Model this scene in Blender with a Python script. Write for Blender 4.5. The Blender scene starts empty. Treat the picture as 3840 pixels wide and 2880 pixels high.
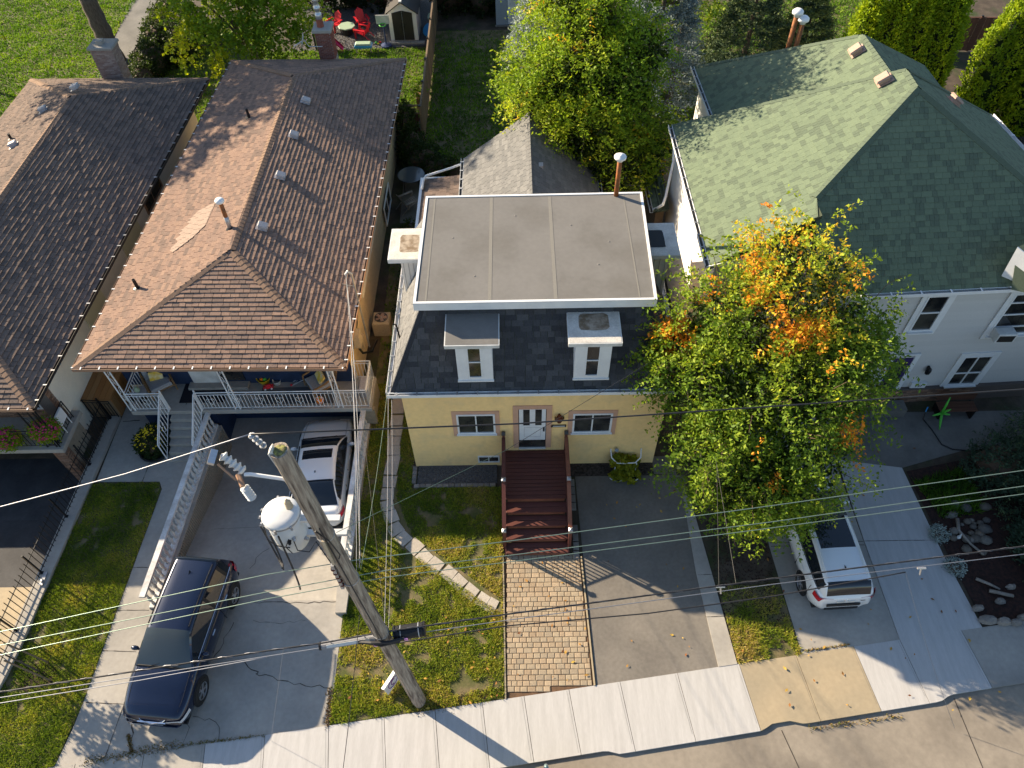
import bpy, math, random
import numpy as np
from mathutils import Vector, Matrix
random.seed(7)
rng = np.random.default_rng(11)
R = math.radians
SC = bpy.context.scene
COL = SC.collection

# ------------------------------------------------------------ camera, sun, sky, exposure
cam = bpy.data.cameras.new('camera')
camo = bpy.data.objects.new('camera', cam)
COL.objects.link(camo)
cam.sensor_width = 36.0
cam.lens = 26.04
cam.clip_start = 0.1
cam.clip_end = 500
_r = Vector((0.99983, -0.00713, -0.01688)); _u = Vector((0.01615, 0.77826, 0.62774)); _f = Vector((-0.00866, 0.62790, -0.77824))
CAMP = Vector((3.5125, -13.6482, 21.2767))
camo.matrix_world = Matrix(((_r.x, _u.x, -_f.x, CAMP.x), (_r.y, _u.y, -_f.y, CAMP.y), (_r.z, _u.z, -_f.z, CAMP.z), (0, 0, 0, 1)))
SC.camera = camo
SUN_EL, SUN_AZ = R(22.0), math.atan2(-0.863, 0.505)      # azimuth measured from +Y towards +X
world = bpy.data.worlds.new('World'); SC.world = world; world.use_nodes = True
wn = world.node_tree
sky = wn.nodes.new('ShaderNodeTexSky'); sky.sky_type = 'NISHITA'; sky.sun_disc = False
sky.sun_elevation = SUN_EL; sky.sun_rotation = SUN_AZ % (2 * math.pi)
sky.air_density = 1.0; sky.dust_density = 0.6; sky.ozone_density = 1.6
bg = wn.nodes['Background']; bg.inputs['Strength'].default_value = 0.078
wn.links.new(sky.outputs[0], bg.inputs[0])
sl = bpy.data.lights.new('sun', 'SUN'); sl.energy = 5.0; sl.angle = R(0.53); sl.color = (1.0, 0.83, 0.60)
so = bpy.data.objects.new('sun', sl); COL.objects.link(so)
so.rotation_euler = Vector((-math.sin(SUN_AZ) * math.cos(SUN_EL), -math.cos(SUN_AZ) * math.cos(SUN_EL), -math.sin(SUN_EL))).to_track_quat('-Z', 'Y').to_euler()
SC.view_settings.view_transform = 'Standard'; SC.view_settings.look = 'None'
SC.view_settings.exposure = 1.5; SC.view_settings.gamma = 1.0; SC.view_settings.use_curve_mapping = False

# ------------------------------------------------------------ materials
def mat(name, c1, c2=None, scale=3.0, rough=0.85, bump=0.0, bscale=30.0, metal=0.0, tones=None, var=0.12, spec=0.3,
        coat=0.0, trans=0.0, stretch=None, c3=None, s3=0.4, alpha=None, detail=5.0, tonemix=1.0):
    m = bpy.data.materials.new(name); m.use_nodes = True
    nt = m.node_tree; N = nt.nodes; L = nt.links
    b = N['Principled BSDF']
    b.inputs['Roughness'].default_value = rough; b.inputs['Metallic'].default_value = metal
    b.inputs['Specular IOR Level'].default_value = spec
    if coat: b.inputs['Coat Weight'].default_value = coat; b.inputs['Coat Roughness'].default_value = 0.05
    geo = N.new('ShaderNodeNewGeometry'); vec = geo.outputs['Position']
    if stretch:
        mp = N.new('ShaderNodeMapping'); mp.inputs['Scale'].default_value = stretch; L.new(vec, mp.inputs[0]); vec = mp.outputs[0]
    def noise(s, d=detail):
        n = N.new('ShaderNodeTexNoise'); n.inputs['Scale'].default_value = s; n.inputs['Detail'].default_value = d
        L.new(vec, n.inputs['Vector']); return n.outputs['Fac']
    def mixc(fac, a, bcol, typ='MIX'):
        x = N.new('ShaderNodeMix'); x.data_type = 'RGBA'; x.blend_type = typ
        if isinstance(fac, float): x.inputs[0].default_value = fac
        else: L.new(fac, x.inputs[0])
        for i, c in ((6, a), (7, bcol)):
            if isinstance(c, (tuple, list)): x.inputs[i].default_value = (*c[:3], 1)
            else: L.new(c, x.inputs[i])
        return x.outputs[2]
    def ramp(fac, lo, hi):
        r = N.new('ShaderNodeMapRange'); r.inputs[1].default_value = lo; r.inputs[2].default_value = hi; L.new(fac, r.inputs[0]); return r.outputs[0]
    col = tuple(c1)
    if c2: col = mixc(ramp(noise(scale), 0.36, 0.64), c1, c2)
    if c3: col = mixc(ramp(noise(s3), 0.5, 0.68), col, c3)
    if tones:
        at = N.new('ShaderNodeAttribute'); at.attribute_name = 'tone'
        oi = N.new('ShaderNodeObjectInfo')
        ad = N.new('ShaderNodeMath'); ad.operation = 'ADD'; L.new(at.outputs['Fac'], ad.inputs[0]); L.new(oi.outputs['Random'], ad.inputs[1])
        fr = N.new('ShaderNodeMath'); fr.operation = 'FRACT'; L.new(ad.outputs[0], fr.inputs[0])
        src = fr.outputs[0] if tonemix > 0.5 else at.outputs['Fac']
        cr = N.new('ShaderNodeValToRGB'); L.new(src, cr.inputs[0])
        el = cr.color_ramp.elements
        while len(el) < len(tones): el.new(0.5)
        for i, t in enumerate(tones):
            el[i].position = i / (len(tones) - 1) if len(t) < 4 else t[3]
            el[i].color = (*t[:3], 1)
        tcol = cr.outputs[0]
        col = tcol if not c2 else mixc(0.45, tcol, col)
    if var:
        v = N.new('ShaderNodeMapRange'); v.inputs[3].default_value = 1 - var; v.inputs[4].default_value = 1 + var
        v.inputs[1].default_value = 0.3; v.inputs[2].default_value = 0.7
        L.new(noise(scale * 6 + 3), v.inputs[0])
        h = N.new('ShaderNodeVectorMath'); h.operation = 'SCALE'
        if isinstance(col, tuple): h.inputs[0].default_value = col[:3]
        else: L.new(col, h.inputs[0])
        L.new(v.outputs[0], h.inputs['Scale']); col = h.outputs[0]
    if isinstance(col, tuple): b.inputs['Base Color'].default_value = (*col[:3], 1)
    else: L.new(col, b.inputs['Base Color'])
    if bump:
        bp = N.new('ShaderNodeBump'); bp.inputs['Strength'].default_value = bump; bp.inputs['Distance'].default_value = 0.02
        L.new(noise(bscale), bp.inputs['Height']); L.new(bp.outputs[0], b.inputs['Normal'])
    if trans:
        tr = N.new('ShaderNodeBsdfTranslucent'); mx = N.new('ShaderNodeMixShader'); mx.inputs[0].default_value = trans
        if isinstance(col, tuple): tr.inputs[0].default_value = (*col[:3], 1)
        else: L.new(mixc(1.0, col, (1.0, 1.0, 0.55), 'MULTIPLY'), tr.inputs[0])
        L.new(b.outputs[0], mx.inputs[1]); L.new(tr.outputs[0], mx.inputs[2]); L.new(mx.outputs[0], N['Material Output'].inputs[0])
    return m

def glassm(name, c=(0.01, 0.012, 0.015), rough=0.05):
    return mat(name, c, rough=rough, spec=0.7, var=0)

M = {}
def defm(k, *a, **kw): M[k] = mat(k, *a, **kw)
defm('dirt', (0.055, 0.042, 0.03), (0.09, 0.07, 0.05), scale=2, bump=0.5, bscale=12, c3=(0.035, 0.05, 0.015), s3=0.8)
defm('soil_grass', (0.07, 0.08, 0.02), (0.17, 0.13, 0.07), scale=2.2, bump=0.5, bscale=40)
defm('mulch', (0.05, 0.022, 0.016), (0.02, 0.012, 0.01), scale=9, bump=0.9, bscale=30)
defm('mulch_grey', (0.09, 0.07, 0.06), (0.03, 0.024, 0.02), scale=12, bump=0.9, bscale=30)
defm('gravel_bed', (0.12, 0.12, 0.125), (0.05, 0.05, 0.055), scale=14, bump=0.8, bscale=30)
defm('concrete_new', (0.46, 0.45, 0.44), (0.41, 0.40, 0.39), scale=1.2, bump=0.15, bscale=60, stretch=(6, 0.6, 1), var=0.05)
defm('concrete_tan', (0.37, 0.30, 0.20), (0.31, 0.26, 0.18), scale=0.9, bump=0.15, bscale=60, var=0.06)
defm('concrete', (0.37, 0.345, 0.305), (0.31, 0.29, 0.26), scale=0.8, bump=0.2, bscale=60, c3=(0.26, 0.245, 0.22), s3=0.5, var=0.07)
defm('concrete_dark', (0.19, 0.18, 0.165), (0.13, 0.125, 0.115), scale=0.8, bump=0.2, bscale=60, var=0.08)
defm('asphalt', (0.20, 0.18, 0.155), (0.165, 0.15, 0.13), scale=1.1, bump=0.3, bscale=90, c3=(0.15, 0.135, 0.118), s3=0.45, var=0.1)
defm('asphalt_dark', (0.06, 0.06, 0.063), (0.042, 0.042, 0.045), scale=1.1, bump=0.3, bscale=90, var=0.1)
defm('street', (0.27, 0.235, 0.19), (0.225, 0.195, 0.158), scale=0.7, bump=0.3, bscale=80, c3=(0.175, 0.152, 0.125), s3=0.35, var=0.09)
defm('crack', (0.06, 0.05, 0.04), var=0.2)
defm('paver', (0.33, 0.265, 0.19), tones=[(0.40, 0.31, 0.21), (0.30, 0.225, 0.15), (0.36, 0.29, 0.20), (0.27, 0.22, 0.16)], bump=0.3, bscale=50)
defm('paver_joint', (0.10, 0.06, 0.035), (0.14, 0.08, 0.045), scale=7)
defm('edge_stone', (0.2, 0.18, 0.16), tones=[(0.25, 0.22, 0.19), (0.17, 0.155, 0.14)], bump=0.3)
defm('flagstone', (0.42, 0.38, 0.32), (0.36, 0.32, 0.27), tones=[(0.46, 0.42, 0.36), (0.36, 0.32, 0.27)], bump=0.3)
defm('stone', (0.15, 0.13, 0.11), tones=[(0.20, 0.18, 0.15), (0.09, 0.085, 0.08), (0.16, 0.13, 0.10), (0.07, 0.065, 0.06)], bump=0.4, bscale=20)
defm('yellow_stucco', (0.95, 0.66, 0.29), (0.87, 0.61, 0.28), scale=0.6, rough=0.95, bump=0.7, bscale=28, var=0.05, c3=(0.80, 0.575, 0.28), s3=1.5)
defm('pink_trim', (0.58, 0.35, 0.24), (0.54, 0.32, 0.22), rough=0.8, var=0.03)
defm('white', (0.74, 0.75, 0.75), (0.68, 0.69, 0.70), rough=0.5, var=0.02)
defm('white_old', (0.66, 0.66, 0.64), (0.52, 0.52, 0.50), scale=2.5, rough=0.6, var=0.06)
defm('white_peel', (0.66, 0.66, 0.65), (0.46, 0.44, 0.42), scale=3, rough=0.8, bump=0.3)
defm('offwhite_membrane', (0.60, 0.57, 0.52), (0.48, 0.46, 0.42), scale=3, rough=0.75, bump=0.2)
defm('membrane_stain', (0.17, 0.12, 0.075), (0.36, 0.3, 0.23), scale=6, rough=0.6)
defm('flat_roof', (0.175, 0.168, 0.158), (0.155, 0.149, 0.14), scale=0.7, rough=0.9, bump=0.12, bscale=50, c3=(0.145, 0.138, 0.127), s3=0.7, var=0.05)
defm('flat_seam', (0.20, 0.19, 0.168), var=0.05)
defm('roof_brown', (0.16, 0.1, 0.07), tonemix=0, tones=[(0.17, 0.122, 0.10, 0), (0.195, 0.138, 0.11, .2), (0.225, 0.155, 0.122, .3), (0.255, 0.17, 0.13, .65), (0.285, 0.19, 0.14, 1)], bump=0.25, bscale=80, rough=0.92, var=0.16, spec=0.15)
defm('roof_brown_base', (0.028, 0.02, 0.017), rough=0.95, spec=0.1)
defm('roof_left', (0.16, 0.1, 0.07), tonemix=0, tones=[(0.115, 0.09, 0.078, 0), (0.165, 0.122, 0.10, .4), (0.205, 0.148, 0.118, 1)], bump=0.25, bscale=80, rough=0.92, var=0.14, spec=0.15)
defm('cap_brown', (0.25, 0.165, 0.115), (0.21, 0.14, 0.10), bump=0.25, bscale=80, rough=0.92, var=0.1, spec=0.15)
defm('patch_tan', (0.31, 0.225, 0.175), bump=0.2)
defm('roof_black', (0.05, 0.05, 0.055), tonemix=0, tones=[(0.038, 0.04, 0.046, 0), (0.055, 0.057, 0.063, .5), (0.08, 0.082, 0.088, 1)], bump=0.2, bscale=80, rough=0.9, var=0.15, spec=0.2)
defm('roof_grey', (0.12, 0.12, 0.12), tonemix=0, tones=[(0.12, 0.12, 0.12, 0), (0.17, 0.168, 0.165, 1)], bump=0.2, bscale=80, rough=0.9, var=0.12, spec=0.2)
defm('roof_green', (0.14, 0.17, 0.1), tonemix=0, tones=[(0.095, 0.122, 0.086, 0), (0.103, 0.13, 0.09, 0.16), (0.118, 0.152, 0.102, .22), (0.135, 0.172, 0.113, 1.0)], bump=0.2, bscale=80, rough=0.9, var=0.08, spec=0.15)
defm('roof_green_base', (0.05, 0.06, 0.04), rough=0.95)
defm('gutter_dark', (0.03, 0.027, 0.025), rough=0.5)
defm('gutter_tan', (0.33, 0.2, 0.13), rough=0.5)
defm('metal', (0.55, 0.56, 0.58), rough=0.35, metal=0.7, var=0.1)
defm('galv', (0.42, 0.43, 0.45), (0.3, 0.3, 0.3), rough=0.45, metal=0.6)
defm('rust', (0.33, 0.11, 0.03), (0.16, 0.07, 0.03), scale=6, rough=0.7)
defm('vent_pink', (0.36, 0.24, 0.19), rough=0.6)
defm('vent_grey', (0.40, 0.38, 0.38), rough=0.5)
defm('beige_wall', (0.80, 0.75, 0.63), (0.76, 0.71, 0.60), rough=0.85, bump=0.15, bscale=40, var=0.04)
defm('cream_wall', (0.66, 0.52, 0.33), (0.58, 0.46, 0.30), scale=0.8, rough=0.9, bump=0.3, bscale=30)
defm('plaster', (0.33, 0.28, 0.21), (0.25, 0.22, 0.17), scale=1.2, rough=0.9, bump=0.4, bscale=12)
defm('pale_panel', (0.68, 0.65, 0.44), var=0.03)
defm('blue_brick', (0.018, 0.036, 0.085), (0.014, 0.028, 0.065), rough=0.6, bump=0.2, bscale=30)
defm('brick_red', (0.25, 0.08, 0.05), tones=[(0.28, 0.085, 0.055), (0.2, 0.06, 0.045), (0.32, 0.12, 0.08)], bump=0.3)
defm('brick_pale', (0.3, 0.2, 0.16), tones=[(0.33, 0.24, 0.2), (0.24, 0.15, 0.12), (0.38, 0.3, 0.26)], bump=0.3)
defm('brick_brown', (0.2, 0.11, 0.06), tones=[(0.27, 0.14, 0.08), (0.13, 0.08, 0.06), (0.33, 0.2, 0.13), (0.2, 0.13, 0.1)], bump=0.3)
defm('mortar', (0.3, 0.28, 0.25), bump=0.3)
defm('mortar_dark', (0.12, 0.1, 0.09), bump=0.3)
defm('siding', (0.50, 0.47, 0.40), tones=[(0.56, 0.55, 0.53), (0.53, 0.52, 0.50)], rough=0.6, var=0.03)
defm('siding_white', (0.76, 0.74, 0.70), rough=0.7, var=0.02)
defm('siding_blue', (0.26, 0.30, 0.35), rough=0.6, var=0.03)
defm('deck', (0.12, 0.04, 0.03), (0.085, 0.03, 0.024), stretch=(1, 12, 12), rough=0.55, tones=[(0.14, 0.045, 0.034), (0.10, 0.034, 0.026)], bump=0.15)
defm('deck_light', (0.27, 0.10, 0.055), (0.2, 0.075, 0.042), rough=0.6)
defm('post_cap', (0.07, 0.07, 0.07), rough=0.35)
defm('cedar', (0.36, 0.17, 0.055), tones=[(0.40, 0.19, 0.06), (0.30, 0.135, 0.045), (0.36, 0.2, 0.08)], rough=0.6, bump=0.2, stretch=(10, 1, 10))
defm('fence_wood', (0.22, 0.15, 0.09), tones=[(0.24, 0.17, 0.1), (0.17, 0.12, 0.075), (0.29, 0.2, 0.12)], bump=0.3)
defm('fence_brown', (0.11, 0.05, 0.03), tones=[(0.13, 0.06, 0.035), (0.09, 0.04, 0.025)], bump=0.2)
defm('pole_wood', (0.40, 0.34, 0.27), (0.24, 0.19, 0.15), scale=3, stretch=(9, 9, 0.7), rough=0.9, bump=0.8, bscale=6, c3=(0.1, 0.075, 0.06), s3=1.6)
defm('bark', (0.12, 0.1, 0.08), (0.07, 0.055, 0.045), scale=4, stretch=(4, 4, 1), bump=0.9, bscale=8)
defm('moss', (0.3, 0.29, 0.08), (0.1, 0.09, 0.05), scale=20, bump=0.5)
defm('black', (0.014, 0.014, 0.016), rough=0.5, var=0)
defm('iron', (0.012, 0.012, 0.014), rough=0.4, var=0)
defm('cable', (0.025, 0.025, 0.028), rough=0.5, var=0)
defm('wire_green', (0.20, 0.27, 0.22), rough=0.35, metal=0.5, var=0)
defm('wire_steel', (0.25, 0.26, 0.29), rough=0.45, metal=0.6, var=0)
defm('tank_grey', (0.56, 0.57, 0.57), rough=0.4, var=0.02, coat=0.2)
defm('porcelain', (0.55, 0.53, 0.48), rough=0.2, var=0.02)
defm('porcelain_brown', (0.13, 0.035, 0.02), rough=0.2, var=0)
defm('pink_tag', (0.75, 0.35, 0.65), var=0)
defm('rubber', (0.018, 0.018, 0.018), rough=0.8, var=0)
defm('alloy', (0.5, 0.5, 0.52), rough=0.3, metal=0.8, var=0)
defm('car_blue', (0.004, 0.010, 0.034), rough=0.25, metal=0.3, var=0, coat=1.0)
defm('car_white', (0.74, 0.745, 0.75), rough=0.35, var=0, coat=1.0)
defm('car_teal', (0.16, 0.24, 0.25), rough=0.3, metal=0.3, var=0, coat=1.0)
M['car_glass'] = glassm('car_glass', (0.012, 0.016, 0.022), 0.03)
M['ws_glass'] = glassm('windshield_glass', (0.05, 0.062, 0.066), 0.03)
M['glass'] = mat('window_glass', (0.012, 0.013, 0.016), (0.06, 0.058, 0.05), scale=1.4, rough=0.06, spec=0.7, var=0)
M['table_glass'] = glassm('table_glass', (0.09, 0.10, 0.11), 0.1)
defm('chrome', (0.8, 0.8, 0.82), rough=0.12, metal=1.0, var=0)
defm('tail_red', (0.45, 0.01, 0.02), rough=0.15, var=0, coat=0.5)
defm('lamp_clear', (0.55, 0.57, 0.6), rough=0.1, var=0)
defm('tan_interior', (0.5, 0.36, 0.18), rough=0.5, var=0)
defm('cushion_grey', (0.33, 0.33, 0.34), rough=0.95, bump=0.2)
defm('cushion_yellow', (0.75, 0.5, 0.06), (0.78, 0.68, 0.4), scale=6, rough=0.9)
defm('wicker', (0.33, 0.2, 0.09), (0.18, 0.1, 0.045), scale=25, bump=0.6)
defm('rug_dark', (0.012, 0.013, 0.02), rough=0.95)
defm('rug_grey', (0.10, 0.105, 0.11), (0.055, 0.058, 0.06), scale=1, stretch=(0.1, 14, 1), rough=0.95)
defm('toy_yellow', (0.75, 0.55, 0.02), rough=0.4, var=0)
defm('toy_red', (0.55, 0.02, 0.03), rough=0.4, var=0)
defm('toy_pink', (0.6, 0.04, 0.12), rough=0.4, var=0)
defm('toy_green', (0.1, 0.5, 0.06), rough=0.4, var=0)
defm('toy_blue', (0.05, 0.3, 0.6), rough=0.4, var=0)
defm('pumpkin', (0.8, 0.2, 0.01), rough=0.5, var=0.1)
defm('sage', (0.35, 0.45, 0.32), rough=0.5, var=0)
defm('petal_yellow', (0.85, 0.6, 0.02), var=0.05)
defm('petal_pink', (0.75, 0.04, 0.2), var=0.1)
defm('beige_plastic', (0.42, 0.35, 0.25), rough=0.5)
defm('grey_plastic', (0.24, 0.24, 0.25), rough=0.6)
defm('cardboard', (0.45, 0.26, 0.12))
defm('driftwood', (0.3, 0.26, 0.22), (0.2, 0.17, 0.14), bump=0.4)
defm('paint_purple', (0.045, 0.03, 0.12), rough=0.4, var=0)
defm('navy', (0.03, 0.05, 0.13), rough=0.5)
defm('copper', (0.13, 0.035, 0.015), rough=0.4, metal=0.4)
defm('text_black', (0.015, 0.013, 0.012), rough=0.5, var=0)
defm('logo_purple', (0.2, 0.05, 0.22), rough=0.5, var=0)
defm('twig', (0.09, 0.06, 0.04), var=0.1)
G4 = dict(rough=0.6, trans=0.42, tonemix=0, var=0.15, spec=0.25)
defm('leaf_front', (0.05, 0.1, 0.02), tones=[(0.055, 0.115, 0.012, 0.0), (0.14, 0.235, 0.02, 0.4), (0.34, 0.42, 0.03, 0.72), (0.62, 0.52, 0.03, 0.82), (0.85, 0.34, 0.03, 0.93), (0.88, 0.30, 0.03, 1.0)], **G4)
defm('leaf_locust', (0.1, 0.16, 0.03), tones=[(0.09, 0.17, 0.015, 0.0), (0.24, 0.36, 0.02, 0.45), (0.50, 0.54, 0.03, 0.78), (0.80, 0.55, 0.03, 0.92), (0.85, 0.42, 0.02, 1.0)], **G4)
defm('leaf_maple', (0.1, 0.16, 0.03), tones=[(0.07, 0.14, 0.012, 0.0), (0.20, 0.30, 0.015, 0.5), (0.55, 0.55, 0.02, 1.0)], **G4)
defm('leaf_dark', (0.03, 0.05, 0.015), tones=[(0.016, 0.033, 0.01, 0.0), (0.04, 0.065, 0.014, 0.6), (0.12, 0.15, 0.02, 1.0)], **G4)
defm('leaf_cedar', (0.08, 0.13, 0.02), tones=[(0.11, 0.19, 0.008, 0.0), (0.27, 0.37, 0.01, 0.5), (0.5, 0.55, 0.015, 1.0)], **G4)
defm('leaf_yellow', (0.3, 0.3, 0.03), tones=[(0.2, 0.24, 0.02, 0.0), (0.42, 0.38, 0.02, 1.0)], **G4)
defm('needle_blue', (0.09, 0.12, 0.12), tones=[(0.08, 0.115, 0.125, 0.0), (0.19, 0.24, 0.24, 0.6), (0.36, 0.42, 0.38, 1.0)], rough=0.7, trans=0.1, tonemix=0)
defm('needle_green', (0.04, 0.07, 0.04), tones=[(0.025, 0.05, 0.03, 0.0), (0.055, 0.095, 0.05, 0.6), (0.16, 0.2, 0.05, 1.0)], rough=0.7, trans=0.15, tonemix=0)
defm('grass_lit', (0.1, 0.15, 0.02), tones=[(0.07, 0.13, 0.012, 0.0), (0.24, 0.32, 0.025, 0.45), (0.50, 0.44, 0.07, 0.8), (0.56, 0.40, 0.19, 1.0)], rough=0.7, trans=0.42, tonemix=0, var=0.1)
defm('grass_far', (0.1, 0.18, 0.02), tones=[(0.05, 0.12, 0.008, 0.0), (0.15, 0.29, 0.012, 0.6), (0.30, 0.42, 0.02, 1.0)], rough=0.7, trans=0.35, tonemix=0, var=0.1)
defm('leaf_fallen', (0.3, 0.12, 0.03), tones=[(0.18, 0.06, 0.025), (0.4, 0.2, 0.04), (0.5, 0.34, 0.06)], rough=0.8)
defm('moss_edge', (0.14, 0.14, 0.02), tones=[(0.10, 0.12, 0.02, 0.0), (0.22, 0.16, 0.03, 0.5), (0.3, 0.17, 0.06, 1.0)], tonemix=0)

# ------------------------------------------------------------ mesh builder and object helpers
def V3(*a): return Vector(a)
class MB:
    def __init__(s): s.v = []; s.f = []; s.t = []
    def add(s, vs, fs, tone=0.0):
        o = len(s.v); s.v.extend([tuple(p) for p in vs]); s.f.extend([tuple(i + o for i in f) for f in fs]); s.t.extend([tone] * len(fs))
    def box(s, x0, x1, y0, y1, z0, z1, tone=0.0, mx=None, bev=0.0):
        vs = [Vector(p) for p in ((x0, y0, z0), (x1, y0, z0), (x1, y1, z0), (x0, y1, z0), (x0, y0, z1), (x1, y0, z1), (x1, y1, z1), (x0, y1, z1))]
        fs = [(0, 3, 2, 1), (4, 5, 6, 7), (0, 1, 5, 4), (1, 2, 6, 5), (2, 3, 7, 6), (3, 0, 4, 7)]
        if bev:
            b = bev
            vs = [Vector(p) for p in ((x0, y0, z0), (x1, y0, z0), (x1, y1, z0), (x0, y1, z0), (x0, y0, z1 - b), (x1, y0, z1 - b), (x1, y1, z1 - b), (x0, y1, z1 - b),
                                      (x0 + b, y0 + b, z1), (x1 - b, y0 + b, z1), (x1 - b, y1 - b, z1), (x0 + b, y1 - b, z1))]
            fs = [(0, 3, 2, 1), (0, 1, 5, 4), (1, 2, 6, 5), (2, 3, 7, 6), (3, 0, 4, 7), (4, 5, 9, 8), (5, 6, 10, 9), (6, 7, 11, 10), (7, 4, 8, 11), (8, 9, 10, 11)]
        if mx is not None: vs = [mx @ p for p in vs]
        s.add(vs, fs, tone); return s
    def prism(s, poly, z0, z1, tone=0.0):
        n = len(poly)
        a = sum(poly[i][0] * poly[(i + 1) % n][1] - poly[(i + 1) % n][0] * poly[i][1] for i in range(n))
        if a < 0: poly = list(reversed(poly))
        zz = lambda z, p: z(p) if callable(z) else z
        vs = [(p[0], p[1], zz(z0, p)) for p in poly] + [(p[0], p[1], zz(z1, p)) for p in poly]
        fs = [tuple(range(n - 1, -1, -1)), tuple(range(n, 2 * n))] + [(i, (i + 1) % n, n + (i + 1) % n, n + i) for i in range(n)]
        s.add(vs, fs, tone); return s
    def poly(s, pts, tone=0.0): s.add(pts, [tuple(range(len(pts)))], tone); return s
    def slab(s, pts, th, n=None, tone=0.0):
        pts = [Vector(p) for p in pts]
        if n is None: n = (pts[1] - pts[0]).cross(pts[2] - pts[0]).normalized()
        k = len(pts); lo = [p - n * th for p in pts]
        s.add(pts + lo, [tuple(range(k)), tuple(range(2 * k - 1, k - 1, -1))] + [(i, k + i, k + (i + 1) % k, (i + 1) % k) for i in range(k)], tone); return s
    def tube(s, path, r, n=6, cap=True, tone=0.0):
        path = [Vector(p) for p in path]; k = len(path)
        rs = r if isinstance(r, (list, tuple)) else [r] * k
        rings = []; prev = None
        for i, p in enumerate(path):
            d = (path[min(i + 1, k - 1)] - path[max(i - 1, 0)])
            if d.length < 1e-9: d = Vector((0, 0, 1))
            d.normalize()
            if prev is None:
                a = Vector((0, 0, 1)) if abs(d.z) < 0.9 else Vector((1, 0, 0))
                u = d.cross(a).normalized()
            else:
                u = prev - d * prev.dot(d)
                if u.length < 1e-6: u = d.orthogonal()
                u.normalize()
            prev = u; w = d.cross(u)
            rings.append([p + (u * math.cos(t) + w * math.sin(t)) * rs[i] for t in [2 * math.pi * j / n for j in range(n)]])
        vs = [q for ring in rings for q in ring]
        fs = [(i * n + j, i * n + (j + 1) % n, (i + 1) * n + (j + 1) % n, (i + 1) * n + j) for i in range(k - 1) for j in range(n)]
        if cap: fs += [tuple(range(n - 1, -1, -1)), tuple((k - 1) * n + j for j in range(n))]
        s.add(vs, fs, tone); return s
    def lathe(s, prof, base=(0, 0, 0), n=12, axis=None, tone=0.0, cap=True):
        b = Vector(base); q = Matrix.Identity(3) if axis is None else Vector(axis).to_track_quat('Z', 'Y').to_matrix()
        vs = [b + q @ Vector((r * math.cos(2 * math.pi * j / n), r * math.sin(2 * math.pi * j / n), z)) for r, z in prof for j in range(n)]
        k = len(prof)
        fs = [(i * n + j, i * n + (j + 1) % n, (i + 1) * n + (j + 1) % n, (i + 1) * n + j) for i in range(k - 1) for j in range(n)]
        if cap: fs += [tuple(range(n - 1, -1, -1)), tuple((k - 1) * n + j for j in range(n))]
        s.add(vs, fs, tone); return s
    def blob(s, c, r, seed=0, squash=0.6, n=7, m=5, tone=0.0, jit=0.15):
        rr = random.Random(seed); c = Vector(c)
        r = r if isinstance(r, (tuple, list)) else (r, r, r * squash)
        vs = []
        for i in range(m):
            ph = math.pi * i / (m - 1)
            for j in range(n):
                k = 1 + rr.uniform(-jit, jit)
                vs.append(c + Vector((r[0] * math.sin(ph) * math.cos(2 * math.pi * j / n) * k, r[1] * math.sin(ph) * math.sin(2 * math.pi * j / n) * k, -r[2] * math.cos(ph) * (1 if i in (0, m - 1) else k))))
        fs = [(i * n + j, i * n + (j + 1) % n, (i + 1) * n + (j + 1) % n, (i + 1) * n + j) for i in range(m - 1) for j in range(n)]
        s.add(vs, fs, tone); return s
    def mesh(s, name, m, smooth=False):
        me = bpy.data.meshes.new(name); me.from_pydata(s.v, [], s.f)
        if m: me.materials.append(m if not isinstance(m, str) else M[m])
        if any(s.t):
            a = me.attributes.new('tone', 'FLOAT', 'FACE'); a.data.foreach_set('value', s.t)
        if smooth: me.polygons.foreach_set('use_smooth', [True] * len(me.polygons))
        me.update(); return me
    def build(s, name, m, parent=None, smooth=False, **props):
        return link(name, s.mesh(name, m, smooth), parent, **props)
def link(name, data, parent=None, mx=None, **props):       # geometry or matrix given in world coordinates
    o = bpy.data.objects.new(name, data); COL.objects.link(o)
    put(o, parent, mx)
    for k, v in props.items(): o[k] = v
    return o
def put(o, parent, mx=None):
    mx = mx if mx is not None else Matrix.Identity(4)
    if parent: o.parent = parent; o.matrix_basis = parent_inv(parent) @ mx
    else: o.matrix_basis = mx
    return o
def parent_inv(p):
    m = p.matrix_basis.copy(); q = p.parent
    while q: m = q.matrix_basis @ m; q = q.parent
    return m.inverted()
def thing(name, label, cat, loc=(0, 0, 0), group=None, rz=0.0):
    o = bpy.data.objects.new(name, None); COL.objects.link(o)
    o.matrix_basis = Matrix.Translation(loc) @ Matrix.Rotation(rz, 4, 'Z')
    o['label'] = label; o['category'] = cat
    if group: o['group'] = group
    return o
def local(name, mb, m, parent, smooth=False, **props):      # geometry given in the parent's own frame
    o = bpy.data.objects.new(name, mb if isinstance(mb, bpy.types.Mesh) else mb.mesh(name, m, smooth)); COL.objects.link(o); o.parent = parent
    for k, v in props.items(): o[k] = v
    return o
def single(name, mb, m, label, cat, group=None, smooth=False):
    o = mb.build(name, m, None, smooth); o['label'] = label; o['category'] = cat
    if group: o['group'] = group
    return o
def struct(name, mb, m, smooth=False):
    o = mb.build(name, m, None, smooth); o['kind'] = 'structure'; return o
def copy_tree(o, mx, label=None, group=None):
    c = o.copy(); COL.objects.link(c); c.matrix_basis = mx
    if label: c['label'] = label
    if group: c['group'] = group
    for ch in list(o.children):
        d = ch.copy(); COL.objects.link(d); d.parent = c
        for g in list(ch.children):
            e = g.copy(); COL.objects.link(e); e.parent = d
    return c
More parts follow.
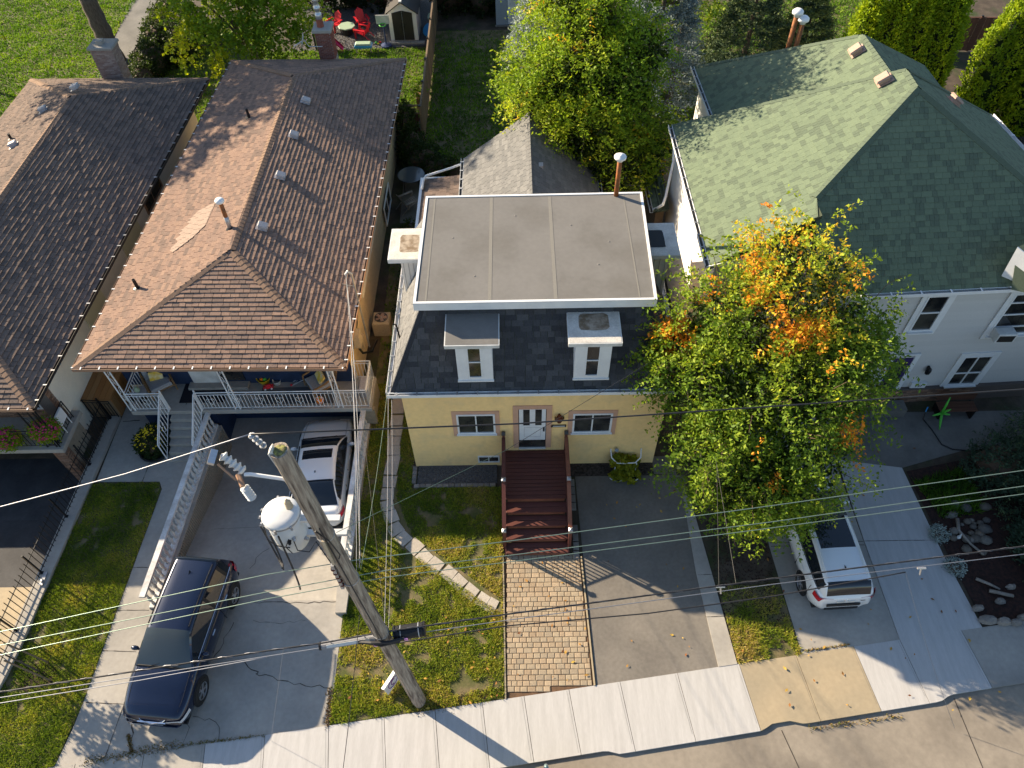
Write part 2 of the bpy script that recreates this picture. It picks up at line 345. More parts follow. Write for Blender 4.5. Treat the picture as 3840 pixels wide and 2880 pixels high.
def TR(x, y, z, rz=0.0, s=1.0): return Matrix.Translation((x, y, z)) @ Matrix.Rotation(rz, 4, 'Z') @ Matrix.Scale(s, 4)
def frame(o, x, y, z=None):
    x = Vector(x).normalized(); y = Vector(y); y = (y - x * y.dot(x)).normalized(); z = x.cross(y)
    m = Matrix((x, y, z)).transposed().to_4x4(); m.translation = Vector(o); return m
def textmesh(body, size, ext=0.004):
    cu = bpy.data.curves.new('text', 'FONT'); cu.body = body; cu.size = size; cu.extrude = ext; cu.align_x = 'CENTER'; cu.align_y = 'CENTER'
    o = bpy.data.objects.new('tmp', cu); COL.objects.link(o)
    me = bpy.data.meshes.new_from_object(o); bpy.data.objects.remove(o); return me
def wave(a, b, sag, n=12, off=(0, 0, 0)):
    a = Vector(a); b = Vector(b)
    return [a.lerp(b, t) + Vector(off) * 0 - Vector((0, 0, sag * 4 * t * (1 - t))) for t in [i / n for i in range(n + 1)]]

# ------------------------------------------------------------ shingles, caps, bricks, siding
def inside_range(poly, v):
    xs = []
    for i in range(len(poly)):
        a, b = poly[i], poly[(i + 1) % len(poly)]
        if (a[1] - v) * (b[1] - v) < 0: xs.append(a[0] + (b[0] - a[0]) * (v - a[1]) / (b[1] - a[1]))
    return (min(xs), max(xs)) if len(xs) > 1 else None
class Roof:
    def __init__(s, parent, mat_, exp=0.14, tab=0.3, th=0.02, nmax=300, tonepick=None):
        s.p = parent; s.m = mat_; s.exp = exp; s.tab = tab; s.th = th; s.gap = .006 if tonepick else .014; s.nmax = nmax; s.list = []; s.faces = []; s.rr = random.Random(3); s.tp = tonepick
    def face(s, pts, edge=0, ref=None):
        pts = [Vector(p) for p in pts]; k = len(pts)
        o = pts[edge]; u = (pts[(edge + 1) % k] - o).normalized()
        n = Vector((0, 0, 0))
        for i in range(k): n += (pts[i] - o).cross(pts[(i + 1) % k] - o)
        n.normalize()
        if n.z < 0: n = -n
        if ref: u = (Vector(ref[1]) - Vector(ref[0])).normalized()
        w = n.cross(u)
        c = sum(pts, Vector()) / k
        if (c - o).dot(w) < 0: u = -u; w = n.cross(u)
        p2 = [((p - o).dot(u), (p - o).dot(w)) for p in pts]
        vmax = max(q[1] for q in p2); v = min(q[1] for q in p2) + 0.0
        i = 0
        while v < vmax - 0.02:
            v1 = min(v + s.exp, vmax); rg0 = inside_range(p2, v + 0.004); rg1 = inside_range(p2, v1 - 0.004)
            if rg0 and rg1:
                x = rg0[0] - s.rr.uniform(0, s.tab); end = rg0[1]
                lo = min(rg0[0], rg1[0]); hi = max(rg0[1], rg1[1])
                x = lo - s.rr.uniform(0, s.tab)
                while x < hi:
                    dk = s.tp and s.rr.random() < .40; wd = s.tab * (s.rr.uniform(.42, .6) if dk else s.rr.choice((0.75, 1.0, 1.0, 1.3))); a, b = x, x + wd - s.gap; x += wd
                    a0, b0 = max(a, rg0[0]), min(b, rg0[1]); a1, b1 = max(a, rg1[0]), min(b, rg1[1])
                    if b0 - a0 < 0.01 and b1 - a1 < 0.01: continue
                    if b0 < a0: a0 = b0 = (a1 + b1) / 2 if a1 > rg0[1] or b1 < rg0[0] else max(min(a0, rg0[1]), rg0[0])
                    if b1 < a1: a1 = b1 = max(min((a0 + b0) / 2, rg1[1]), rg1[0])
                    full = abs(a0 - a) < 1e-6 and abs(b0 - b) < 1e-6 and abs(a1 - a) < 1e-6 and abs(b1 - b) < 1e-6
                    s.list.append((o, u, w, n, a0, b0, a1, b1, v, v1 + 0.006, full, (s.rr.uniform(0.01, .16) if dk else (s.rr.uniform(.22, .99) if s.tp else s.rr.uniform(.01, .99))), s.rr.uniform(0.8, 1.25)))
            v += s.exp; i += 1
    def finish(s, name='shingle'):
        th = s.th
        umes = []
        for tv in range(6):
            um = MB(); um.add([(0, 0, 0), (1, 0, 0), (1, 0, th), (0, 0, th), (0, 1, 0.003), (1, 1, 0.003)], [(3, 2, 5, 4), (0, 1, 2, 3), (1, 5, 2), (0, 3, 4)], (tv + .5) / 6)
            umes.append(um.mesh(name, s.m))
        def mid(q): return q[0] + q[1] * (q[4] + q[5]) * 0.5 + q[2] * q[8]
        def onscreen(p):
            d = p - CAMP; z = d.dot(_f)
            return abs(d.dot(_r)) < z * 0.70 and abs(d.dot(_u)) < z * 0.53
        cand = sorted([i for i, q in enumerate(s.list) if q[10] and onscreen(mid(q))], key=lambda i: (mid(s.list[i]) - CAMP).length)[:s.nmax]
        cs = set(cand); mb = MB()
        for i, (o, u, w, n, a0, b0, a1, b1, v, v1, full, tone, tk) in enumerate(s.list):
            if i in cs:
                mx = Matrix((u * (b0 - a0), w * (v1 - v), n * tk)).transposed().to_4x4(); mx.translation = o + u * a0 + w * v + n * 0.002
                q = link(name, umes[min(5, int(tone * 6))], s.p, mx)
            else:
                P = o + n * 0.002; t = n * th * tk
                A, B, C_, D = P + u * a0 + w * v, P + u * b0 + w * v, P + u * b1 + w * v1 + n * 0.003, P + u * a1 + w * v1 + n * 0.003
                mb.add([A, B, B + t, A + t, D, C_], [(3, 2, 5, 4), (0, 1, 2, 3), (1, 5, 2), (0, 3, 4)], tone)
        if mb.v:
            link(name + 's', mb.mesh(name + 's', s.m), s.p, kind='stuff')
def caps(parent, p0, p1, n1, n2, m, step=0.17, wd=0.15, name='ridge_cap', th=0.02):
    p0 = Vector(p0); p1 = Vector(p1); d = (p1 - p0); L = d.length; d.normalize(); n1 = Vector(n1).normalized(); n2 = Vector(n2).normalized()
    up = (n1 + n2).normalized()
    s1 = n1.cross(d).normalized(); s2 = d.cross(n2).normalized()
    if s1.dot(n2) > 0 and (s1.z > 0.2): s1 = -s1
    side = up.cross(d)
    s1 = d.cross(n1).normalized(); s1 = s1 if s1.dot(side) > 0 else -s1
    s2 = d.cross(n2).normalized(); s2 = s2 if s2.dot(side) < 0 else -s2
    if n1.dot(side) < 0: s1, s2 = (d.cross(n2).normalized(), d.cross(n1).normalized()); s1 = s1 if s1.dot(side) > 0 else -s1; s2 = s2 if s2.dot(side) < 0 else -s2; 
    mb = MB(); lift = 0.03
    c0 = up * (lift + th); e = up * 0.012
    A = s1 * wd + up * (lift + th * 0.6); B = s2 * wd + up * (lift + th * 0.6)
    Lq = step * 1.08
    pts = [A, c0, B, A - up * (th + 0.02), B - up * (th + 0.02), A + d * Lq - e, c0 + d * Lq - e, B + d * Lq - e, A + d * Lq - up * 0.05, B + d * Lq - up * 0.05]
    mb.add(pts, [(0, 1, 6, 5), (1, 2, 7, 6), (3, 1, 0), (3, 4, 1), (4, 2, 1), (0, 5, 8, 3), (2, 4, 9, 7)])
    me = mb.mesh(name, m)
    k = int(L / step)
    for i in range(k):
        link(name, me, parent, Matrix.Translation(p0 + d * (i * step)))
def bricks(parent, o, u, w, n, W, H, m, bl=0.2, bh=0.065, j=0.012, nmax=300, name='brick', proud=0.008, jm='mortar', skip=None):
    o = Vector(o); u = Vector(u).normalized(); w = Vector(w).normalized(); n = Vector(n).normalized()
    b = MB(); b.add([(0, 0, 0), (1, 0, 0), (1, 1, 0), (0, 1, 0), (0.02, 0.04, 1), (0.98, 0.04, 1), (0.98, 0.96, 1), (0.02, 0.96, 1)], [(4, 5, 6, 7), (0, 1, 5, 4), (1, 2, 6, 5), (2, 3, 7, 6), (3, 0, 4, 7)])
    me = b.mesh(name, m); cnt = 0; mb = MB(); v = 0.0; row = 0
    while v < H - bh * 0.6:
        x = -bl / 2 if row % 2 else 0.0
        while x < W:
            a, c = max(x, 0), min(x + bl - j, W)
            if c - a > 0.03 and not (skip and skip((a + c) / 2, v)):
                mx = Matrix((u * (c - a), w * (bh - j), n * (proud * random.uniform(0.6, 1.4)))).transposed().to_4x4(); mx.translation = o + u * a + w * v
                if cnt < nmax:
                    link(name, me, parent, mx); cnt += 1
                else: mb.add([mx @ Vector(p) for p in b.v], b.f, random.random())
            x += bl
        v += bh; row += 1
    if mb.v:
        link(name + 's', mb.mesh(name + 's', m), parent, kind='stuff')
def siding(parent, o, u, n, W, H, m, step=0.12, name='siding_board', th=0.02, lo=0.0):
    o = Vector(o); u = Vector(u).normalized(); n = Vector(n).normalized()
    b = MB(); b.add([(0, 0, 0), (1, 0, 0), (1, 0, 1), (0, 0, 1), (0, 1, 0.15), (1, 1, 0.15)], [(0, 1, 2, 3), (3, 2, 5, 4), (1, 5, 2), (0, 3, 4)])
    me = b.mesh(name, m); z = lo
    while z < H - 0.01:
        h = min(step, H - z)
        mx = Matrix((u * W, Vector((0, 0, h)), n * th)).transposed().to_4x4(); mx.translation = o + Vector((0, 0, z))
        link(name, me, parent, mx); z += step
def gutter(parent, a, b, out, m='white', strap='white', w=0.13, h=0.11, dark='gutter_dark', step=0.6):
    a = Vector(a); b = Vector(b); d = (b - a); L = d.length; d.normalize(); out = Vector(out).normalized(); up = Vector((0, 0, 1)); t = 0.012
    g = MB(); prof = [(0, 0), (0, -h), (w, -h), (w, 0.01), (w - t, 0.01), (w - t, -h + t), (t, -h + t), (t, 0)]
    vs = [a + out * x + up * z for x, z in prof] + [b + out * x + up * z for x, z in prof]; n = len(prof)
    g.add(vs, [(i, (i + 1) % n, n + (i + 1) % n, n + i) for i in range(n)] + [tuple(range(n)), tuple(range(2 * n - 1, n - 1, -1))])
    go = g.build('gutter', m, parent)
    f = MB(); q0 = [a + out * t - up * (h - 0.03), a + out * (w - t) - up * (h - 0.03)]; q1 = [p + d * L for p in q0]
    f.poly([q0[0], q0[1], q1[1], q1[0]]); f.build('gutter_bed', dark, go)
    s = MB(); x = step * 0.5
    while x < L:
        p = a + d * x + up * 0.012
        s.add([p - d * 0.02, p + d * 0.02, p + d * 0.02 + out * (w + 0.01), p - d * 0.02 + out * (w + 0.01)] + [q + up * 0.012 for q in (p - d * 0.02, p + d * 0.02, p + d * 0.02 + out * (w + 0.01), p - d * 0.02 + out * (w + 0.01))], [(4, 5, 6, 7), (0, 3, 2, 1), (0, 1, 5, 4), (2, 3, 7, 6), (1, 2, 6, 5), (3, 0, 4, 7)]); x += step
    if s.v: o = s.build('gutter_straps', strap, go); o['kind'] = 'stuff'
def window(parent, o, u, n, W, H, fw=0.06, fm='white', gm='glass', mull=(), cross=(), sill=None, depth=0.05, name='window', surround=None):
    """o = lower-left corner on the wall, u to the right, n outwards"""
    o = Vector(o); u = Vector(u).normalized(); n = Vector(n).normalized(); up = Vector((0, 0, 1)); mx = Matrix((u, up, n)).transposed().to_4x4(); mx.translation = o
    f = MB()
    for a in ((0, W, 0, fw), (0, W, H - fw, H), (0, fw, fw, H - fw), (W - fw, W, fw, H - fw)): f.box(a[0], a[1], a[2], a[3], 0.001, depth, mx=mx)
    for x in mull: f.box(x * W - fw * 0.35, x * W + fw * 0.35, fw, H - fw, 0.001, depth * 0.85, mx=mx)
    for y in cross: f.box(fw, W - fw, y * H - fw * 0.4, y * H + fw * 0.4, 0.001, depth * 0.87, mx=mx)
    fo = f.build(name, fm, parent)
    xs = [fw] + [x * W for x in mull] + [W - fw]; ys = [fw] + [y * H for y in cross] + [H - fw]
    for i in range(len(xs) - 1):
        for k in range(len(ys) - 1):
            g = MB(); g.box(xs[i] + 0.004, xs[i + 1] - 0.004, ys[k] + 0.004, ys[k + 1] - 0.004, 0.002, depth * 0.4, mx=mx); g.build('pane', gm, fo)
    if sill: s = MB(); s.box(-0.04, W + 0.04, -0.05, 0.0, 0.001, sill, mx=mx); s.build('sill', fm, fo)
    if surround:
        wd, sm, sd = surround; t = MB()
        for a in ((-wd, W + wd, -wd, -0.001), (-wd, W + wd, H + 0.001, H + wd), (-wd, -0.001, 0, H), (W + 0.001, W + wd, 0, H)): t.box(a[0], a[1], a[2], a[3], 0.001, sd, mx=mx)
        t.build('surround', sm, fo)
    return fo

# ------------------------------------------------------------ ground, street, pavement
def sw_top(x): return -9.15 + 0.132 * (x + 8.7)          # upper edge of the sidewalk
def curb(x): return -9.04 + 0.137 * (x - 4.91)
HX0, HX1, HY0, HY1 = -7.2, -1.93, -4.7, 2.95              # sunken ramp of the brown house
LX0, LX1, LY0, LY1 = -17.5, -11.3, -7.3, 0.55             # sunken drive of the left house
def ramp_h(y): return 0.0 if y < -4.7 else max(-1.15, -1.15 * (y + 4.7) / 5.0)
def ramp_l(y): return 0.0 if y < -7.3 else max(-1.0, -1.0 * (y + 7.3) / 6.0)
g = MB(); Zg = -0.02
def P3(x, y, z=Zg): return (x, y, z)
for q in (((-70, HY1), (70, HY1), (70, 110), (-70, 110)), ((-70, LY1), (HX0, LY1), (HX0, HY1), (-70, HY1)), ((HX1, LY1), (70, LY1), (70, HY1), (HX1, HY1)),
          ((-70, LY0), (LX0, LY0), (LX0, LY1), (-70, LY1)), ((LX1, LY0), (HX0, LY0), (HX0, LY1), (LX1, LY1)), ((HX0, LY0), (HX1, LY0), (HX1, HY0), (HX0, HY0)),
          ((HX1, LY0), (70, LY0), (70, LY1), (HX1, LY1)), ((-70, curb(-70)), (HX0, curb(HX0)), (HX0, LY0), (-70, LY0)), ((HX0, curb(HX0)), (17, curb(17)), (17, LY0 + 0.02), (HX0, LY0))):
    g.poly([P3(*p) for p in q])
g.poly([P3(17, curb(17)), P3(70, curb(70)), P3(70, LY0), P3(17, LY0)])
struct('ground', g, 'dirt')
st = MB(); st.poly([(-70, -60, -0.06), (70, -60, -0.06), (70, curb(70) + 0.35, -0.06), (-70, curb(-70) + 0.35, -0.06)])
street = struct('street', st, 'street')
jt = MB()
for a, b in (((10.392, -8.469, -0.060), (10.629, -9.388, -0.060)), ((15.266, -7.710, -0.060), (15.353, -9.438, -0.060))):
    a = Vector(a); b = a + (Vector(b) - a) * 2.5; s_ = Vector((0.012, 0, 0))
    jt.poly([a - s_ + V3(0, 0, .004), b - s_ + V3(0, 0, .004), b + s_ + V3(0, 0, .004), a + s_ + V3(0, 0, .004)])
jt.build('expansion_joint', 'crack', street)

# sidewalk: one slab after another, gaps between
sw = MB(); sw.poly([(-40, curb(-40) + 0.02, -0.012), (40, curb(40) + 0.02, -0.012), (40, sw_top(40), -0.012), (-40, sw_top(-40), -0.012)])
side = struct('sidewalk', sw, 'crack')
xt = [p[0] for p in ((-8.318, -9.101, -0.000), (-6.568, -8.896, 0.000), (-4.995, -8.687, 0.000), (-3.441, -8.476, 0.000), (-1.761, -8.227, 0.000), (-0.279, -8.020, 0.000), (1.094, -7.809, 0.000), (2.382, -7.619, 0.000), (3.529, -7.486, 0.000), (4.774, -7.354, 0.000), (6.203, -7.147, 0.000), (7.828, -6.941, 0.000), (9.593, -6.708, 0.000), (11.245, -6.496, 0.000), (12.941, -6.282, 0.000), (14.306, -6.088, 0.000), (16.149, -5.858, 0.000), (17.957, -5.665, 0.000))]
xt = [-18, -16.3, -14.6, -12.9, -11.3, -9.9] + [x for x in xt if x > -9.2] + [18.6, 20.3, 22, 24]
dshift = 0.23
def bulge(x):                                              # the apron bows out over the street in front of each drive
    for a, b in ((-8.9, -1.9), (5.9, 9.75), (10.9, 14.75)):
        if a - 0.35 < x < b + 0.3: return 0.13 * max(0, min(1, (x - a + 0.35) / 0.35, (b + 0.3 - x) / 0.3))
    return 0.0
for i in range(len(xt) - 1):
    a, b = xt[i] + 0.007, xt[i + 1] - 0.007
    lo = []
    n_ = 10
    for k in range(n_ + 1):
        x = a + dshift + (b - a) * k / n_; lo.append((x, curb(x) - bulge(x - dshift * .5)))
    poly = lo + [(b, sw_top(b)), (a, sw_top(a))]
    m_ = 'concrete_new' if 0.5 * (a + b) < 9.6 else ('concrete_tan' if 0.5 * (a + b) < 13.1 else ('concrete_new' if 0.5 * (a + b) < 16.4 else 'concrete'))
    if 0.5 * (a + b) < -4.3: m_ = 'concrete'
    sl_ = MB(); sl_.prism(poly, -0.15, 0.006 + 0.004 * (i % 2)); sl_.build('slab', m_, side)
# tooled edge lines on the slabs
tl = MB()
for i, x in enumerate(xt[4:-2]):
    for off in (-0.07,):
        a = Vector((x + off, sw_top(x) - 0.03, 0.0125)); b = Vector((x + off + dshift, curb(x + dshift) + 0.05, 0.0125)); s_ = Vector((0.004, 0, 0))
        tl.poly([a - s_ * .6, b - s_ * .6, b + s_ * .6, a + s_ * .6])
tl.build('tooled_line', 'concrete_dark', side)

# drives and walks
dr = MB()
dr.poly([(-8.62, -0.46, .0), (-7.25, -0.46, .0), (-7.35, -4.9, .0), (-7.2, -4.7, 0), (-1.95, -4.7, 0), (-1.8, -4.98, 0), (-1.74, sw_top(-1.75), 0), (-8.85, sw_top(-8.85), 0), (-8.72, -8.3, 0), (-8.66, -7.5, 0), (-8.55, -3.7, 0), (-8.46, -0.75, 0)])
dr.poly([(-10.78, 2.3, 0), (-10.78, -0.44, 0), (-8.62, -0.46, 0), (-7.25, -0.46, 0), (-7.25, 3.0, 0), (-10.78, 3.0, 0)])
ys = [-4.7, -3.5, -2.2, -0.8, 0.3, HY1 + 0.5]
for i in range(len(ys) - 1): dr.poly([(HX0, ys[i], ramp_h(ys[i])), (HX1, ys[i], ramp_h(ys[i])), (HX1, ys[i + 1], ramp_h(ys[i + 1])), (HX0, ys[i + 1], ramp_h(ys[i + 1]))])
drive = struct('concrete_driveway', dr, 'concrete')
cr = MB()
def crk(pts, w=0.012, zf=lambda x, y: 0.004, seed=1, mb=cr, jit=0.05):
    rr = random.Random(seed); P = []
    for i in range(len(pts) - 1):
        a = Vector((*pts[i][:2], 0)); b = Vector((*pts[i + 1][:2], 0)); n = max(2, int((b - a).length / 0.16))
        for k in range(n): q = a.lerp(b, k / n); P.append(q + Vector((rr.uniform(-jit, jit), rr.uniform(-jit, jit), 0)) * (0 if k == 0 and i == 0 else 1))
    P.append(Vector((*pts[-1][:2], 0)))
    for i in range(len(P) - 1):
        d = (P[i + 1] - P[i]).normalized(); s_ = Vector((-d.y, d.x, 0)) * w * rr.uniform(0.4, 1)
        q = [P[i] - s_, P[i + 1] - s_, P[i + 1] + s_, P[i] + s_]
        mb.poly([(p.x, p.y, zf(p.x, p.y)) for p in q])
zh = lambda x, y: (ramp_h(y) if HX0 <= x <= HX1 else 0.0) + 0.005
crk([(-7.271, -7.837, 0.000), (-7.029, -8.393, 0.000), (-6.948, -8.752, 0.000)], 0.02, zh, 1)
crk([(-5.624, -7.919, 0.000), (-5.566, -8.258, 0.000), (-5.598, -8.619, 0.000)], 0.008, zh, 2)
crk([(-5.516, -7.951, 0.000), (-4.824, -8.083, 0.000), (-4.664, -8.540, 0.000)], 0.008, zh, 3)
crk([(-4.415, -6.505, 0.000), (-4.006, -6.812, 0.000), (-4.035, -6.812, 0.000), (-3.097, -7.088, 0.000), (-1.856, -7.249, 0.000)], 0.014, zh, 4)
crk([(-4.993, -5.340, 0.000), (-5.133, -5.804, 0.000), (-5.366, -6.425, 0.000)], 0.014, zh, 5)
crk([(-4.545, -4.738, 0.000), (-3.451, -4.772, 0.000), (-2.042, -4.754, 0.000)], 0.012, zh, 6)
crk([(-4.427, -5.294, 0.000), (-3.697, -5.376, 0.000), (-2.850, -5.333, 0.000)], 0.006, zh, 7)
crk([(-4.589, -2.755, 0.000), (-4.865, -3.083, 0.000), (-4.996, -3.528, 0.000)], 0.01, zh, 8)
crk([(-6.637, -1.931, 0.000), (-4.772, -1.852, 0.000)], 0.006, zh, 9, jit=0.01)
for p in ([(-8.632, -4.923, 0.000), (-7.633, -4.937, 0.000)], [(-8.620, -6.125, 0.000), (-7.626, -6.173, 0.000)], [(-8.601, -7.554, 0.000), (-7.492, -7.614, 0.000)], [(-7.516, -7.646, 0.000), (-7.584, -8.922, 0.000)], [(-8.596, -3.554, 0.000), (-7.765, -3.567, 0.000)], [(-9.186, 0.484, 0.000), (-9.210, -0.457, 0.000)]):
    crk(p, 0.012, zh, 10, jit=0.004)
crk([(-10.685, 2.078, 0.000), (-10.090, 2.120, 0.000)], 0.025, zh, 11)
cr.build('crack', 'crack', drive)
# joint weeds along the sidewalk
asph = MB(); asph.poly([(5.36, -0.5, 0.0), (9.02, -0.5, 0.0), (8.83, -3.97, 0), (9.0, sw_top(9.0), 0), (5.53, sw_top(5.53), 0), (5.44, -3.8, 0)])
struct('asphalt_driveway', asph, 'asphalt')
stp = MB(); stp.prism([(8.84, -1.3), (9.05, -1.3), (9.3, -3.98), (9.54, sw_top(9.54)), (9.0, sw_top(9.0)), (8.83, -3.97)], -0.1, 0.02)
cs = struct('concrete_strip', stp, 'concrete')
jj = MB()
for p in ((8.926, -4.071, 0.000), (8.921, -5.379, 0.000)): crk([(8.86, p[1], 0), (9.42, p[1] + 0.02, 0)], 0.01, lambda x, y: 0.026, 3, jj, 0.003)
jj.build('joint', 'crack', cs)
gd = MB(); gd.poly([(11.25, 1.9, 0.0), (11.25, -3.2, 0), (11.42, sw_top(11.42), 0), (14.3, sw_top(14.3), 0), (14.22, -3.0, 0), (14.1, 1.9, 0)])
gdr = struct('concrete_parking_pad', gd, 'concrete')
jj = MB()
for p in ((11.252, -3.148, 0.000), (14.244, -3.030, 0.000)): crk([(11.3, p[1], 0), (14.2, p[1], 0)], 0.01, lambda x, y: 0.005, 3, jj, 0.004)
jj.build('joint', 'crack', gdr)
g2 = MB()
g2.prism([(14.235, 0.0), (14.235, -3.0), (14.31, sw_top(14.31)), (16.78, sw_top(16.78)), (16.5, -3.5), (16.3, -0.36)], -0.1, 0.012)
gw = struct('concrete_walkway', g2, 'concrete_pale' if 'concrete_pale' in M else 'concrete_new')
jj = MB()
for y in (-3.02,): crk([(14.25, y, 0), (16.45, y, 0)], 0.01, lambda x, y: 0.016, 3, jj, 0.003)
jj.build('joint', 'crack', gw)
g3 = MB(); g3.poly([(14.1, -0.02, 0.0), (16.3, -0.36, 0), (18.6, 0.3, 0), (21.5, 0.4, 0), (21.5, 1.95, 0), (14.1, 1.95, 0)]); struct('concrete_patio', g3, 'concrete_dark')
# left drive: old asphalt above, pale concrete below
ld = MB(); le = MB()
ys = [-7.3, -5.5, -3.9]
for i in range(2): le.poly([(LX0, ys[i], ramp_l(ys[i])), (LX1, ys[i], ramp_l(ys[i])), (LX1, ys[i + 1], ramp_l(ys[i + 1])), (LX0, ys[i + 1], ramp_l(ys[i + 1]))])
ys = [-3.9, -2.6, -1.3, 2.5]
for i in range(3): ld.poly([(LX0, ys[i], ramp_l(ys[i])), (LX1, ys[i], ramp_l(ys[i])), (LX1, ys[i + 1], ramp_l(ys[i + 1])), (LX0, ys[i + 1], ramp_l(ys[i + 1]))])
le.poly([(-17.5, sw_top(-17.5), 0.0), (-11.25, sw_top(-11.25), 0.0), (-11.25, -7.3, 0.0), (-17.5, -7.3, 0.0)])
struct('sunken_driveway', le, 'concrete_tan'); struct('sunken_asphalt', ld, 'asphalt_dark')

# paver strip in front of the deck steps
pv = MB(); pv.poly([(3.0, -3.36, -0.012), (5.33, -3.4, -0.012), (5.45, sw_top(5.45), -0.012), (3.06, sw_top(3.06), -0.012)])
pav = struct('paver_path', pv, 'paver_joint')
pm = MB(); pm.box(0, 1, 0, 1, 0, 1, bev=0.12); pmesh = pm.mesh('paver', 'paver')
cand = []; y = sw_top(3.06) + 0.02; row = 0
rp = random.Random(5)
while y < -3.42:
    x = 3.07 + (0.0 if row % 2 else -0.08); xe = 5.31 + (-3.4 - y) * 0.03
    while x < xe - 0.06:
        w_ = rp.choice((0.155, 0.2, 0.2, 0.24)); w_ = min(w_, xe - x)
        if x + w_ > 3.07 and y > sw_top(x + w_) + 0.01: cand.append((max(x, 3.05), y, w_ - (max(x, 3.05) - x)))
        x += w_
    y += 0.152; row += 1
cand.sort(key=lambda q: -q[1] * -1)
ov = MB()
for i, (x, y, w_) in enumerate(cand):
    mx = TR(x + 0.007, y + 0.007, -0.03) @ Matrix.Rotation(rp.uniform(-.02, .02), 4, 'Z') @ Matrix.Diagonal((w_ - 0.014, 0.138, 0.036 + rp.uniform(0, 0.01), 1))
    if i < 300: link('paver', pmesh, pav, mx)
    else: ov.add([mx @ Vector(p) for p in pm.v], pm.f, random.random())
if ov.v: ov.build('pavers', 'paver', pav, kind='stuff')
eg = MB(); eg.prism([(2.93, -3.4), (2.97, -3.4), (3.04, sw_top(3.04)), (3.0, sw_top(3.0))], -0.05, 0.03); eg.prism([(5.35, -3.4), (5.39, -3.4), (5.51, sw_top(5.5)), (5.47, sw_top(5.47))], -0.05, 0.035); eg.build('edging', 'concrete_tan', pav)
# edging stones beside the deck
for i in range(8):
    y0 = -0.62 - i * 0.3 - (0.5 if i > 3 else 0); b = MB(); b.box(5.14, 5.32, y0 - 0.26, y0, -0.05, 0.05, bev=0.02); b.build('edge_block', 'edge_stone', pav)

# stepping stone path
pth = MB(); pth.poly([(-1.1, 3.6, -0.014), (-0.6, 3.6, -0.014), (-0.6, -1.4, -0.014), (0.2, -2.7, -0.014), (2.9, -4.75, -0.014), (2.9, -5.25, -0.014), (-0.1, -3.1, -0.014), (-1.1, -1.5, -0.014)])
spath = struct('stepping_stone_path', pth, 'soil_grass')
pts = [Vector(p) for p in ((-0.853, 2.807, 0.000), (-0.840, 2.423, 0.000), (-0.840, 1.940, 0.000), (-0.818, 1.467, 0.000), (-0.844, 1.057, 0.000), (-0.827, 0.653, 0.000), (-0.811, 0.258, 0.000), (-0.836, -0.129, 0.000), (-0.852, -0.603, 0.000), (-0.867, -1.066, 0.000), (-0.842, -1.518, 0.000), (-0.685, -1.919, 0.000), (-0.508, -2.355, 0.000), (-0.209, -2.699, 0.000), (0.177, -2.996, 0.000), (0.503, -3.329, 0.000), (0.857, -3.616, 0.000), (1.282, -3.919, 0.000), (1.588, -4.197, 0.000), (1.963, -4.509, 0.000), (2.331, -4.779, 0.000), (2.621, -4.932, 0.000))]
pts = [Vector((-0.84, 3.3, 0))] + pts
rs = random.Random(9)
for i, p in enumerate(pts):
    d = (pts[min(i + 1, len(pts) - 1)] - pts[max(i - 1, 0)]).normalized(); nx = Vector((-d.y, d.x, 0)); l = 0.2; w_ = 0.22
    l = 0.46 * ((pts[min(i + 1, len(pts) - 1)] - pts[max(i - 1, 0)]).length / (2 if 0 < i < len(pts) - 1 else 1))
    q = [p - d * l - nx * w_, p + d * l - nx * w_, p + d * l + nx * w_, p - d * l + nx * w_]
    q = [a + Vector((rs.uniform(-.025, .025), rs.uniform(-.025, .025), 0)) for a in q]
    b = MB(); b.prism([(a.x, a.y) for a in q], -0.05, 0.02 + rs.uniform(0, 0.012)); b.build('stepping_stone', 'flagstone', spath)
# gravel and mulch beds by the yellow house
gb = MB(); gb.poly([(0.08, -0.72, 0.012), (2.75, -0.72, 0.012), (2.75, 0.0, 0.012), (0.08, 0.0, 0.012)]); bed = struct('gravel_bed', gb, 'gravel_bed')
x = -0.02
for i in range(14):
    b = MB(); b.box(x, x + 0.185, -0.86, -0.73, -0.05, 0.055, bev=0.015); b.build('border_block', 'edge_stone', bed); x += 0.195
for i in range(4):
    b = MB(); b.box(-0.1, 0.04, -0.7 + i * 0.17, -0.54 + i * 0.17, -0.05, 0.055, bev=0.015); b.build('border_block', 'edge_stone', bed)
mb_ = MB(); mb_.poly([(5.2, -0.5, 0.012), (7.98, -0.5, 0.012), (7.98, 0.02, 0.012), (5.2, 0.02, 0.012)]); struct('mulch_bed', mb_, 'mulch_grey')
fb = MB(); fb.poly([(8.0, -0.45, 0.006), (8.75, -0.5, 0.006), (8.75, 0.25, 0.006), (8.0, 0.25, 0.006)]); struct('flagstone_pad', fb, 'edge_stone')
def pebbles(name, x0, x1, y0, y1, n, r, m, z=0.01, kindp=None):
    b = MB(); rr = random.Random(n)
    for i in range(n):
        a = rr.uniform(0, 6.28); s_ = rr.uniform(0.5, 1.2) * r; x, y = rr.uniform(x0, x1), rr.uniform(y0, y1)
        vs = [(x + s_ * math.cos(a), y + s_ * math.sin(a), z), (x + s_ * math.cos(a + 2.1), y + s_ * math.sin(a + 2.1), z), (x + s_ * math.cos(a + 4.2), y + s_ * math.sin(a + 4.2), z), (x, y, z + s_ * rr.uniform(0.5, 0.9))]
        b.add(vs, [(0, 1, 3), (1, 2, 3), (2, 0, 3)], rr.random())
    o = b.build(name, m); o['kind'] = 'stuff'; o['label'] = kindp or name; o['category'] = 'gravel'
    return o
pebbles('gravel', 0.1, 2.75, -0.7, -0.02, 2600, 0.02, 'stone', 0.012, 'grey gravel in the bed under the yellow front wall')
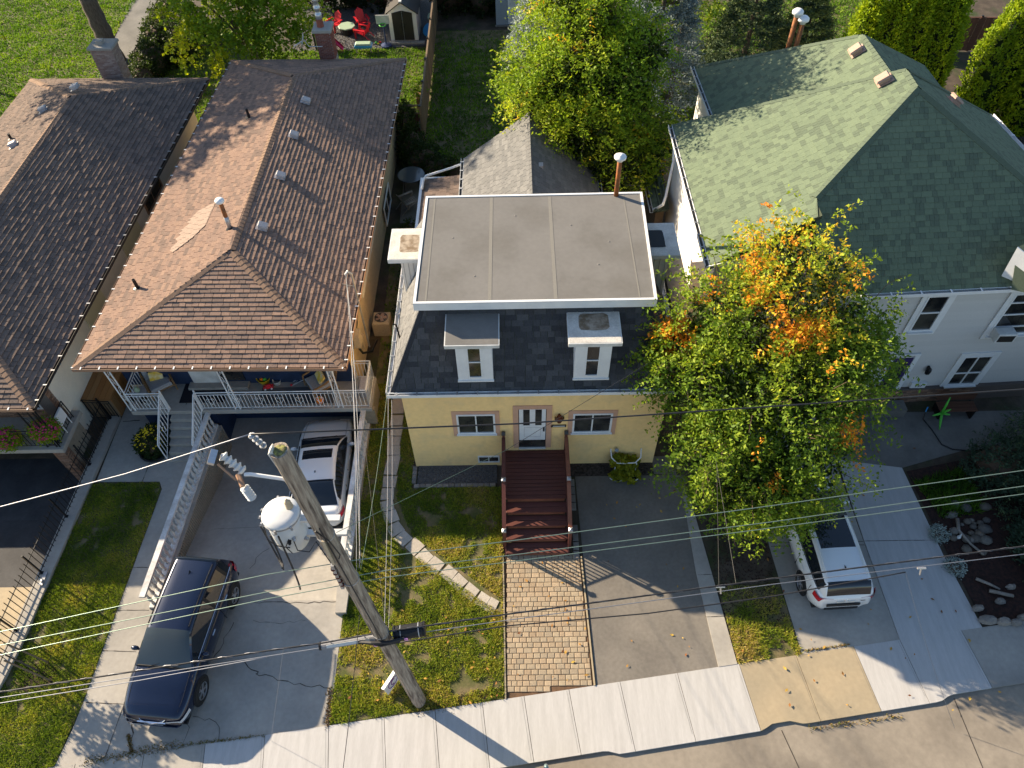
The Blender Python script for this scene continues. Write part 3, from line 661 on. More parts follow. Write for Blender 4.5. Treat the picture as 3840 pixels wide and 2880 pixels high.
pebbles('wood_chips', 5.22, 7.95, -0.48, 0.0, 1500, 0.022, 'mulch_grey', 0.012, 'dark wood chips along the foot of the yellow wall')
pebbles('wood_chips', 9.4, 11.2, -6.2, -1.0, 1800, 0.03, 'mulch', 0.0, 'dark bark mulch between the asphalt drive and the white car')

# grass ------------------------------------------------------------
def in_poly(px, py, poly):
    c = np.zeros(px.shape, bool); n = len(poly)
    for i in range(n):
        x1, y1 = poly[i]; x2, y2 = poly[(i + 1) % n]
        t = ((y1 > py) != (y2 > py)) & (px < (x2 - x1) * (py - y1) / (y2 - y1 + 1e-12) + x1); c ^= t
    return c
_ng = rng.random((64, 64))
def vnoise(x, y, s):
    X = x * s; Y = y * s; xi = np.floor(X).astype(int); yi = np.floor(Y).astype(int); fx = X - xi; fy = Y - yi
    fx = fx * fx * (3 - 2 * fx); fy = fy * fy * (3 - 2 * fy); g_ = lambda a, b: _ng[a % 64, b % 64]
    return (g_(xi, yi) * (1 - fx) + g_(xi + 1, yi) * fx) * (1 - fy) + (g_(xi, yi + 1) * (1 - fx) + g_(xi + 1, yi + 1) * fx) * fy
def raw_mesh(name, verts, nper, tone, m, smooth=False, normals=None):
    n = len(verts) // nper; me = bpy.data.meshes.new(name)
    me.vertices.add(len(verts)); me.vertices.foreach_set('co', verts.astype(np.float32).ravel())
    me.loops.add(len(verts)); me.loops.foreach_set('vertex_index', np.arange(len(verts), dtype=np.int32))
    me.polygons.add(n); me.polygons.foreach_set('loop_start', np.arange(0, n * nper, nper, dtype=np.int32)); me.polygons.foreach_set('loop_total', np.full(n, nper, dtype=np.int32))
    me.materials.append(M[m]); a = me.attributes.new('tone', 'FLOAT', 'FACE'); a.data.foreach_set('value', tone.astype(np.float32))
    me.update(calc_edges=True); return me
def grass(poly, dens, h, w, m, label, bare=0.0, yellow=0.35, seed=1, holes=(), z=0.0, base='soil_grass', basez=-0.006, lawn='lawn', wear=None):
    if base:
        b = MB(); b.poly([(p[0], p[1], basez) for p in poly]); struct(lawn, b, base)
    r = np.random.default_rng(seed); xs = [p[0] for p in poly]; ys = [p[1] for p in poly]
    n = int((max(xs) - min(xs)) * (max(ys) - min(ys)) * dens)
    x = r.uniform(min(xs), max(xs), n); y = r.uniform(min(ys), max(ys), n); k = in_poly(x, y, poly)
    for hp in holes: k &= ~in_poly(x, y, hp)
    cl = vnoise(x, y, 5.0) * 0.5 + vnoise(x + 9, y, 2.2) * 0.3 + vnoise(x, y + 7, 0.9) * 0.2
    k &= cl > bare * r.uniform(0.8, 1.15, n)
    if wear is not None: k &= r.random(n) > wear(x, y)
    x, y, cl = x[k], y[k], cl[k]; n = len(x)
    hh = h * (0.35 + 1.3 * cl) * r.uniform(0.5, 1.2, n); a = r.uniform(0, 6.283, n); ln = r.uniform(0.3, 1.3, n) * hh; la = r.uniform(0, 6.283, n); ww = w * r.uniform(0.6, 1.4, n)
    v = np.zeros((n, 3, 3)); v[:, 0] = np.stack([x - np.cos(a) * ww, y - np.sin(a) * ww, np.full(n, z)], 1); v[:, 1] = np.stack([x + np.cos(a) * ww, y + np.sin(a) * ww, np.full(n, z)], 1)
    v[:, 2] = np.stack([x + np.cos(la) * ln, y + np.sin(la) * ln, z + hh], 1)
    tone = np.clip(yellow + (vnoise(x, y + 31, 1.4) - 0.5) * 0.7 + r.normal(0, 0.16, n) + (cl - 0.5) * 0.25, 0, 1)
    o = link('grass', raw_mesh('grass', v.reshape(-1, 3), 3, tone, m)); o['kind'] = 'stuff'; o['label'] = label; o['category'] = 'grass'; return o
lawnA = [(-1.83, -2.2), (-1.9, -4.9), (-1.77, -5.0), (-1.74, sw_top(-1.74) + 0.02), (2.98, sw_top(2.98) + 0.02), (2.93, -3.4), (2.9, -0.86), (-0.1, -0.86), (-0.1, 0.0), (-0.02, 3.6), (-1.78, 3.6)]
holes = [[(-1.1, 3.6), (-0.6, 3.6), (-0.58, -1.2), (0.05, -2.6), (2.9, -4.75), (2.9, -5.2), (-0.3, -2.95), (-1.08, -1.4)]]
def wearA(x, y): return np.clip(1.2 - np.hypot((x + 0.3) * 0.6, (y + 6.3) * 0.9), 0, 0.85) * vnoise(x, y, 3.0)
grass(lawnA, 2600, 0.075, 0.012, 'grass_lit', 'patchy short grass on the front lawn of the yellow house', bare=0.36, yellow=0.5, seed=2, holes=holes, wear=wearA)
grass([(-11.05, -0.5), (-8.62, -0.5), (-8.48, -0.8), (-8.56, -3.7), (-8.67, -7.5), (-8.86, sw_top(-8.86)), (-11.3, sw_top(-11.3)), (-11.1, -6.1)], 2600, 0.07, 0.011, 'grass_lit', 'short green grass on the strip lawn beside the black iron fence', bare=0.27, yellow=0.42, seed=3)
grass([(9.56, sw_top(9.6)), (11.4, sw_top(11.4)), (11.28, -4.4), (9.4, -4.4)], 2200, 0.08, 0.012, 'grass_lit', 'thin yellowing grass between the two drives', bare=0.42, yellow=0.6, seed=4, wear=lambda x, y: np.clip((y + 6.0) * 0.55, 0, 0.8))
grass([(-1.8, 3.6), (-0.02, 3.6), (-0.02, 12.2), (-1.9, 12.2)], 500, 0.12, 0.03, 'grass_far', 'weeds growing in the alley between the brown and the yellow house', bare=0.4, yellow=0.3, seed=5, wear=lambda x, y: np.clip((-0.9 - x) * 1.6, 0, 0.9))
grass([(-1.0, 17.5), (13.5, 17.5), (13.5, 30.9), (-1.1, 30.9)], 260, 0.11, 0.03, 'grass_far', 'dark shaded grass of the back yard behind the yellow house', bare=0.28, yellow=0.3, seed=6, wear=lambda x, y: np.clip((y - 27.5) * 0.35, 0, 0.9))
grass([(-10.9, 21.3), (-1.25, 21.3), (-1.2, 28.9), (-10.9, 28.7)], 300, 0.1, 0.03, 'grass_far', 'mown grass behind the brown roof below the gravel play area', bare=0.15, yellow=0.45, seed=7)
grass([(-34, 19.5), (-19.3, 19.5), (-19.2, 28), (-20.6, 31), (-21.1, 44), (-34, 44)], 260, 0.1, 0.03, 'grass_far', 'bright green lawn in the far left corner', bare=0.1, yellow=0.55, seed=8)
grass([(-17.6, 19.8), (-10.9, 19.8), (-10.9, 33), (-17.6, 33)], 200, 0.1, 0.03, 'grass_far', 'sunlit grass between the hedge and the brown roof', bare=0.15, yellow=0.55, seed=9)
grass([(13.5, 15.5), (26, 17), (26, 34), (13.5, 34)], 150, 0.12, 0.035, 'grass_far', 'shaded grass behind the green roofed house', bare=0.2, yellow=0.35, seed=10)
pw = MB(); pw.poly([(-21.2, 44, 0.006), (-19.3, 44, 0.006), (-19.45, 36, 0.006), (-18.9, 30, 0.006), (-18.7, 24, 0.006), (-19.9, 24, 0.006), (-20.3, 29, 0.006), (-21.1, 36, 0.006)]); struct('garden_path', pw, 'concrete_dark')
gp = MB(); gp.poly([(-9.5, 28.75, 0.004), (-3.3, 29.0, 0.004), (-1.3, 29.2, 0.004), (-1.2, 36, 0.004), (-9.5, 36, 0.004)]); struct('gravel_yard', gp, 'gravel_bed')
pebbles('gravel', -9.3, -4.0, 28.8, 32.5, 2500, 0.05, 'stone', 0.004, 'brown pebbles under the red chairs in the play area')
def edgeweeds(a, b, n, wd, label, seed=1, h=0.06, tone=0.5):
    r = random.Random(seed); m_ = MB(); a = Vector(a); b = Vector(b)
    for i in range(n):
        t = r.random() ** 1; p = a.lerp(b, t) + Vector((r.gauss(0, wd), r.gauss(0, wd), 0)); ang = r.uniform(0, 6.28); s_ = r.uniform(0.5, 1.3)
        d = Vector((math.cos(ang), math.sin(ang), 0)) * 0.014 * s_; q = Vector((r.uniform(-.03, .03), r.uniform(-.03, .03), h * s_ * r.uniform(0.4, 1)))
        m_.add([p - d, p + d, p + q], [(0, 1, 2)], min(1, max(0.01, r.gauss(tone, 0.3))))
    o = m_.build('edge_weeds', 'moss_edge'); o['kind'] = 'stuff'; o['label'] = label; o['category'] = 'weeds'
edgeweeds((-8.091, -9.076, 0.000), (-5.647, -8.678, 0.000), 800, 0.07, 'rusty weeds in the joint between the concrete drive and the sidewalk', 1)
edgeweeds((-5.647, -8.678, 0.000), (-3.432, -8.464, 0.000), 350, 0.025, 'thin dark weeds in the joint below the drive', 2, tone=0.3)
edgeweeds((-7.160, -8.392, 0.000), (-6.878, -8.871, 0.000), 250, 0.03, 'dry weeds in the cracked slab corner', 3, tone=0.7)
edgeweeds((11.476, -6.403, 0.000), (12.822, -6.232, 0.000), 250, 0.02, 'low weeds in the joint below the white hatchback', 4)
edgeweeds((11.137, -8.447, -0.060), (13.705, -8.158, -0.060), 240, 0.04, 'mossy weeds in the gutter under the tan slabs', 5, h=0.1)
edgeweeds((-1.853, -7.266, 0.000), (-1.775, -8.240, 0.000), 500, 0.05, 'rusty weeds along the driveway edge of the front lawn', 6, tone=0.8)
edgeweeds((0.515, -7.928, 0.000), (3.051, -7.357, 0.000), 900, 0.09, 'brown dry weeds where the lawn meets the sidewalk', 7, tone=0.75)
rl = random.Random(4); lf = MB()
for i in range(170):
    zone = rl.choice([(3.1, 5.4, -7.3, -3.6, .02), (9.5, 17, -8.4, -5.2, .03), (5.5, 9, -6.8, -1, .01), (-1.7, 2.9, -8.2, -5, .05), (9, 22, -13, -8.3, -.13), (5, 9, -10, -9.1, -.13), (11, 17, -5, 1, .02)])
    x, y = rl.uniform(zone[0], zone[1]), rl.uniform(zone[2], zone[3]); a = rl.uniform(0, 6.28); s_ = rl.uniform(0.02, 0.05)
    lf.add([(x + s_ * math.cos(a + k * 1.57) * (1.4 if k % 2 else .7), y + s_ * math.sin(a + k * 1.57) * (1.4 if k % 2 else .7), zone[4] + rl.uniform(0.005, 0.03)) for k in range(4)], [(0, 1, 2, 3)], rl.random())
o = lf.build('fallen_leaves', 'leaf_fallen'); o['kind'] = 'stuff'; o['label'] = 'scattered dry leaves on the paving and street'; o['category'] = 'leaves'

# ------------------------------------------------------------ the yellow house
YH = thing('yellow_house', 'small yellow stucco house with black shingled mansard, flat grey roof and dark red front steps', 'house', (4, 3, 0))
b = MB(); b.box(0, 8, 0, 6.9, -0.3, 3.92); b.build('wall', 'yellow_stucco', YH)
EX0, EX1, EY0, EY1, EZ = -0.30, 8.30, -0.03, 7.1, 4.0
TX0, TX1, TY0, TY1, TZ = 0.85, 7.18, 1.42, 5.75, 6.42
E_ = [(EX0, EY0, EZ), (EX1, EY0, EZ), (EX1, EY1, EZ), (EX0, EY1, EZ)]; T_ = [(TX0, TY0, TZ), (TX1, TY0, TZ), (TX1, TY1, TZ), (TX0, TY1, TZ)]
b = MB(); b.add(E_ + T_, [(3, 2, 1, 0), (4, 5, 6, 7), (0, 1, 5, 4), (1, 2, 6, 5), (2, 3, 7, 6), (3, 0, 4, 7)]); b.build('mansard_roof', 'roof_green_base', YH)
b = MB(); b.box(EX0 - .02, EX1 + .02, EY0 - .02, EY1 + .02, 3.86, 3.985); b.build('eave_board', 'white', YH)
rf = Roof(YH, 'roof_black', exp=0.17, tab=0.27, th=0.014)
rf.face([E_[0], E_[1], T_[1], T_[0]]); rf.face([E_[1], E_[2], T_[2], T_[1]]); rf.finish()
rf = Roof(YH, 'roof_grey', exp=0.17, tab=0.3, th=0.012, nmax=60); rf.face([E_[3], E_[0], T_[0], T_[3]]); rf.face([E_[2], E_[3], T_[3], T_[2]]); rf.finish('shingle')
nf = Vector((0, -2.42, 1.45)).normalized(); nl = Vector((-2.42, 0, 1.15)).normalized(); nr = Vector((2.42, 0, 1.12)).normalized()
caps(YH, E_[0], T_[0], nf, nl, 'roof_black', step=0.17, wd=0.12, th=0.012); caps(YH, E_[1], T_[1], nf, nr, 'roof_black', step=0.17, wd=0.12, th=0.012)
gutter(YH, (EX0 - 0.1, EY0, 4.08), (EX1 + 0.1, EY0, 4.08), (0, -1, 0), strap='galv', dark='galv')
gutter(YH, (EX0, EY1, 4.08), (EX0, EY0, 4.08), (-1, 0, 0), strap='galv', dark='galv')
gutter(YH, (EX1, EY0, 4.08), (EX1, EY1, 4.08), (1, 0, 0), strap='galv', dark='galv')
# flat roof slab
FX = [(0.602, 1.101, 6.620), (7.420, 1.100, 6.620), (7.566, 5.965, 6.620), (0.645, 5.943, 6.620)]
fr_ = [Vector(p) for p in FX]; cen = sum(fr_, Vector()) / 4
def inset(ps, d):
    out = []
    for p in ps: q = p.copy(); q.x += d if p.x < cen.x else -d; q.y += d if p.y < cen.y else -d; out.append(q)
    return out
b = MB(); b.prism([(p.x, p.y) for p in fr_], 6.36, 6.60); fo = b.build('roof_fascia', 'white', YH)
ins = inset(fr_, 0.075)
b = MB()
for i in range(4):
    a0, a1, c1_, c0 = fr_[i], fr_[(i + 1) % 4], ins[(i + 1) % 4], ins[i]
    b.slab([V3(a0.x, a0.y, 6.645), V3(a1.x, a1.y, 6.645), V3(c1_.x, c1_.y, 6.645), V3(c0.x, c0.y, 6.645)], 0.05, V3(0, 0, 1))
b.build('roof_edge_flashing', 'white', YH)
b = MB(); b.prism([(p.x, p.y) for p in inset(fr_, 0.077)], 6.58, 6.622); b.build('flat_roof_membrane', 'flat_roof', YH)
for xs, w in ((0.95, .025), (2.75, .05), (4.6, .05), (6.95, .02)):
    b = MB(); b.box(xs - w, xs + w, ins[0].y + .03, ins[3].y - .03, 6.6225, 6.627); b.build('membrane_seam', 'flat_seam', YH)
b = MB(); b.box(ins[0].x + .03, ins[1].x - .03, 3.5, 3.515, 6.6225, 6.626)
b = MB()
for x, y in ((1.6, 3.9), (2.3, 2.2), (5.2, 4.4), (5.9, 2.6), (3.5, 4.9), (6.3, 3.6)): b.blob((x, y, 6.624), 0.03, squash=0.4)
b.build('membrane_blister', 'flat_roof', YH, kind='stuff')
b = MB(); b.box(1.2, 7.0, 1.25, 1.45, 6.30, 6.37); b.build('soffit_board', 'white_old', YH)
# front dormers
def dormer(x0, x1, yf, yb, zt, wx0, wx1, zb, top, patch):
    d = MB(); cx = (wx0 + wx1) / 2
    d.prism([(wx0, yf), (wx1, yf), (wx1, 1.6), (wx0, 1.6)], 4.15, zt - 0.12); do = d.build('dormer', 'white', YH)
    t = MB(); t.slab([(x0, yf - .12, zt), (x1, yf - .12, zt), (x1, yb, zt + 0.12), (x0, yb, zt + 0.12)], 0.14); t.build('dormer_cap', 'white_old', do)
    t = MB(); t.slab([(x0 + .03, yf - .09, zt + .008), (x1 - .03, yf - .09, zt + .008), (x1 - .03, yb - .02, zt + .125), (x0 + .03, yb - .02, zt + .125)], 0.004); t.build('dormer_roofing', top, do)
    if patch:
        px = (x0 + x1) / 2; t = MB(); r_ = random.Random(3); P = []
        for k in range(16):
            a = 2 * math.pi * k / 16; sx = abs(math.cos(a)) ** 0.35 * math.copysign(1, math.cos(a)); sy = abs(math.sin(a)) ** 0.35 * math.copysign(1, math.sin(a))
            x_, y_ = px + sx * (x1 - x0) * 0.29 + r_.uniform(-.02, .02), (yf + yb) / 2 + 0.02 + sy * (yb - yf) * 0.24 + r_.uniform(-.02, .02)
            P.append((x_, y_, zt + .016 + 0.112 * (y_ - yf + .12) / (yb - yf + .12)))
        t.poly(P); t.build('roof_stain', 'membrane_stain', do)
    t = MB()
    for a0, a1 in ((wx0, wx0 + 0.3), (wx1 - 0.3, wx1)): t.box(a0, a1, yf - 0.035, yf - 0.002, zb, zt - 0.16)
    t.box(wx0 + .301, wx1 - .301, yf - 0.035, yf - 0.002, zb, zb + .08); t.build('corner_board', 'white', do)
    b2 = MB(); b2.box(wx0 - .02, wx1 + .02, yf - .07, yf - .002, zb - .06, zb - .002); b2.build('dormer_sill', 'white', do)
    window(do, (wx0 + .3, yf, zb + .09), (1, 0, 0), (0, -1, 0), wx1 - wx0 - .6, zt - .16 - zb - .1, fw=0.045, cross=(0.52,), depth=0.05)
dormer(1.46, 3.0, 0.2, 1.36, 5.98, 1.75, 2.78, 4.38, 'flat_roof', False)
dormer(4.92, 6.42, 0.2, 1.46, 5.98, 5.13, 6.16, 4.38, 'offwhite_membrane', True)
# side dormers
def sidedormer(x0, x1, y0, y1, bx0, bx1, top):
    d = MB(); d.box(bx0, bx1, y0 + 0.12, y1 - 0.05, 4.1, 5.78); do = d.build('side_dormer', 'siding_white', YH)
    for k in range(6):
        xx = bx0 + (bx1 - bx0) * (k + .5) / 6; t = MB(); t.box(xx - 0.008, xx + 0.008, y0 + 0.108, y0 + 0.119, 4.2, 5.76); t.build('batten', 'vent_grey', do)
    t = MB(); t.box(x0, x1, y0, y1, 5.80, 5.95); t.build('dormer_cap', 'white', do)
    t = MB(); t.box(x0 + .02, x1 - .02, y0 + .02, y1 - .02, 5.952, 5.958); t.build('dormer_roofing', 'offwhite_membrane', do)
    t = MB(); cx, cy = (x0 + x1) / 2, (y0 + y1) / 2; r_ = random.Random(8)
    t.poly([(cx + (abs(math.cos(a)) ** .3 * math.copysign(1, math.cos(a))) * 0.30 + r_.uniform(-.03, .03), cy + (abs(math.sin(a)) ** .3 * math.copysign(1, math.sin(a))) * 0.42 + r_.uniform(-.03, .03), 5.963) for a in [6.283 * k / 18 for k in range(18)]]); t.build('roof_stain', top, do)
sidedormer(-0.47, 0.8, 3.72, 5.2, -0.1, 0.82, 'membrane_stain'); sidedormer(7.2, 8.57, 3.7, 5.25, 7.2, 8.25, 'black')
# flue pipe
b = MB(); b.tube([(6.72, 5.82, 6.6), (6.72, 5.82, 7.95)], 0.075, 12); fp = b.build('flue_pipe', 'rust', YH, smooth=True)
b = MB(); b.lathe([(0.09, 7.9), (0.10, 7.98), (0.18, 8.0), (0.19, 8.05), (0.185, 8.07), (0.11, 8.08), (0.10, 8.12), (0.01, 8.13)], (6.72, 5.82, 0), 16); b.build('flue_cap', 'white', fp, smooth=True)
# door
def FP(x, y): return None
D0 = Vector((3.497, -0.000, 1.057)); D1 = Vector((4.367, 0.000, 1.033)); DT = Vector((3.517, 0.000, 3.142))
dw = D1.x - D0.x; dz0 = D0.z; dh = DT.z - D0.z
df = MB()
for a in ((D0.x - .17, D0.x - .002, dz0, dz0 + dh + .17), (D1.x + .002, D1.x + .17, dz0, dz0 + dh + .17), (D0.x - .001, D1.x + .001, dz0 + dh + .001, dz0 + dh + .17)): df.box(a[0], a[1], -0.03, -0.001, a[2], a[3])
df.build('door_surround', 'pink_trim', YH)
b = MB(); b.box(D0.x, D1.x, -0.012, -0.001, dz0, dz0 + dh); b.build('doorway', 'black', YH)
d = MB(); d.box(D0.x + .02, D1.x - .02, -0.022, -0.0125, dz0 + 0.44, dz0 + dh - .01); dr_ = d.build('door', 'white', YH)
for a in (0.17, 0.60):
    b = MB(); b.box(D0.x + dw * a, D0.x + dw * (a + .23), -0.027, -0.0225, dz0 + dh * 0.60, dz0 + dh - .02); b.build('pane', 'glass', dr_)
b = MB()
for x0, x1, z0, z1 in ((.2, .8, .30, .305), (.2, .8, .54, .545), (.2, .21, .305, .54), (.79, .8, .305, .54)): b.box(D0.x + dw * x0, D0.x + dw * x1, -.026, -.0225, dz0 + dh * z0, dz0 + dh * z1)
b.build('panel_moulding', 'vent_grey', dr_)
b = MB(); b.box(D0.x + .02, D1.x - .02, -0.022, -0.0125, dz0 + 0.03, dz0 + .435); b.build('lower_glass', 'glass', dr_)
b = MB(); b.box(D1.x - .10, D1.x - .05, -0.06, -0.023, dz0 + 0.95, dz0 + 1.15); b.build('handle', 'iron', dr_)
b = MB(); b.box(D0.x, D1.x, -0.07, -0.0, dz0 - .03, dz0 + 0.02); b.build('threshold', 'white_old', YH)
for k in (0,):
    wl = Vector((1.567, 0.000, 1.912)); wr = Vector((2.767, 0.000, 1.880)); wt = Vector((1.642, 0.000, 2.931))
    window(YH, wl, (1, 0, 0), (0, -1, 0), wr.x - wl.x, wt.z - wl.z, mull=(0.5,), depth=0.05, sill=0.09, surround=(0.14, 'pink_trim', 0.03))
    wl = Vector((5.191, 0.000, 1.881)); wr = Vector((6.424, -0.000, 1.848)); wt = Vector((5.145, 0.000, 2.882))
    window(YH, wl, (1, 0, 0), (0, -1, 0), wr.x - wl.x, wt.z - wl.z, mull=(0.5,), depth=0.05, sill=0.09, surround=(0.14, 'pink_trim', 0.03))
    window(YH, (2.12, 0, 0.22), (1, 0, 0), (0, -1, 0), 0.72, 0.36, fw=0.04, mull=(0.5,), depth=0.04)
# wall lamp and house number
LP_ = Vector((4.760, 0.000, 2.784)); lo = MB()
lo.lathe([(0.0, .14), (.09, .13), (.10, 0.10), (0.13, 0.0), (0.085, -.12), (.05, -.16), (.03, -.2)], (LP_.x, -0.14, LP_.z - .02), 6); lo.box(LP_.x - .03, LP_.x + .03, -.1, -.001, LP_.z, LP_.z + .09)
single('wall_lamp', lo, 'copper', 'brown coach lamp beside the white front door over the house number', 'lamp')
for ch, px in (('1', 2081.5), ('3', 2111.5)):
    q = Vector((4.637, 0.000, 2.633)) if ch == '1' else Vector((4.885, 0.000, 2.641))
    me = textmesh(ch, 0.24, 0.006); me.materials.append(M['text_black']); link('house_number', me, YH, Matrix.Translation((q.x, -0.012, q.z)) @ Matrix.Rotation(R(90), 4, 'X'))
q = Vector((4.753, 0.000, 2.232)); b = MB(); b.box(q.x - .24, q.x + .24, -0.03, -0.001, q.z - .05, q.z + .06); mbx = b.build('mail_slot', 'text_black', YH)
b = MB(); b.box(q.x - .18, q.x + .2, -0.036, -0.0305, q.z - .01, q.z + .035); b.build('mail_flap', 'white_old', mbx)
# rear wing
RE0, RE1, RYB, RZ0, RZ1, RXc = 1.38, 6.86, 13.35, 3.0, 5.05, 4.12
b = MB(); b.box(1.65, 6.6, 6.95, 13.05, -0.3, 3.0); b.build('rear_wall', 'plaster', YH)
b = MB(); b.add([(1.65, 13.05, 3.0), (6.6, 13.05, 3.0), (RXc, 13.05, 4.9), (1.65, 6.9, 3.0), (6.6, 6.9, 3.0), (RXc, 6.9, 4.9)], [(0, 1, 2), (3, 5, 4)]); b.build('gable', 'siding_white', YH)
b = MB()
b.slab([(RE0, 6.2, RZ0), (RE0, RYB, RZ0), (RXc, RYB, RZ1), (RXc, 6.2, RZ1)], 0.1, V3(0, 0, 1)); b.slab([(RE1, 6.2, RZ0), (RE1, RYB, RZ0), (RXc, RYB, RZ1), (RXc, 6.2, RZ1)], 0.1, V3(0, 0, 1)); b.build('rear_roof', 'roof_green_base', YH)
rf = Roof(YH, 'roof_grey', exp=0.145, tab=0.3, th=0.01, nmax=240); rf.face([(RE0, RYB, RZ0), (RE0, 6.6, RZ0), (RXc, 6.6, RZ1), (RXc, RYB, RZ1)]); rf.face([(RE1, 6.6, RZ0), (RE1, RYB, RZ0), (RXc, RYB, RZ1), (RXc, 6.6, RZ1)]); rf.finish()
caps(YH, (RXc, 6.6, RZ1), (RXc, RYB, RZ1), (-.6, 0, .8), (.6, 0, .8), 'roof_grey', step=0.25, wd=0.12, th=0.01)
gutter(YH, (RE0, RYB, RZ0 + .02), (RE0, 6.9, RZ0 + .02), (-1, 0, 0), strap='white', dark='gutter_dark'); gutter(YH, (RE1, 6.9, RZ0 + .02), (RE1, RYB, RZ0 + .02), (1, 0, 0), strap='white', dark='gutter_dark')
q = Vector((4.449, 10.151, 4.650)); b = MB(); b.box(q.x - .12, q.x + .12, q.y - .12, q.y + .12, 4.2, 4.85); b.build('roof_vent', 'vent_grey', YH)
# lean-to
b = MB(); b.box(-0.15, 1.64, 6.95, 12.1, -0.3, 2.62); b.build('lean_to_wall', 'plaster', YH)
b = MB(); b.slab([(-0.3, 6.6, 2.68), (1.38, 6.6, 2.9), (1.38, 12.35, 2.9), (-0.3, 12.35, 2.68)], 0.08); lo_ = b.build('lean_to_roof', 'roof_brown_base', YH)
rf = Roof(YH, 'roof_left', exp=0.145, tab=0.3, th=0.01, nmax=60); rf.face([(-0.3, 12.35, 2.68), (-0.3, 6.6, 2.68), (1.36, 6.6, 2.9), (1.36, 12.35, 2.9)]); rf.finish()
b = MB(); b.box(-0.42, -0.31, 6.6, 12.45, 2.56, 2.72); b.box(-0.31, 1.3, 12.36, 12.46, 2.62, 2.74); b.build('lean_to_gutter', 'white', YH)
b = MB(); b.tube([(1.25, 13.0, 2.95), (0.9, 12.85, 2.9), (-0.2, 12.4, 2.83), (-0.28, 12.1, 2.8), (-0.3, 11.6, 2.77)], 0.05, 6); b.build('downspout', 'white', YH, smooth=True)
# service mast stub on the left eave
q = Vector((-0.105, 1.818, 4.150)); b = MB(); p1 = Vector((-0.217, 2.103, 4.750)); b.tube([(q.x, q.y, 4.1), (p1.x, p1.y, 4.75), (p1.x - .1, p1.y, 4.78)], 0.03, 6); b.build('service_mast', 'iron', YH)

# ------------------------------------------------------------ wooden steps
DK = thing('front_steps', 'dark red wooden porch steps with black capped posts in front of the yellow house', 'steps', (4, -1.7, 0))
DX0, DX1 = 3.06, 4.96
n_ = 13; bw = 1.83 / n_
for i in range(n_):
    b = MB(); b.box(DX0, DX1, -0.02 - (i + 1) * bw + 0.007, -0.02 - i * bw - .005, 0.86, 0.895 + 0.002 * (i % 3), bev=0.006); b.build('deck_board', 'deck', DK)
b = MB(); b.box(DX0 + .05, DX1 - .05, -1.84, -1.80, 0.7, 0.86); b.build('riser', 'deck_light', DK)
for i in range(4):
    z = 0.89 - 0.18 * (i + 1); y0 = -1.85 - 0.375 * i
    for k in range(2):
        b = MB(); b.box(DX0, DX1, y0 - 0.19 * (k + 1) + .005, y0 - 0.19 * k - .003, z - 0.035, z, bev=0.006); b.build('tread', 'deck', DK)
    b = MB(); b.box(DX0 + .05, DX1 - .05, y0 - 0.365, y0 - 0.345, z - 0.17, z - 0.036); b.build('riser', 'deck_light', DK)
b = MB()
for x0, x1 in ((DX0 - .04, DX0 - .002), (DX1 + .002, DX1 + .04)):
    b.add([(x, y, z) for x in (x0, x1) for y, z in ((0, .55), (0, .87), (-1.83, .87), (-3.38, .12), (-3.38, 0.0), (-2.9, 0.0), (-1.83, .55))], [(0, 1, 2, 3, 4, 5, 6), (13, 12, 11, 10, 9, 8, 7)] + [(i, 7 + i, 7 + (i + 1) % 7, (i + 1) % 7) for i in range(7)])
b.build('stringer', 'deck', DK)
for sx in (DX0 - 0.05, DX1 + 0.05):
    P = [(-0.1, 0.0, 1.96), (-1.72, 0.0, 1.83), (-3.12, 0.0, 1.2)]
    for y, z0, z1 in P:
        b = MB(); b.box(sx - .045, sx + .045, y - .045, y + .045, z0, z1); po = b.build('post', 'deck', DK)
        b = MB(); b.prism([(sx - .065, y - .065), (sx + .065, y - .065), (sx + .065, y + .065), (sx - .065, y + .065)], z1, z1 + .05); b.add([(sx - .06, y - .06, z1 + .05), (sx + .06, y - .06, z1 + .05), (sx + .06, y + .06, z1 + .05), (sx - .06, y + .06, z1 + .05), (sx, y, z1 + .09)], [(0, 1, 4), (1, 2, 4), (2, 3, 4), (3, 0, 4)]); b.build('post_cap', 'post_cap' if y > -1 else 'galv', po)
    for (ya, za), (yb, zb), lowa, lowb, nb in (((-0.15, 1.80), (-1.68, 1.78), 1.0, 1.0, 12), ((-1.76, 1.68), (-3.08, 1.05), 0.98, 0.34, 10)):
        b = MB(); b.slab([(sx - .06, ya, za + .035), (sx + .06, ya, za + .035), (sx + .06, yb, zb + .035), (sx - .06, yb, zb + .035)], 0.035, V3(0, 0, 1)); b.build('hand_rail', 'deck_light' if sx > 4 else 'deck', DK)
        b = MB(); b.slab([(sx - .02, ya, lowa + .07), (sx + .02, ya, lowa + .07), (sx + .02, yb, lowb + .07), (sx - .02, yb, lowb + .07)], 0.07, V3(0, 0, 1)); b.build('bottom_rail', 'deck', DK)
        bb = MB(); bb.box(-.016, .016, -.016, .016, 0, 1); bm_ = bb.mesh('baluster', M['deck'])
        for k in range(nb):
            t = (k + .7) / (nb + .4); y = ya + (yb - ya) * t; z0 = lowa + (lowb - lowa) * t + .07; z1 = za + (zb - za) * t
            link('baluster', bm_, DK, Matrix.Translation((sx, y, z0)) @ Matrix.Diagonal((1, 1, z1 - z0, 1)))

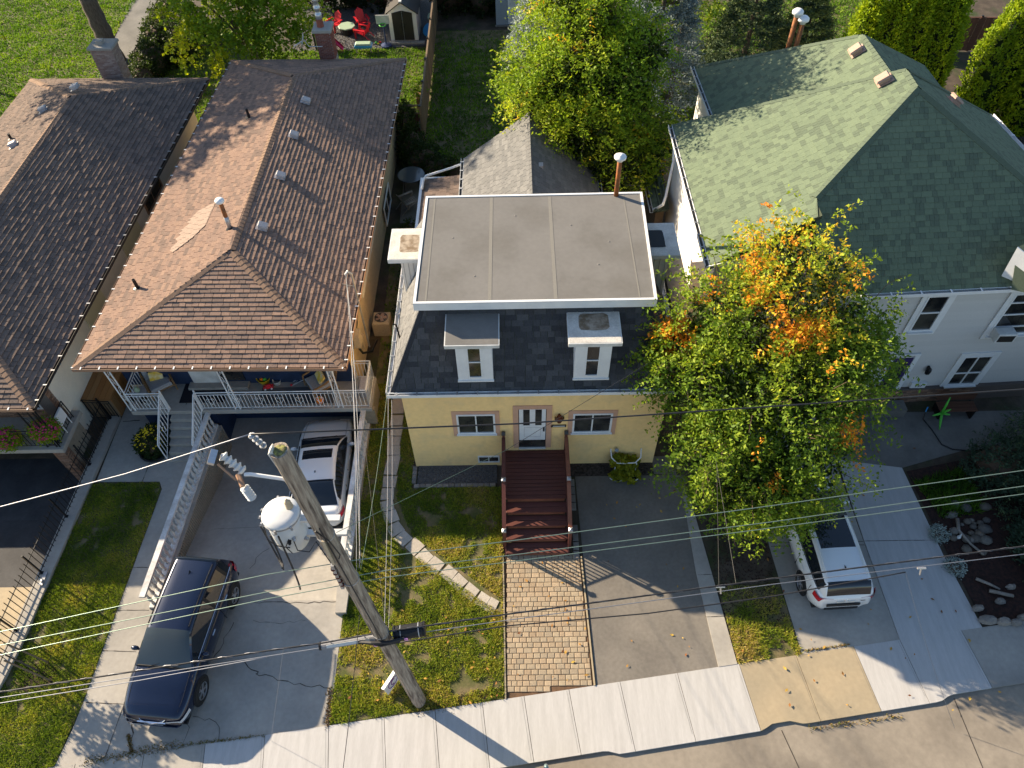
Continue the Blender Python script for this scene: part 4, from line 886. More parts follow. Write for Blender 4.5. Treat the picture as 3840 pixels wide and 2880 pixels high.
# ------------------------------------------------------------ the brown-roofed house
BH = thing('brown_roof_house', 'long bungalow with brown hipped shingle roof and white railed porch over a sunken garage', 'house', (-6.2, 11, 0))
b = MB(); b.box(-10.3, -2.28, 3.0, 20.7, 0.0, 3.3); b.build('wall', 'cream_wall', BH)
b = MB(); b.box(-2.28, -2.2, 6.2, 20.6, 1.9, 3.3); b.build('upper_wall_band', 'beige_wall', BH)
b = MB(); b.box(-7.15, -2.28, 3.0, 4.0, -1.6, 0.0); b.build('garage_wall', 'blue_brick', BH)
BF = [(-10.694, 1.703, 3.400), (-2.000, 1.555, 3.400), (-1.680, 21.041, 3.400), (-10.122, 21.198, 3.400)]; BR0 = (-6.101, 5.603, 4.850); BR1 = (-6.008, 16.987, 4.850)
BF = [Vector(p) for p in BF]; BR0 = Vector(BR0); BR1 = Vector(BR1)
dn = V3(0, 0, -0.04)
b = MB()
vs = [p + dn for p in BF + [BR0, BR1]] + [p + V3(0, 0, -0.16) for p in BF]
b.add(vs, [(0, 1, 4), (1, 2, 5, 4), (2, 3, 5), (3, 0, 4, 5), (9, 8, 7, 6), (0, 6, 7, 1), (1, 7, 8, 2), (2, 8, 9, 3), (3, 9, 6, 0)]); b.build('roof', 'roof_brown_base', BH)
rf = Roof(BH, 'roof_brown', exp=0.165, tab=0.29, th=0.030)
rf.face([BF[0], BF[1], BR0]); rf.face([BF[1], BF[2], BR1, BR0]); rf.face([BF[2], BF[3], BR1]); rf.face([BF[3], BF[0], BR0, BR1]); rf.finish()
def nrm(a, b_, c_):
    n = (Vector(b_) - Vector(a)).cross(Vector(c_) - Vector(a)).normalized(); return n if n.z > 0 else -n
NF, NR, NB, NL = nrm(BF[0], BF[1], BR0), nrm(BF[1], BF[2], BR0), nrm(BF[2], BF[3], BR1), nrm(BF[3], BF[0], BR0)
caps(BH, BF[0], BR0, NF, NL, 'cap_brown', step=0.2); caps(BH, BF[1], BR0, NR, NF, 'cap_brown', step=0.2); caps(BH, BR0, BR1, NR, NL, 'cap_brown', step=0.2)
caps(BH, BF[2], BR1, NR, NB, 'cap_brown', step=0.2); caps(BH, BF[3], BR1, NL, NB, 'cap_brown', step=0.2)
gutter(BH, BF[0] + V3(-.05, .04, .02), BF[1] + V3(.05, .04, .02), (0, -1, 0), m='gutter_tan', strap='white', w=0.11)
gutter(BH, BF[1] + V3(-.04, 0, .02), BF[2] + V3(-.04, 0, .02), (1, 0, 0), m='gutter_tan', strap='white', w=0.11)
gutter(BH, BF[3] + V3(.04, 0, .02), BF[0] + V3(.04, 0, .02), (-1, 0, 0), m='cap_brown', strap='white', w=0.10, dark='cap_brown')
# pale repair patch on the left slope
def onplane(p, n, x, y): return Vector((x, y, p.z - (n.x * (x - p.x) + n.y * (y - p.y)) / n.z))
pt = MB(); rr_ = random.Random(2)
ps = [Vector(p) for p in ((-8.708, 6.278, 4.300), (-8.712, 6.661, 4.300), (-8.589, 7.517, 4.350), (-8.262, 8.549, 4.450), (-7.527, 8.827, 4.600), (-7.564, 7.509, 4.550), (-7.959, 6.915, 4.450))]
ps = [onplane(BF[0], NL, p.x, p.y) + NL * 0.045 for p in ps]
ps = [p + NL * .01 for p in ps]; rf2 = Roof(BH, 'patch_tan', exp=.165, tab=.29, th=.012, nmax=0); rf2.face(ps, ref=(BF[3], BF[0])); rf2.finish('patch_shingle')
# roof vents, pipes
def boxvent(px, py, n, base, m='vent_grey', rz=0.0, s=1.0):
    p = onplane(base, n, px, py) + n * 0.03; z = n; x = Vector((0, 1, 0)).cross(z).normalized(); y = z.cross(x)
    mx = Matrix((x, y, z)).transposed().to_4x4(); mx.translation = p; mx = mx @ Matrix.Rotation(rz, 4, 'Z')
    v = MB(); v.box(-.2 * s, .2 * s, -.18 * s, .18 * s, 0, .015, mx=mx); v.box(-.12 * s, .15 * s, -.13 * s, .13 * s, .016, .12 * s, mx=mx)
    v.add([mx @ V3(*q) for q in ((-.15 * s, -.15 * s, .12 * s), (.2 * s, -.15 * s, .10 * s), (.2 * s, .15 * s, .10 * s), (-.15 * s, .15 * s, .12 * s), (-.12 * s, -.12 * s, .17 * s), (.17 * s, -.12 * s, .15 * s), (.17 * s, .12 * s, .15 * s), (-.12 * s, .12 * s, .17 * s))], [(0, 3, 2, 1), (4, 5, 6, 7), (0, 1, 5, 4), (1, 2, 6, 5), (2, 3, 7, 6), (3, 0, 4, 7)])
    return v
for p in ((-5.257, 15.223, 4.600), (-5.312, 12.688, 4.600), (-5.337, 9.990, 4.600), (-5.410, 7.024, 4.600)): boxvent(p[0], p[1], NR, BF[1]).build('roof_vent', 'vent_grey', BH)
for p in ((-9.485, 4.959, 4.050), (-7.587, 14.609, 4.400)):
    q = onplane(BF[0], NL, p[0], p[1]); b = MB(); b.lathe([(0.16, 0.0), (0.15, 0.03), (0.06, 0.06), (0.055, 0.42), (0.04, 0.42), (0.04, 0.3)], q, 10); b.build('vent_pipe', 'iron', BH)
q = onplane(BF[0], NL, *(-6.429, 6.832, 4.800)[:2]); b = MB(); b.tube([q, q + V3(0, 0, 1.15)], 0.075, 12); fl = b.build('flue_pipe', 'rust', BH, smooth=True)
b = MB(); b.tube([q + V3(0, 0, .05), q + V3(0, 0, .55)], 0.078, 12); b.build('flue_sleeve', 'galv', fl, smooth=True)
b = MB(); b.lathe([(0.17, 0.0), (0.12, 0.06), (0.085, 0.1)], q + V3(0, 0, .0), 10); b.build('flue_boot', 'iron', fl)
b = MB(); b.lathe([(0.09, 0.0), (0.15, .03), (0.16, .1), (.12, .15), (.01, .17)], q + V3(0, 0, 1.13), 14); b.build('flue_cap', 'white', fl, smooth=True)
# chimney at the back
CB = Vector((-5.443, 17.471, 3.450)); CT = Vector((-6.100, 21.500, 4.852)); cz = CT.z; cx_ = CB.x; cy_ = 21.35
b = MB(); b.box(cx_ - .36, cx_ + .36, cy_ - .3, cy_ + .5, 0.0, cz - .12); ch = b.build('chimney', 'mortar', BH)
bricks(ch, (cx_ - .36, cy_ - .3, 3.4), (1, 0, 0), (0, 0, 1), (0, -1, 0), .72, cz - .12 - 3.4, 'brick_red', nmax=150)
bricks(ch, (cx_ + .36, cy_ - .3, 3.4), (0, 1, 0), (0, 0, 1), (1, 0, 0), .8, cz - .12 - 3.4, 'brick_red', nmax=100)
b = MB(); b.box(cx_ - .45, cx_ + .45, cy_ - .38, cy_ + .58, cz - .12, cz + .02, bev=.03); b.build('chimney_crown', 'concrete', ch)
b = MB(); b.lathe([(.17, 0), (.16, .4)], (cx_ - .08, cy_ + .05, cz), 12); b.build('clay_flue', 'brick_red', ch)
b = MB(); b.lathe([(.16, 0), (.16, .25), (.12, .27), (.12, .4), (.16, .42), (.16, .55), (.13, .57), (.13, .8), (.17, .82), (.17, .95), (.02, .97)], (cx_ - .08, cy_ + .05, cz + .38), 14); b.build('chimney_cap', 'metal', ch, smooth=True)
sd = Vector((-6.312, 20.900, 4.491)); b = MB(); b.lathe([(.02, 0.03), (.18, .035), (.32, .08), (.33, .085), (.18, .05), (.0, .045)], sd, 18, axis=(-1, -.15, .35)); dd = b.build('satellite_dish', 'white_old', None); dd['label'] = 'small white satellite dish fixed to the red brick chimney of the brown roof'; dd['category'] = 'satellite dish'
b = MB(); b.tube([sd, sd + V3(-.5, -.1, -.25)], .02, 5); b.tube([sd, sd + V3(.15, .05, -.35), (cx_ - .1, cy_ - .32, sd.z - .4)], .025, 5); b.build('dish_arm', 'white_old', dd)
# windows of the side wall
for p, w_, h_ in (((-2.200, 12.355, 0.273), 1.9, 0.95),):
    window(BH, (p[0], p[1], p[2]), (0, 1, 0), (1, 0, 0), w_, h_, fw=0.06, mull=(.5,), depth=.05)
# electric mast
ms = Vector((-1.942, 4.409, 3.400)); mt_ = Vector((-0.608, -0.000, 9.655)); mzt = 5.0
b = MB(); b.tube([(ms.x + .05, ms.y, 1.2), (ms.x + .05, ms.y, 4.75)], 0.035, 8); b.tube([(ms.x + .05, ms.y, 4.75), (ms.x - .05, ms.y - .05, 4.92), (ms.x - .12, ms.y - .1, 4.82)], 0.05, 8); b.build('service_mast', 'galv', BH)
b = MB(); b.tube([(ms.x + .05, ms.y, 4.2), (ms.x - .5, ms.y + .5, 3.85)], 0.015, 5); b.build('mast_brace', 'iron', BH)
b = MB(); b.box(-2.2, -1.98, 3.7, 4.1, 1.9, 2.5); b.box(-2.2, -2.02, 4.2, 4.5, 1.3, 1.8); b.build('meter_box', 'beige_plastic', BH)
b = MB(); b.tube([(-2.12, 3.8, 1.9), (-2.1, 4.1, 1.2), (-1.95, 4.8, .5), (-1.9, 5.6, .25)], .04, 6); b.tube([(-2.12, 4.1, 2.4), (-2.12, 5, 2.9), (-2.12, 8, 2.95), (-2.12, 14, 2.9)], .012, 4); b.tube([(-2.12, 4.0, 2.3), (-2.12, 5, 2.6), (-2.12, 9, 2.55)], .012, 4); b.build('conduit', 'iron', BH)
# porch
b = MB(); b.box(-9.87, -1.55, 1.74, 3.0, 0.82, 1.0, bev=0.015); b.build('porch_slab', 'concrete', BH)
b = MB(); b.box(-2.28, -1.55, 3.0, 3.15, 0.82, 1.0); b.build('porch_slab', 'concrete', BH)
b = MB(); b.box(-9.65, -8.62, 1.95, 3.0, 0.0, 0.82); b.box(-7.35, -7.16, 1.95, 3.0, -1.4, 0.82); b.box(-8.62, -7.35, 1.95, 3.0, 0, .82); b.build('porch_base', 'blue_brick', BH)
b = MB(); b.box(-1.78, -1.56, 1.95, 3.15, 0.0, 0.82); b.box(-1.93, -1.5, 1.8, 1.95, -1.3, .82); b.build('side_pier', 'plaster', BH)
bricks(BH, (-9.0, 2.995, 1.0), (1, 0, 0), (0, 0, 1), (0, -1, 0), 6.7, 1.1, 'blue_brick', nmax=200, bl=.24, bh=.085, proud=.012, name='painted_brick')
b = MB(); b.box(-10.3, -2.28, 2.96, 2.999, 1.0, 3.3); b.build('front_wall', 'blue_brick', BH)
b = MB(); b.box(-7.95, -7.0, 2.90, 2.955, 1.12, 3.1); po_ = b.build('front_door', 'white_old', BH)
b = MB(); b.box(-8.1, -6.0, 2.65, 2.955, 1.0, 1.12, bev=.01); b.build('door_step', 'concrete', BH)
b = MB(); b.box(-6.9, -6.1, 2.92, 2.955, 1.2, 2.9); b.build('window_panel', 'glass', BH)
# steps down to the walk
for i in range(6):
    z = 1.0 - (i + 1) * 0.155; b = MB(); b.box(-8.52, -7.42, 1.735 - 0.235 * (i + 1), 1.735 - 0.235 * i - .002, 0.0 if i else 0.0, z, bev=.01); b.build('porch_step', 'concrete', BH)
# iron porch posts and railings
def ironpost(x, y, z0, z1, parent, m='white', w=0.17):
    b = MB()
    for s_ in (-1, 1): b.box(x + s_ * w / 2 - .017, x + s_ * w / 2 + .017, y - .017, y + .017, z0, z1)
    n = 5
    for k in range(n):
        za = z0 + (z1 - z0) * k / n; zb = z0 + (z1 - z0) * (k + 1) / n; s_ = -1 if k % 2 else 1
        b.tube([(x - s_ * w / 2, y, za), (x - s_ * w * .1, y, za + (zb - za) * .2), (x + s_ * w * .1, y, za + (zb - za) * .8), (x + s_ * w / 2, y, zb)], .009, 4)
        cz_ = (za + zb) / 2
        b.tube([(x + s_ * .05 + .035 * math.cos(a), y, cz_ - .06 + .035 * math.sin(a)) for a in [.8 * j for j in range(8)]], .007, 4)
    b.build('porch_post', m, parent)
for p in ((-9.798, 1.880, 1.000), (-6.169, 1.842, 1.000), (-2.612, 1.795, 1.000)): ironpost(p[0], 1.80, 1.0, 3.24, BH)
def railing(parent, a, b_, h, n, m, hearts=0, thick=.012, end=True, name='railing', double=True, picks=True):
    a = Vector(a); b_ = Vector(b_); up = V3(0, 0, 1); d = (b_ - a); L = d.length; d.normalize()
    r = MB(); r.tube([a + up * h, b_ + up * h], .02, 6); r.tube([a + up * .09, b_ + up * .09], .013, 4)
    if double: r.tube([a + up * (h - .12), b_ + up * (h - .12)], .013, 4)
    if end: r.tube([a, a + up * h], .02, 6); r.tube([b_, b_ + up * h], .02, 6)
    ro = r.build(name, m, parent)
    bb = MB(); bb.box(-thick / 2 - .002, thick / 2 + .002, -thick / 2 - .002, thick / 2 + .002, 0, 1); bm2 = bb.mesh('baluster', M[m] if isinstance(m, str) else m)
    if picks:
        for k in range(n):
            p = a + d * L * (k + 1) / (n + 1); link('baluster', bm2, ro, Matrix.Translation(p + up * .09) @ Matrix.Diagonal((1, 1, h - .09 - (.12 if double else 0), 1)))
    for k in range(hearts):
        c_ = a + d * L * (k + .5) / hearts + up * (h * .5); hm = MB()
        for s_ in (-1, 1): hm.tube([c_ + d * (s_ * x) + up * z for x, z in ((0, -.2), (.05, -.12), (.12, .0), (.13, .09), (.08, .14), (.03, .11), (.04, .06))], .008, 4)
        hm.build('scroll', m, ro)
    return ro
py = 1.80
railing(BH, (-9.75, py, 1.0), (-8.55, py, 1.0), .92, 9, 'white', 1); railing(BH, (-7.4, py, 1.0), (-5.65, py, 1.0), .92, 13, 'white', 2)
railing(BH, (-5.65, py, 1.0), (-2.9, py, 1.0), .92, 20, 'white', 4); railing(BH, (-2.9, py, 1.0), (-1.62, py, 1.0), .92, 9, 'white', 1)
railing(BH, (-1.62, py, 1.0), (-1.62, 3.1, 1.0), .92, 9, 'white', 0); railing(BH, (-1.62, 3.1, 1.0), (-2.2, 3.1, 1.0), .92, 4, 'white', 0)
railing(BH, (-9.75, py, 1.0), (-9.75, 2.95, 1.0), .92, 7, 'white', 1)
for x in (-8.55, -7.4):
    railing(BH, (x, 1.74, 1.0), (x, 0.36, 0.05), .92, 8, 'white', 1); b = MB(); b.tube([(x, 1.85, 1.0), (x, 1.85, 2.0)], .03, 8); b.build('newel', 'white', BH)

# ------------------------------------------------------------ retaining walls with balustrades
def balus_mesh():
    b = MB(); b.lathe([(.045, 0), (.045, .06), (.03, .09), (.055, .2), (.06, .27), (.035, .38), (.028, .45), (.04, .5), (.03, .54), (.045, .62), (.045, .68)], (0, 0, 0), 8); return b.mesh('baluster', 'white_peel', True)
BAL = balus_mesh()
def balustrade(label, wallm, x0, y0, x1, y1, zt, depthf, n, wx0, wx1, piers=()):
    t = thing('balustrade_wall', label, 'retaining wall', ((x0 + x1) / 2, (y0 + y1) / 2, zt), 'retaining walls with white balusters beside the sunken drive')
    w = MB(); K = 6
    for k in range(K):
        ta, tb = k / K, (k + 1) / K; ya, yb = y0 + (y1 - y0) * ta, y0 + (y1 - y0) * tb; xa, xb = x0 + (x1 - x0) * ta, x0 + (x1 - x0) * tb
        za, zb = depthf(ya) - .1, depthf(yb) - .1
        if yb > ya: ya, yb, xa, xb, za, zb = yb, ya, xb, xa, zb, za
        w.add([(xa + wx0, ya, za), (xa + wx1, ya, za), (xb + wx1, yb, zb), (xb + wx0, yb, zb), (xa + wx0, ya, zt), (xa + wx1, ya, zt), (xb + wx1, yb, zt), (xb + wx0, yb, zt)],
              [(0, 1, 2, 3), (7, 6, 5, 4), (4, 5, 1, 0), (5, 6, 2, 1), (6, 7, 3, 2), (7, 4, 0, 3)])
    w.build('retaining_wall', wallm, t)
    a = Vector((x0, y0, zt)); b_ = Vector((x1, y1, zt)); d = (b_ - a); L = d.length; d.normalize(); nx = Vector((-d.y, d.x, 0))
    for nm, z, hh, ww in (('base_rail', .0, .07, .09), ('top_rail', .76, .08, .085)):
        r = MB(); r.slab([a + nx * ww + V3(0, 0, z + hh), b_ + nx * ww + V3(0, 0, z + hh), b_ - nx * ww + V3(0, 0, z + hh), a - nx * ww + V3(0, 0, z + hh)], hh, V3(0, 0, 1)); r.build(nm, 'white_peel', t)
    for k in range(n):
        p = a + d * L * (k + .6) / (n + .2); link('baluster', BAL, t, Matrix.Translation(p + V3(0, 0, .075)) @ Matrix.Rotation(random.uniform(-.03, .03), 4, 'X'))
    return t
lb = balustrade('long concrete balustrade between the walkway and the dark blue car', 'concrete', -7.25, 1.8, -7.5, -4.9, 0.06, lambda y: ramp_h(y), 31, -.12, .2)
for i in range(30):                                      # fluted face of the wall
    pass
fl_ = MB(); r_ = MB(); y = 1.7
rib = MB(); rib.box(0, 0.03, -.018, .018, 0, 1); ribm = rib.mesh('flute', M['plaster'])
k = 0
while y > -4.0:
    z0 = ramp_h(y) - .02; x = -7.25 + (1.8 - y) * (-.25 / 6.7) + .2
    link('flute', ribm, lb, Matrix.Translation((x, y, z0)) @ Matrix.Rotation(R(0), 4, 'X') @ Matrix.Diagonal((1, 1, max(.05, .0 - z0), 1))); y -= 0.085; k += 1
rb = balustrade('peeling white balustrade beside the grass alley and the white sedan', 'plaster', -1.86, 1.75, -1.86, -4.1, 0.05, lambda y: ramp_h(y), 27, -.12, .14)

# ------------------------------------------------------------ the left house
LH = thing('left_house', 'dark brown hipped bungalow at the left edge with beige side wall and black railed porch', 'house', (-15, 10, 0))
LF = [Vector(p) for p in ((-11.395, 0.115, 3.400), (-10.879, 19.572, 3.400), (-19.333, 19.783, 3.400))]
FR, BRr, BL = LF; FL = Vector((FR.x - 8.2, FR.y + .1, 3.4)); LR1 = Vector((-14.973, 15.257, 5.050)); LR0 = Vector((-15.1, 4.1, 5.05))
b = MB(); Q = [FL, FR, BRr, BL]
b.add([p + dn for p in Q + [LR0, LR1]] + [p + V3(0, 0, -.16) for p in Q], [(0, 1, 4), (1, 2, 5, 4), (2, 3, 5), (3, 0, 4, 5), (9, 8, 7, 6), (0, 6, 7, 1), (1, 7, 8, 2), (2, 8, 9, 3), (3, 9, 6, 0)]); b.build('roof', 'roof_brown_base', LH)
rf = Roof(LH, 'roof_left', exp=0.165, tab=0.29, th=0.034); rf.face([FL, FR, LR0]); rf.face([FR, BRr, LR1, LR0]); rf.face([BRr, BL, LR1]); rf.face([BL, FL, LR0, LR1]); rf.finish()
lf_, lr_, lb_, ll_ = nrm(FL, FR, LR0), nrm(FR, BRr, LR0), nrm(BRr, BL, LR1), nrm(BL, FL, LR0)
caps(LH, FR, LR0, lr_, lf_, 'cap_brown', step=0.2); caps(LH, LR0, LR1, lr_, ll_, 'cap_brown', step=0.2); caps(LH, BRr, LR1, lr_, lb_, 'cap_brown', step=.2); caps(LH, BL, LR1, ll_, lb_, 'cap_brown', step=.2); caps(LH, FL, LR0, ll_, lf_, 'cap_brown', step=.2)
gutter(LH, FL + V3(0, .04, .02), FR + V3(.05, .04, .02), (0, -1, 0), m='gutter_tan', w=.11, strap='white'); gutter(LH, FR + V3(-.03, 0, .02), BRr + V3(-.03, 0, .02), (1, .02, 0), m='gutter_dark', w=.12, strap='galv')
b = MB(); b.box(-19.2, -11.86, 1.5, 19.0, -.3, 3.3); b.build('wall', 'beige_wall', LH)
siding(LH, (-11.855, 1.55, 0.9), (0, 1, 0), (1, 0, 0), 17.4, 2.4, 'beige_wall', step=.1)
def sideframe(p, w_, h_, mt, nm):
    b = MB(); b.box(-11.84, -11.80, p[1], p[1] + w_, p[2], p[2] + h_); b.build(nm, mt, LH)
sideframe((-11.840, 8.715, 1.826), 1.7, .75, 'pale_panel', 'wall_panel'); sideframe((-11.840, 4.755, 1.888), 1.5, .75, 'pale_panel', 'wall_panel')
q = (-11.840, 11.395, 1.876); window(LH, (-11.84, q[1], q[2]), (0, 1, 0), (1, 0, 0), 2.0, 1.0, fw=.07, fm='gutter_tan', mull=(.45,), depth=.05)
for py_, rz_ in (((-16.261, 14.985, 4.300), 0), ((-16.557, 12.581, 4.100), 0)): boxvent(py_[0], py_[1], ll_, FL, rz=R(20)).build('roof_vent', 'vent_grey', LH)
q = (-15.034, 15.934, 4.800); boxvent(q[0], q[1], ll_, FL).build('roof_vent', 'vent_grey', LH)
q = onplane(FL, ll_, *(-17.167, 13.453, 4.100)[:2]); b = MB(); b.lathe([(.14, 0), (.05, .05), (.05, .25)], q, 8); b.build('vent_pipe', 'iron', LH)
cb_ = Vector((-15.398, 19.689, 3.400)); ct_ = Vector((-15.174, 19.850, 4.796))
b = MB(); b.box(cb_.x - .5, cb_.x + .5, 19.7, 20.5, 0, ct_.z); lc = b.build('chimney', 'mortar', LH)
bricks(lc, (cb_.x - .5, 19.7, 3.2), (1, 0, 0), (0, 0, 1), (0, -1, 0), 1.0, ct_.z - 3.2, 'brick_pale', nmax=180); bricks(lc, (cb_.x + .5, 19.7, 3.2), (0, 1, 0), (0, 0, 1), (1, 0, 0), .8, ct_.z - 3.2, 'brick_pale', nmax=110)
b = MB(); b.box(cb_.x - .58, cb_.x + .58, 19.62, 20.58, ct_.z, ct_.z + .12, bev=.04); b.box(cb_.x - .2, cb_.x + .1, 19.9, 20.2, ct_.z + .12, ct_.z + .3); b.build('chimney_crown', 'mortar', lc)
# front wall and porch
b = MB(); b.box(-19.2, -11.86, 1.45, 1.499, 1.2, 3.3); b.build('front_wall', 'mortar_dark', LH)
bricks(LH, (-15.2, 1.45, 1.2), (1, 0, 0), (0, 0, 1), (0, -1, 0), 3.34, 2.0, 'brick_brown', nmax=200)
bricks(LH, (-11.858, 1.3, .95), (0, 1, 0), (0, 0, 1), (1, 0, 0), .26, 2.3, 'brick_brown', nmax=90)
b = MB(); b.box(-12.3, -11.86, 1.3, 1.449, .9, 3.3); b.build('brick_pilaster', 'mortar_dark', LH)
window(LH, (-13.9, 1.44, 1.7), (1, 0, 0), (0, -1, 0), 1.5, 1.2, fw=.06, mull=(), cross=(.5,), depth=.06)
b = MB(); b.box(-19.2, -11.52, 0.08, 1.45, 1.02, 1.2, bev=.015); b.box(-11.86, -11.52, 1.45, 1.7, 1.02, 1.2); b.build('porch_slab', 'concrete', LH)
b = MB(); b.box(-11.86, -11.62, .2, 1.45, -1.1, 1.02); b.build('side_pier', 'plaster', LH)
bricks(LH, (-11.62, .14, -1.0), (0, 1, 0), (0, 0, 1), (1, 0, 0), .3, 2.0, 'brick_brown', nmax=70); bricks(LH, (-12.0, .14, -1.0), (1, 0, 0), (0, 0, 1), (0, -1, 0), .38, 2.0, 'brick_brown', nmax=80)
b = MB(); b.box(-12.0, -11.63, .145, .3, -1.1, 1.02); b.build('brick_pilaster', 'mortar_dark', LH)
b = MB(); b.box(-17, -12.0, 1.45, 1.6, -1.2, 1.02); b.build('garage_door', 'black', LH)
for x in (-11.75, -12.3): pass
railing(LH, (-16.8, .2, 1.2), (-11.65, .2, 1.2), .88, 34, 'iron', 5); railing(LH, (-11.65, .2, 1.2), (-11.65, 1.42, 1.2), .88, 8, 'iron', 1)
ironpost(-11.9, .2, 1.2, 3.24, LH, 'iron', .3); ironpost(-11.7, .35, 1.2, 3.24, LH, 'iron', .1)
# wood storage box between the houses
q = Vector((-10.784, 2.303, 0.000)); bxx1 = q.x; bxy0 = q.y; hz = Vector((-10.875, 2.300, 0.976)).z
BX = thing('storage_box', 'cedar plank storage box between the beige wall and the white railed porch', 'storage box', (bxx1 - .55, bxy0 + .8, 0))
bx0 = bxx1 - 1.05; hz = max(.9, min(hz, 1.35))
b = MB(); b.box(bx0 + .02, bxx1 - .02, bxy0 + .02, bxy0 + 2.4, 0, hz - .01); b.build('box_core', 'fence_brown', BX)
for k in range(5):
    w_ = 1.05 / 5; b = MB(); b.box(bx0 + k * w_ + .006, bx0 + (k + 1) * w_ - .006, bxy0 - .04, bxy0 + 2.42, hz, hz + .03); b.build('lid_plank', 'cedar', BX)
for k in range(9):
    w_ = 2.4 / 9; b = MB(); b.box(bxx1 - .018, bxx1 + .005, bxy0 + k * w_ + .008, bxy0 + (k + 1) * w_ - .008, .02, hz - .015); b.build('side_plank', 'cedar', BX)
for k in range(6):
    w_ = 1.03 / 6; b = MB(); b.box(bx0 + .01 + k * w_ + .006, bx0 + .01 + (k + 1) * w_ - .006, bxy0 - .005, bxy0 + .018, .02, hz - .015); b.build('front_plank', 'fence_wood', BX)
# curb and black iron fence
cbm = MB(); P = [(-10.8, 2.3), (-10.86, .8), (-11.02, -3.6), (-11.02, -3.7)]
cw = thing('curb_wall', 'pale concrete curb carrying the black iron fence along the sunken left drive', 'retaining wall', (-11.2, -2, 0))
b = MB(); b.prism([(-11.2, 2.25), (-10.8, 2.25), (-10.95, -3.7), (-11.0, -6.1), (-11.2, -7.9), (-11.5, -7.9), (-11.42, -6.0), (-11.38, -3.7)], -1.3, 0.12); b.build('curb', 'concrete', cw)
FE = thing('iron_fence', 'black wrought iron picket fence on the curb of the sunken drive', 'fence', (-11.25, -2, .12))
A_ = Vector((-11.12, 2.15, .12)); B_ = Vector((-11.33, -6.7, .12)); d = (B_ - A_); L_ = d.length; d.normalize()
for z in (.08, .80):
    b = MB(); b.box(-.008, .008, 0, L_, z - .015, z + .015, mx=frame(A_, (d.y * -1 * -1, -d.x, 0) if False else Vector((d.y, -d.x, 0)), d)); b.build('rail', 'iron', FE)
pk = MB(); pk.box(-.009, .009, -.009, .009, 0, .97); pk.add([(-.012, -.012, .97), (.012, -.012, .97), (.012, .012, .97), (-.012, .012, .97), (0, 0, 1.04)], [(0, 1, 4), (1, 2, 4), (2, 3, 4), (3, 0, 4)]); pkm = pk.mesh('picket', 'iron')
s_ = 0.1
k = 0
while s_ < L_:
    link('picket', pkm, FE, Matrix.Translation(A_ + d * s_) @ Matrix.Diagonal((1, 1, 1.0 if k % 2 else .93, 1))); s_ += .175; k += 1
po = MB(); po.box(-.022, .022, -.022, .022, 0, 1.15); po.box(-.05, .05, -.05, .05, 0, .02); pom = po.mesh('post', 'iron')
for s_ in (0.0, 1.95, 3.95, 5.9, 7.7): link('post', pom, FE, Matrix.Translation(A_ + d * min(s_, L_)))
railing(FE, (-11.12, 2.2, .12), (-10.82, 2.2, .12), .9, 2, 'iron', 0); railing(FE, (-11.75, 2.25, .12), (-11.12, 2.2, .12), .95, 3, 'iron', 0)
cl = MB(); q = Vector((-11.115, -3.956, 0.140)); cl.box(q.x - .06, q.x + .06, q.y - .22, q.y + .22, q.z, q.z + .03); cl.box(q.x - .03, q.x + .03, q.y - .12, q.y - .03, q.z + .03, q.z + .08); single('gate_latch', cl, 'galv', 'galvanised latch plate lying on the curb beside the iron fence', 'latch')

# ------------------------------------------------------------ the green-roofed house
GH = thing('green_roof_house', 'large two storey house with green shingle roof and pale horizontal siding behind the front tree', 'house', (15, 7, 0))
GE = 5.7
apex = Vector((15.4, 6.75, 9.6)); apexb = Vector((15.41, 7.78, 9.6))
gFL, gBL = Vector((9.46, 3.45, GE)), Vector((9.4, 11.2, GE))
GNL = nrm(gFL, gBL, apex)
gfr = Vector((22.2, 2.45, GE)); gfl = Vector((11.6, 1.98, GE)); gbr = Vector((21.35, 11.5, GE)); gbr2 = Vector((22.1, 3.0, GE))
hipx = Vector((11.910, 3.778, 7.500))
vFL = onplane(gFL, GNL, 11.7, 2.0)
GNF = nrm(gfl, gfr, apex); GNR = nrm(gfr, gbr, apex)
# point where front plane, left plane meet at x=11.7
def meet(p1, n1, p2, n2, x):
    A = np.array([[n1.y, n1.z], [n2.y, n2.z]]); bb_ = np.array([n1.dot(p1) - n1.x * x, n2.dot(p2) - n2.x * x]); s = np.linalg.solve(A, bb_); return Vector((x, s[0], s[1]))
vM = meet(gFL, GNL, gfl, GNF, 12.35)
wl_ = Vector((12.35, 2.02, GE)); wlp = Vector((12.35, vM.y, GE))
left_face = [gFL, gBL, apexb, apex, vM, Vector((12.35, 3.47, onplane(gFL, GNL, 12.35, 3.47).z))]
b = MB()
def roofpiece(pts): b.slab([p - V3(0, 0, .03) for p in pts], 0.12, V3(0, 0, 1))
roofpiece(left_face); roofpiece([wl_, gfr, apex, vM]); roofpiece([gfr, gbr, apexb, apex]); roofpiece([gBL, gbr, apexb]); b.build('roof', 'roof_green_base', GH)
GG = thing('rear_roof_house', 'back wing of the green roofed house with brown flue pipes', 'house', (15, 13, 0))
rf = Roof(GH, 'roof_green', exp=0.175, tab=0.25, th=0.016, tonepick=1); rf.face(left_face); rf.face([wl_, gfr, apex, vM]); rf.face([gfr, gbr, apexb, apex]); rf.face([gBL, gbr, apexb]); rf.finish()
caps(GH, vM, apex, GNF, GNL, 'roof_green', step=.22, wd=.15, th=.012); caps(GH, gfr, apex, GNR, GNF, 'roof_green', step=.22, wd=.15, th=.012); caps(GH, apex, apexb, GNR, GNL, 'roof_green', step=.22, wd=.15, th=.012)
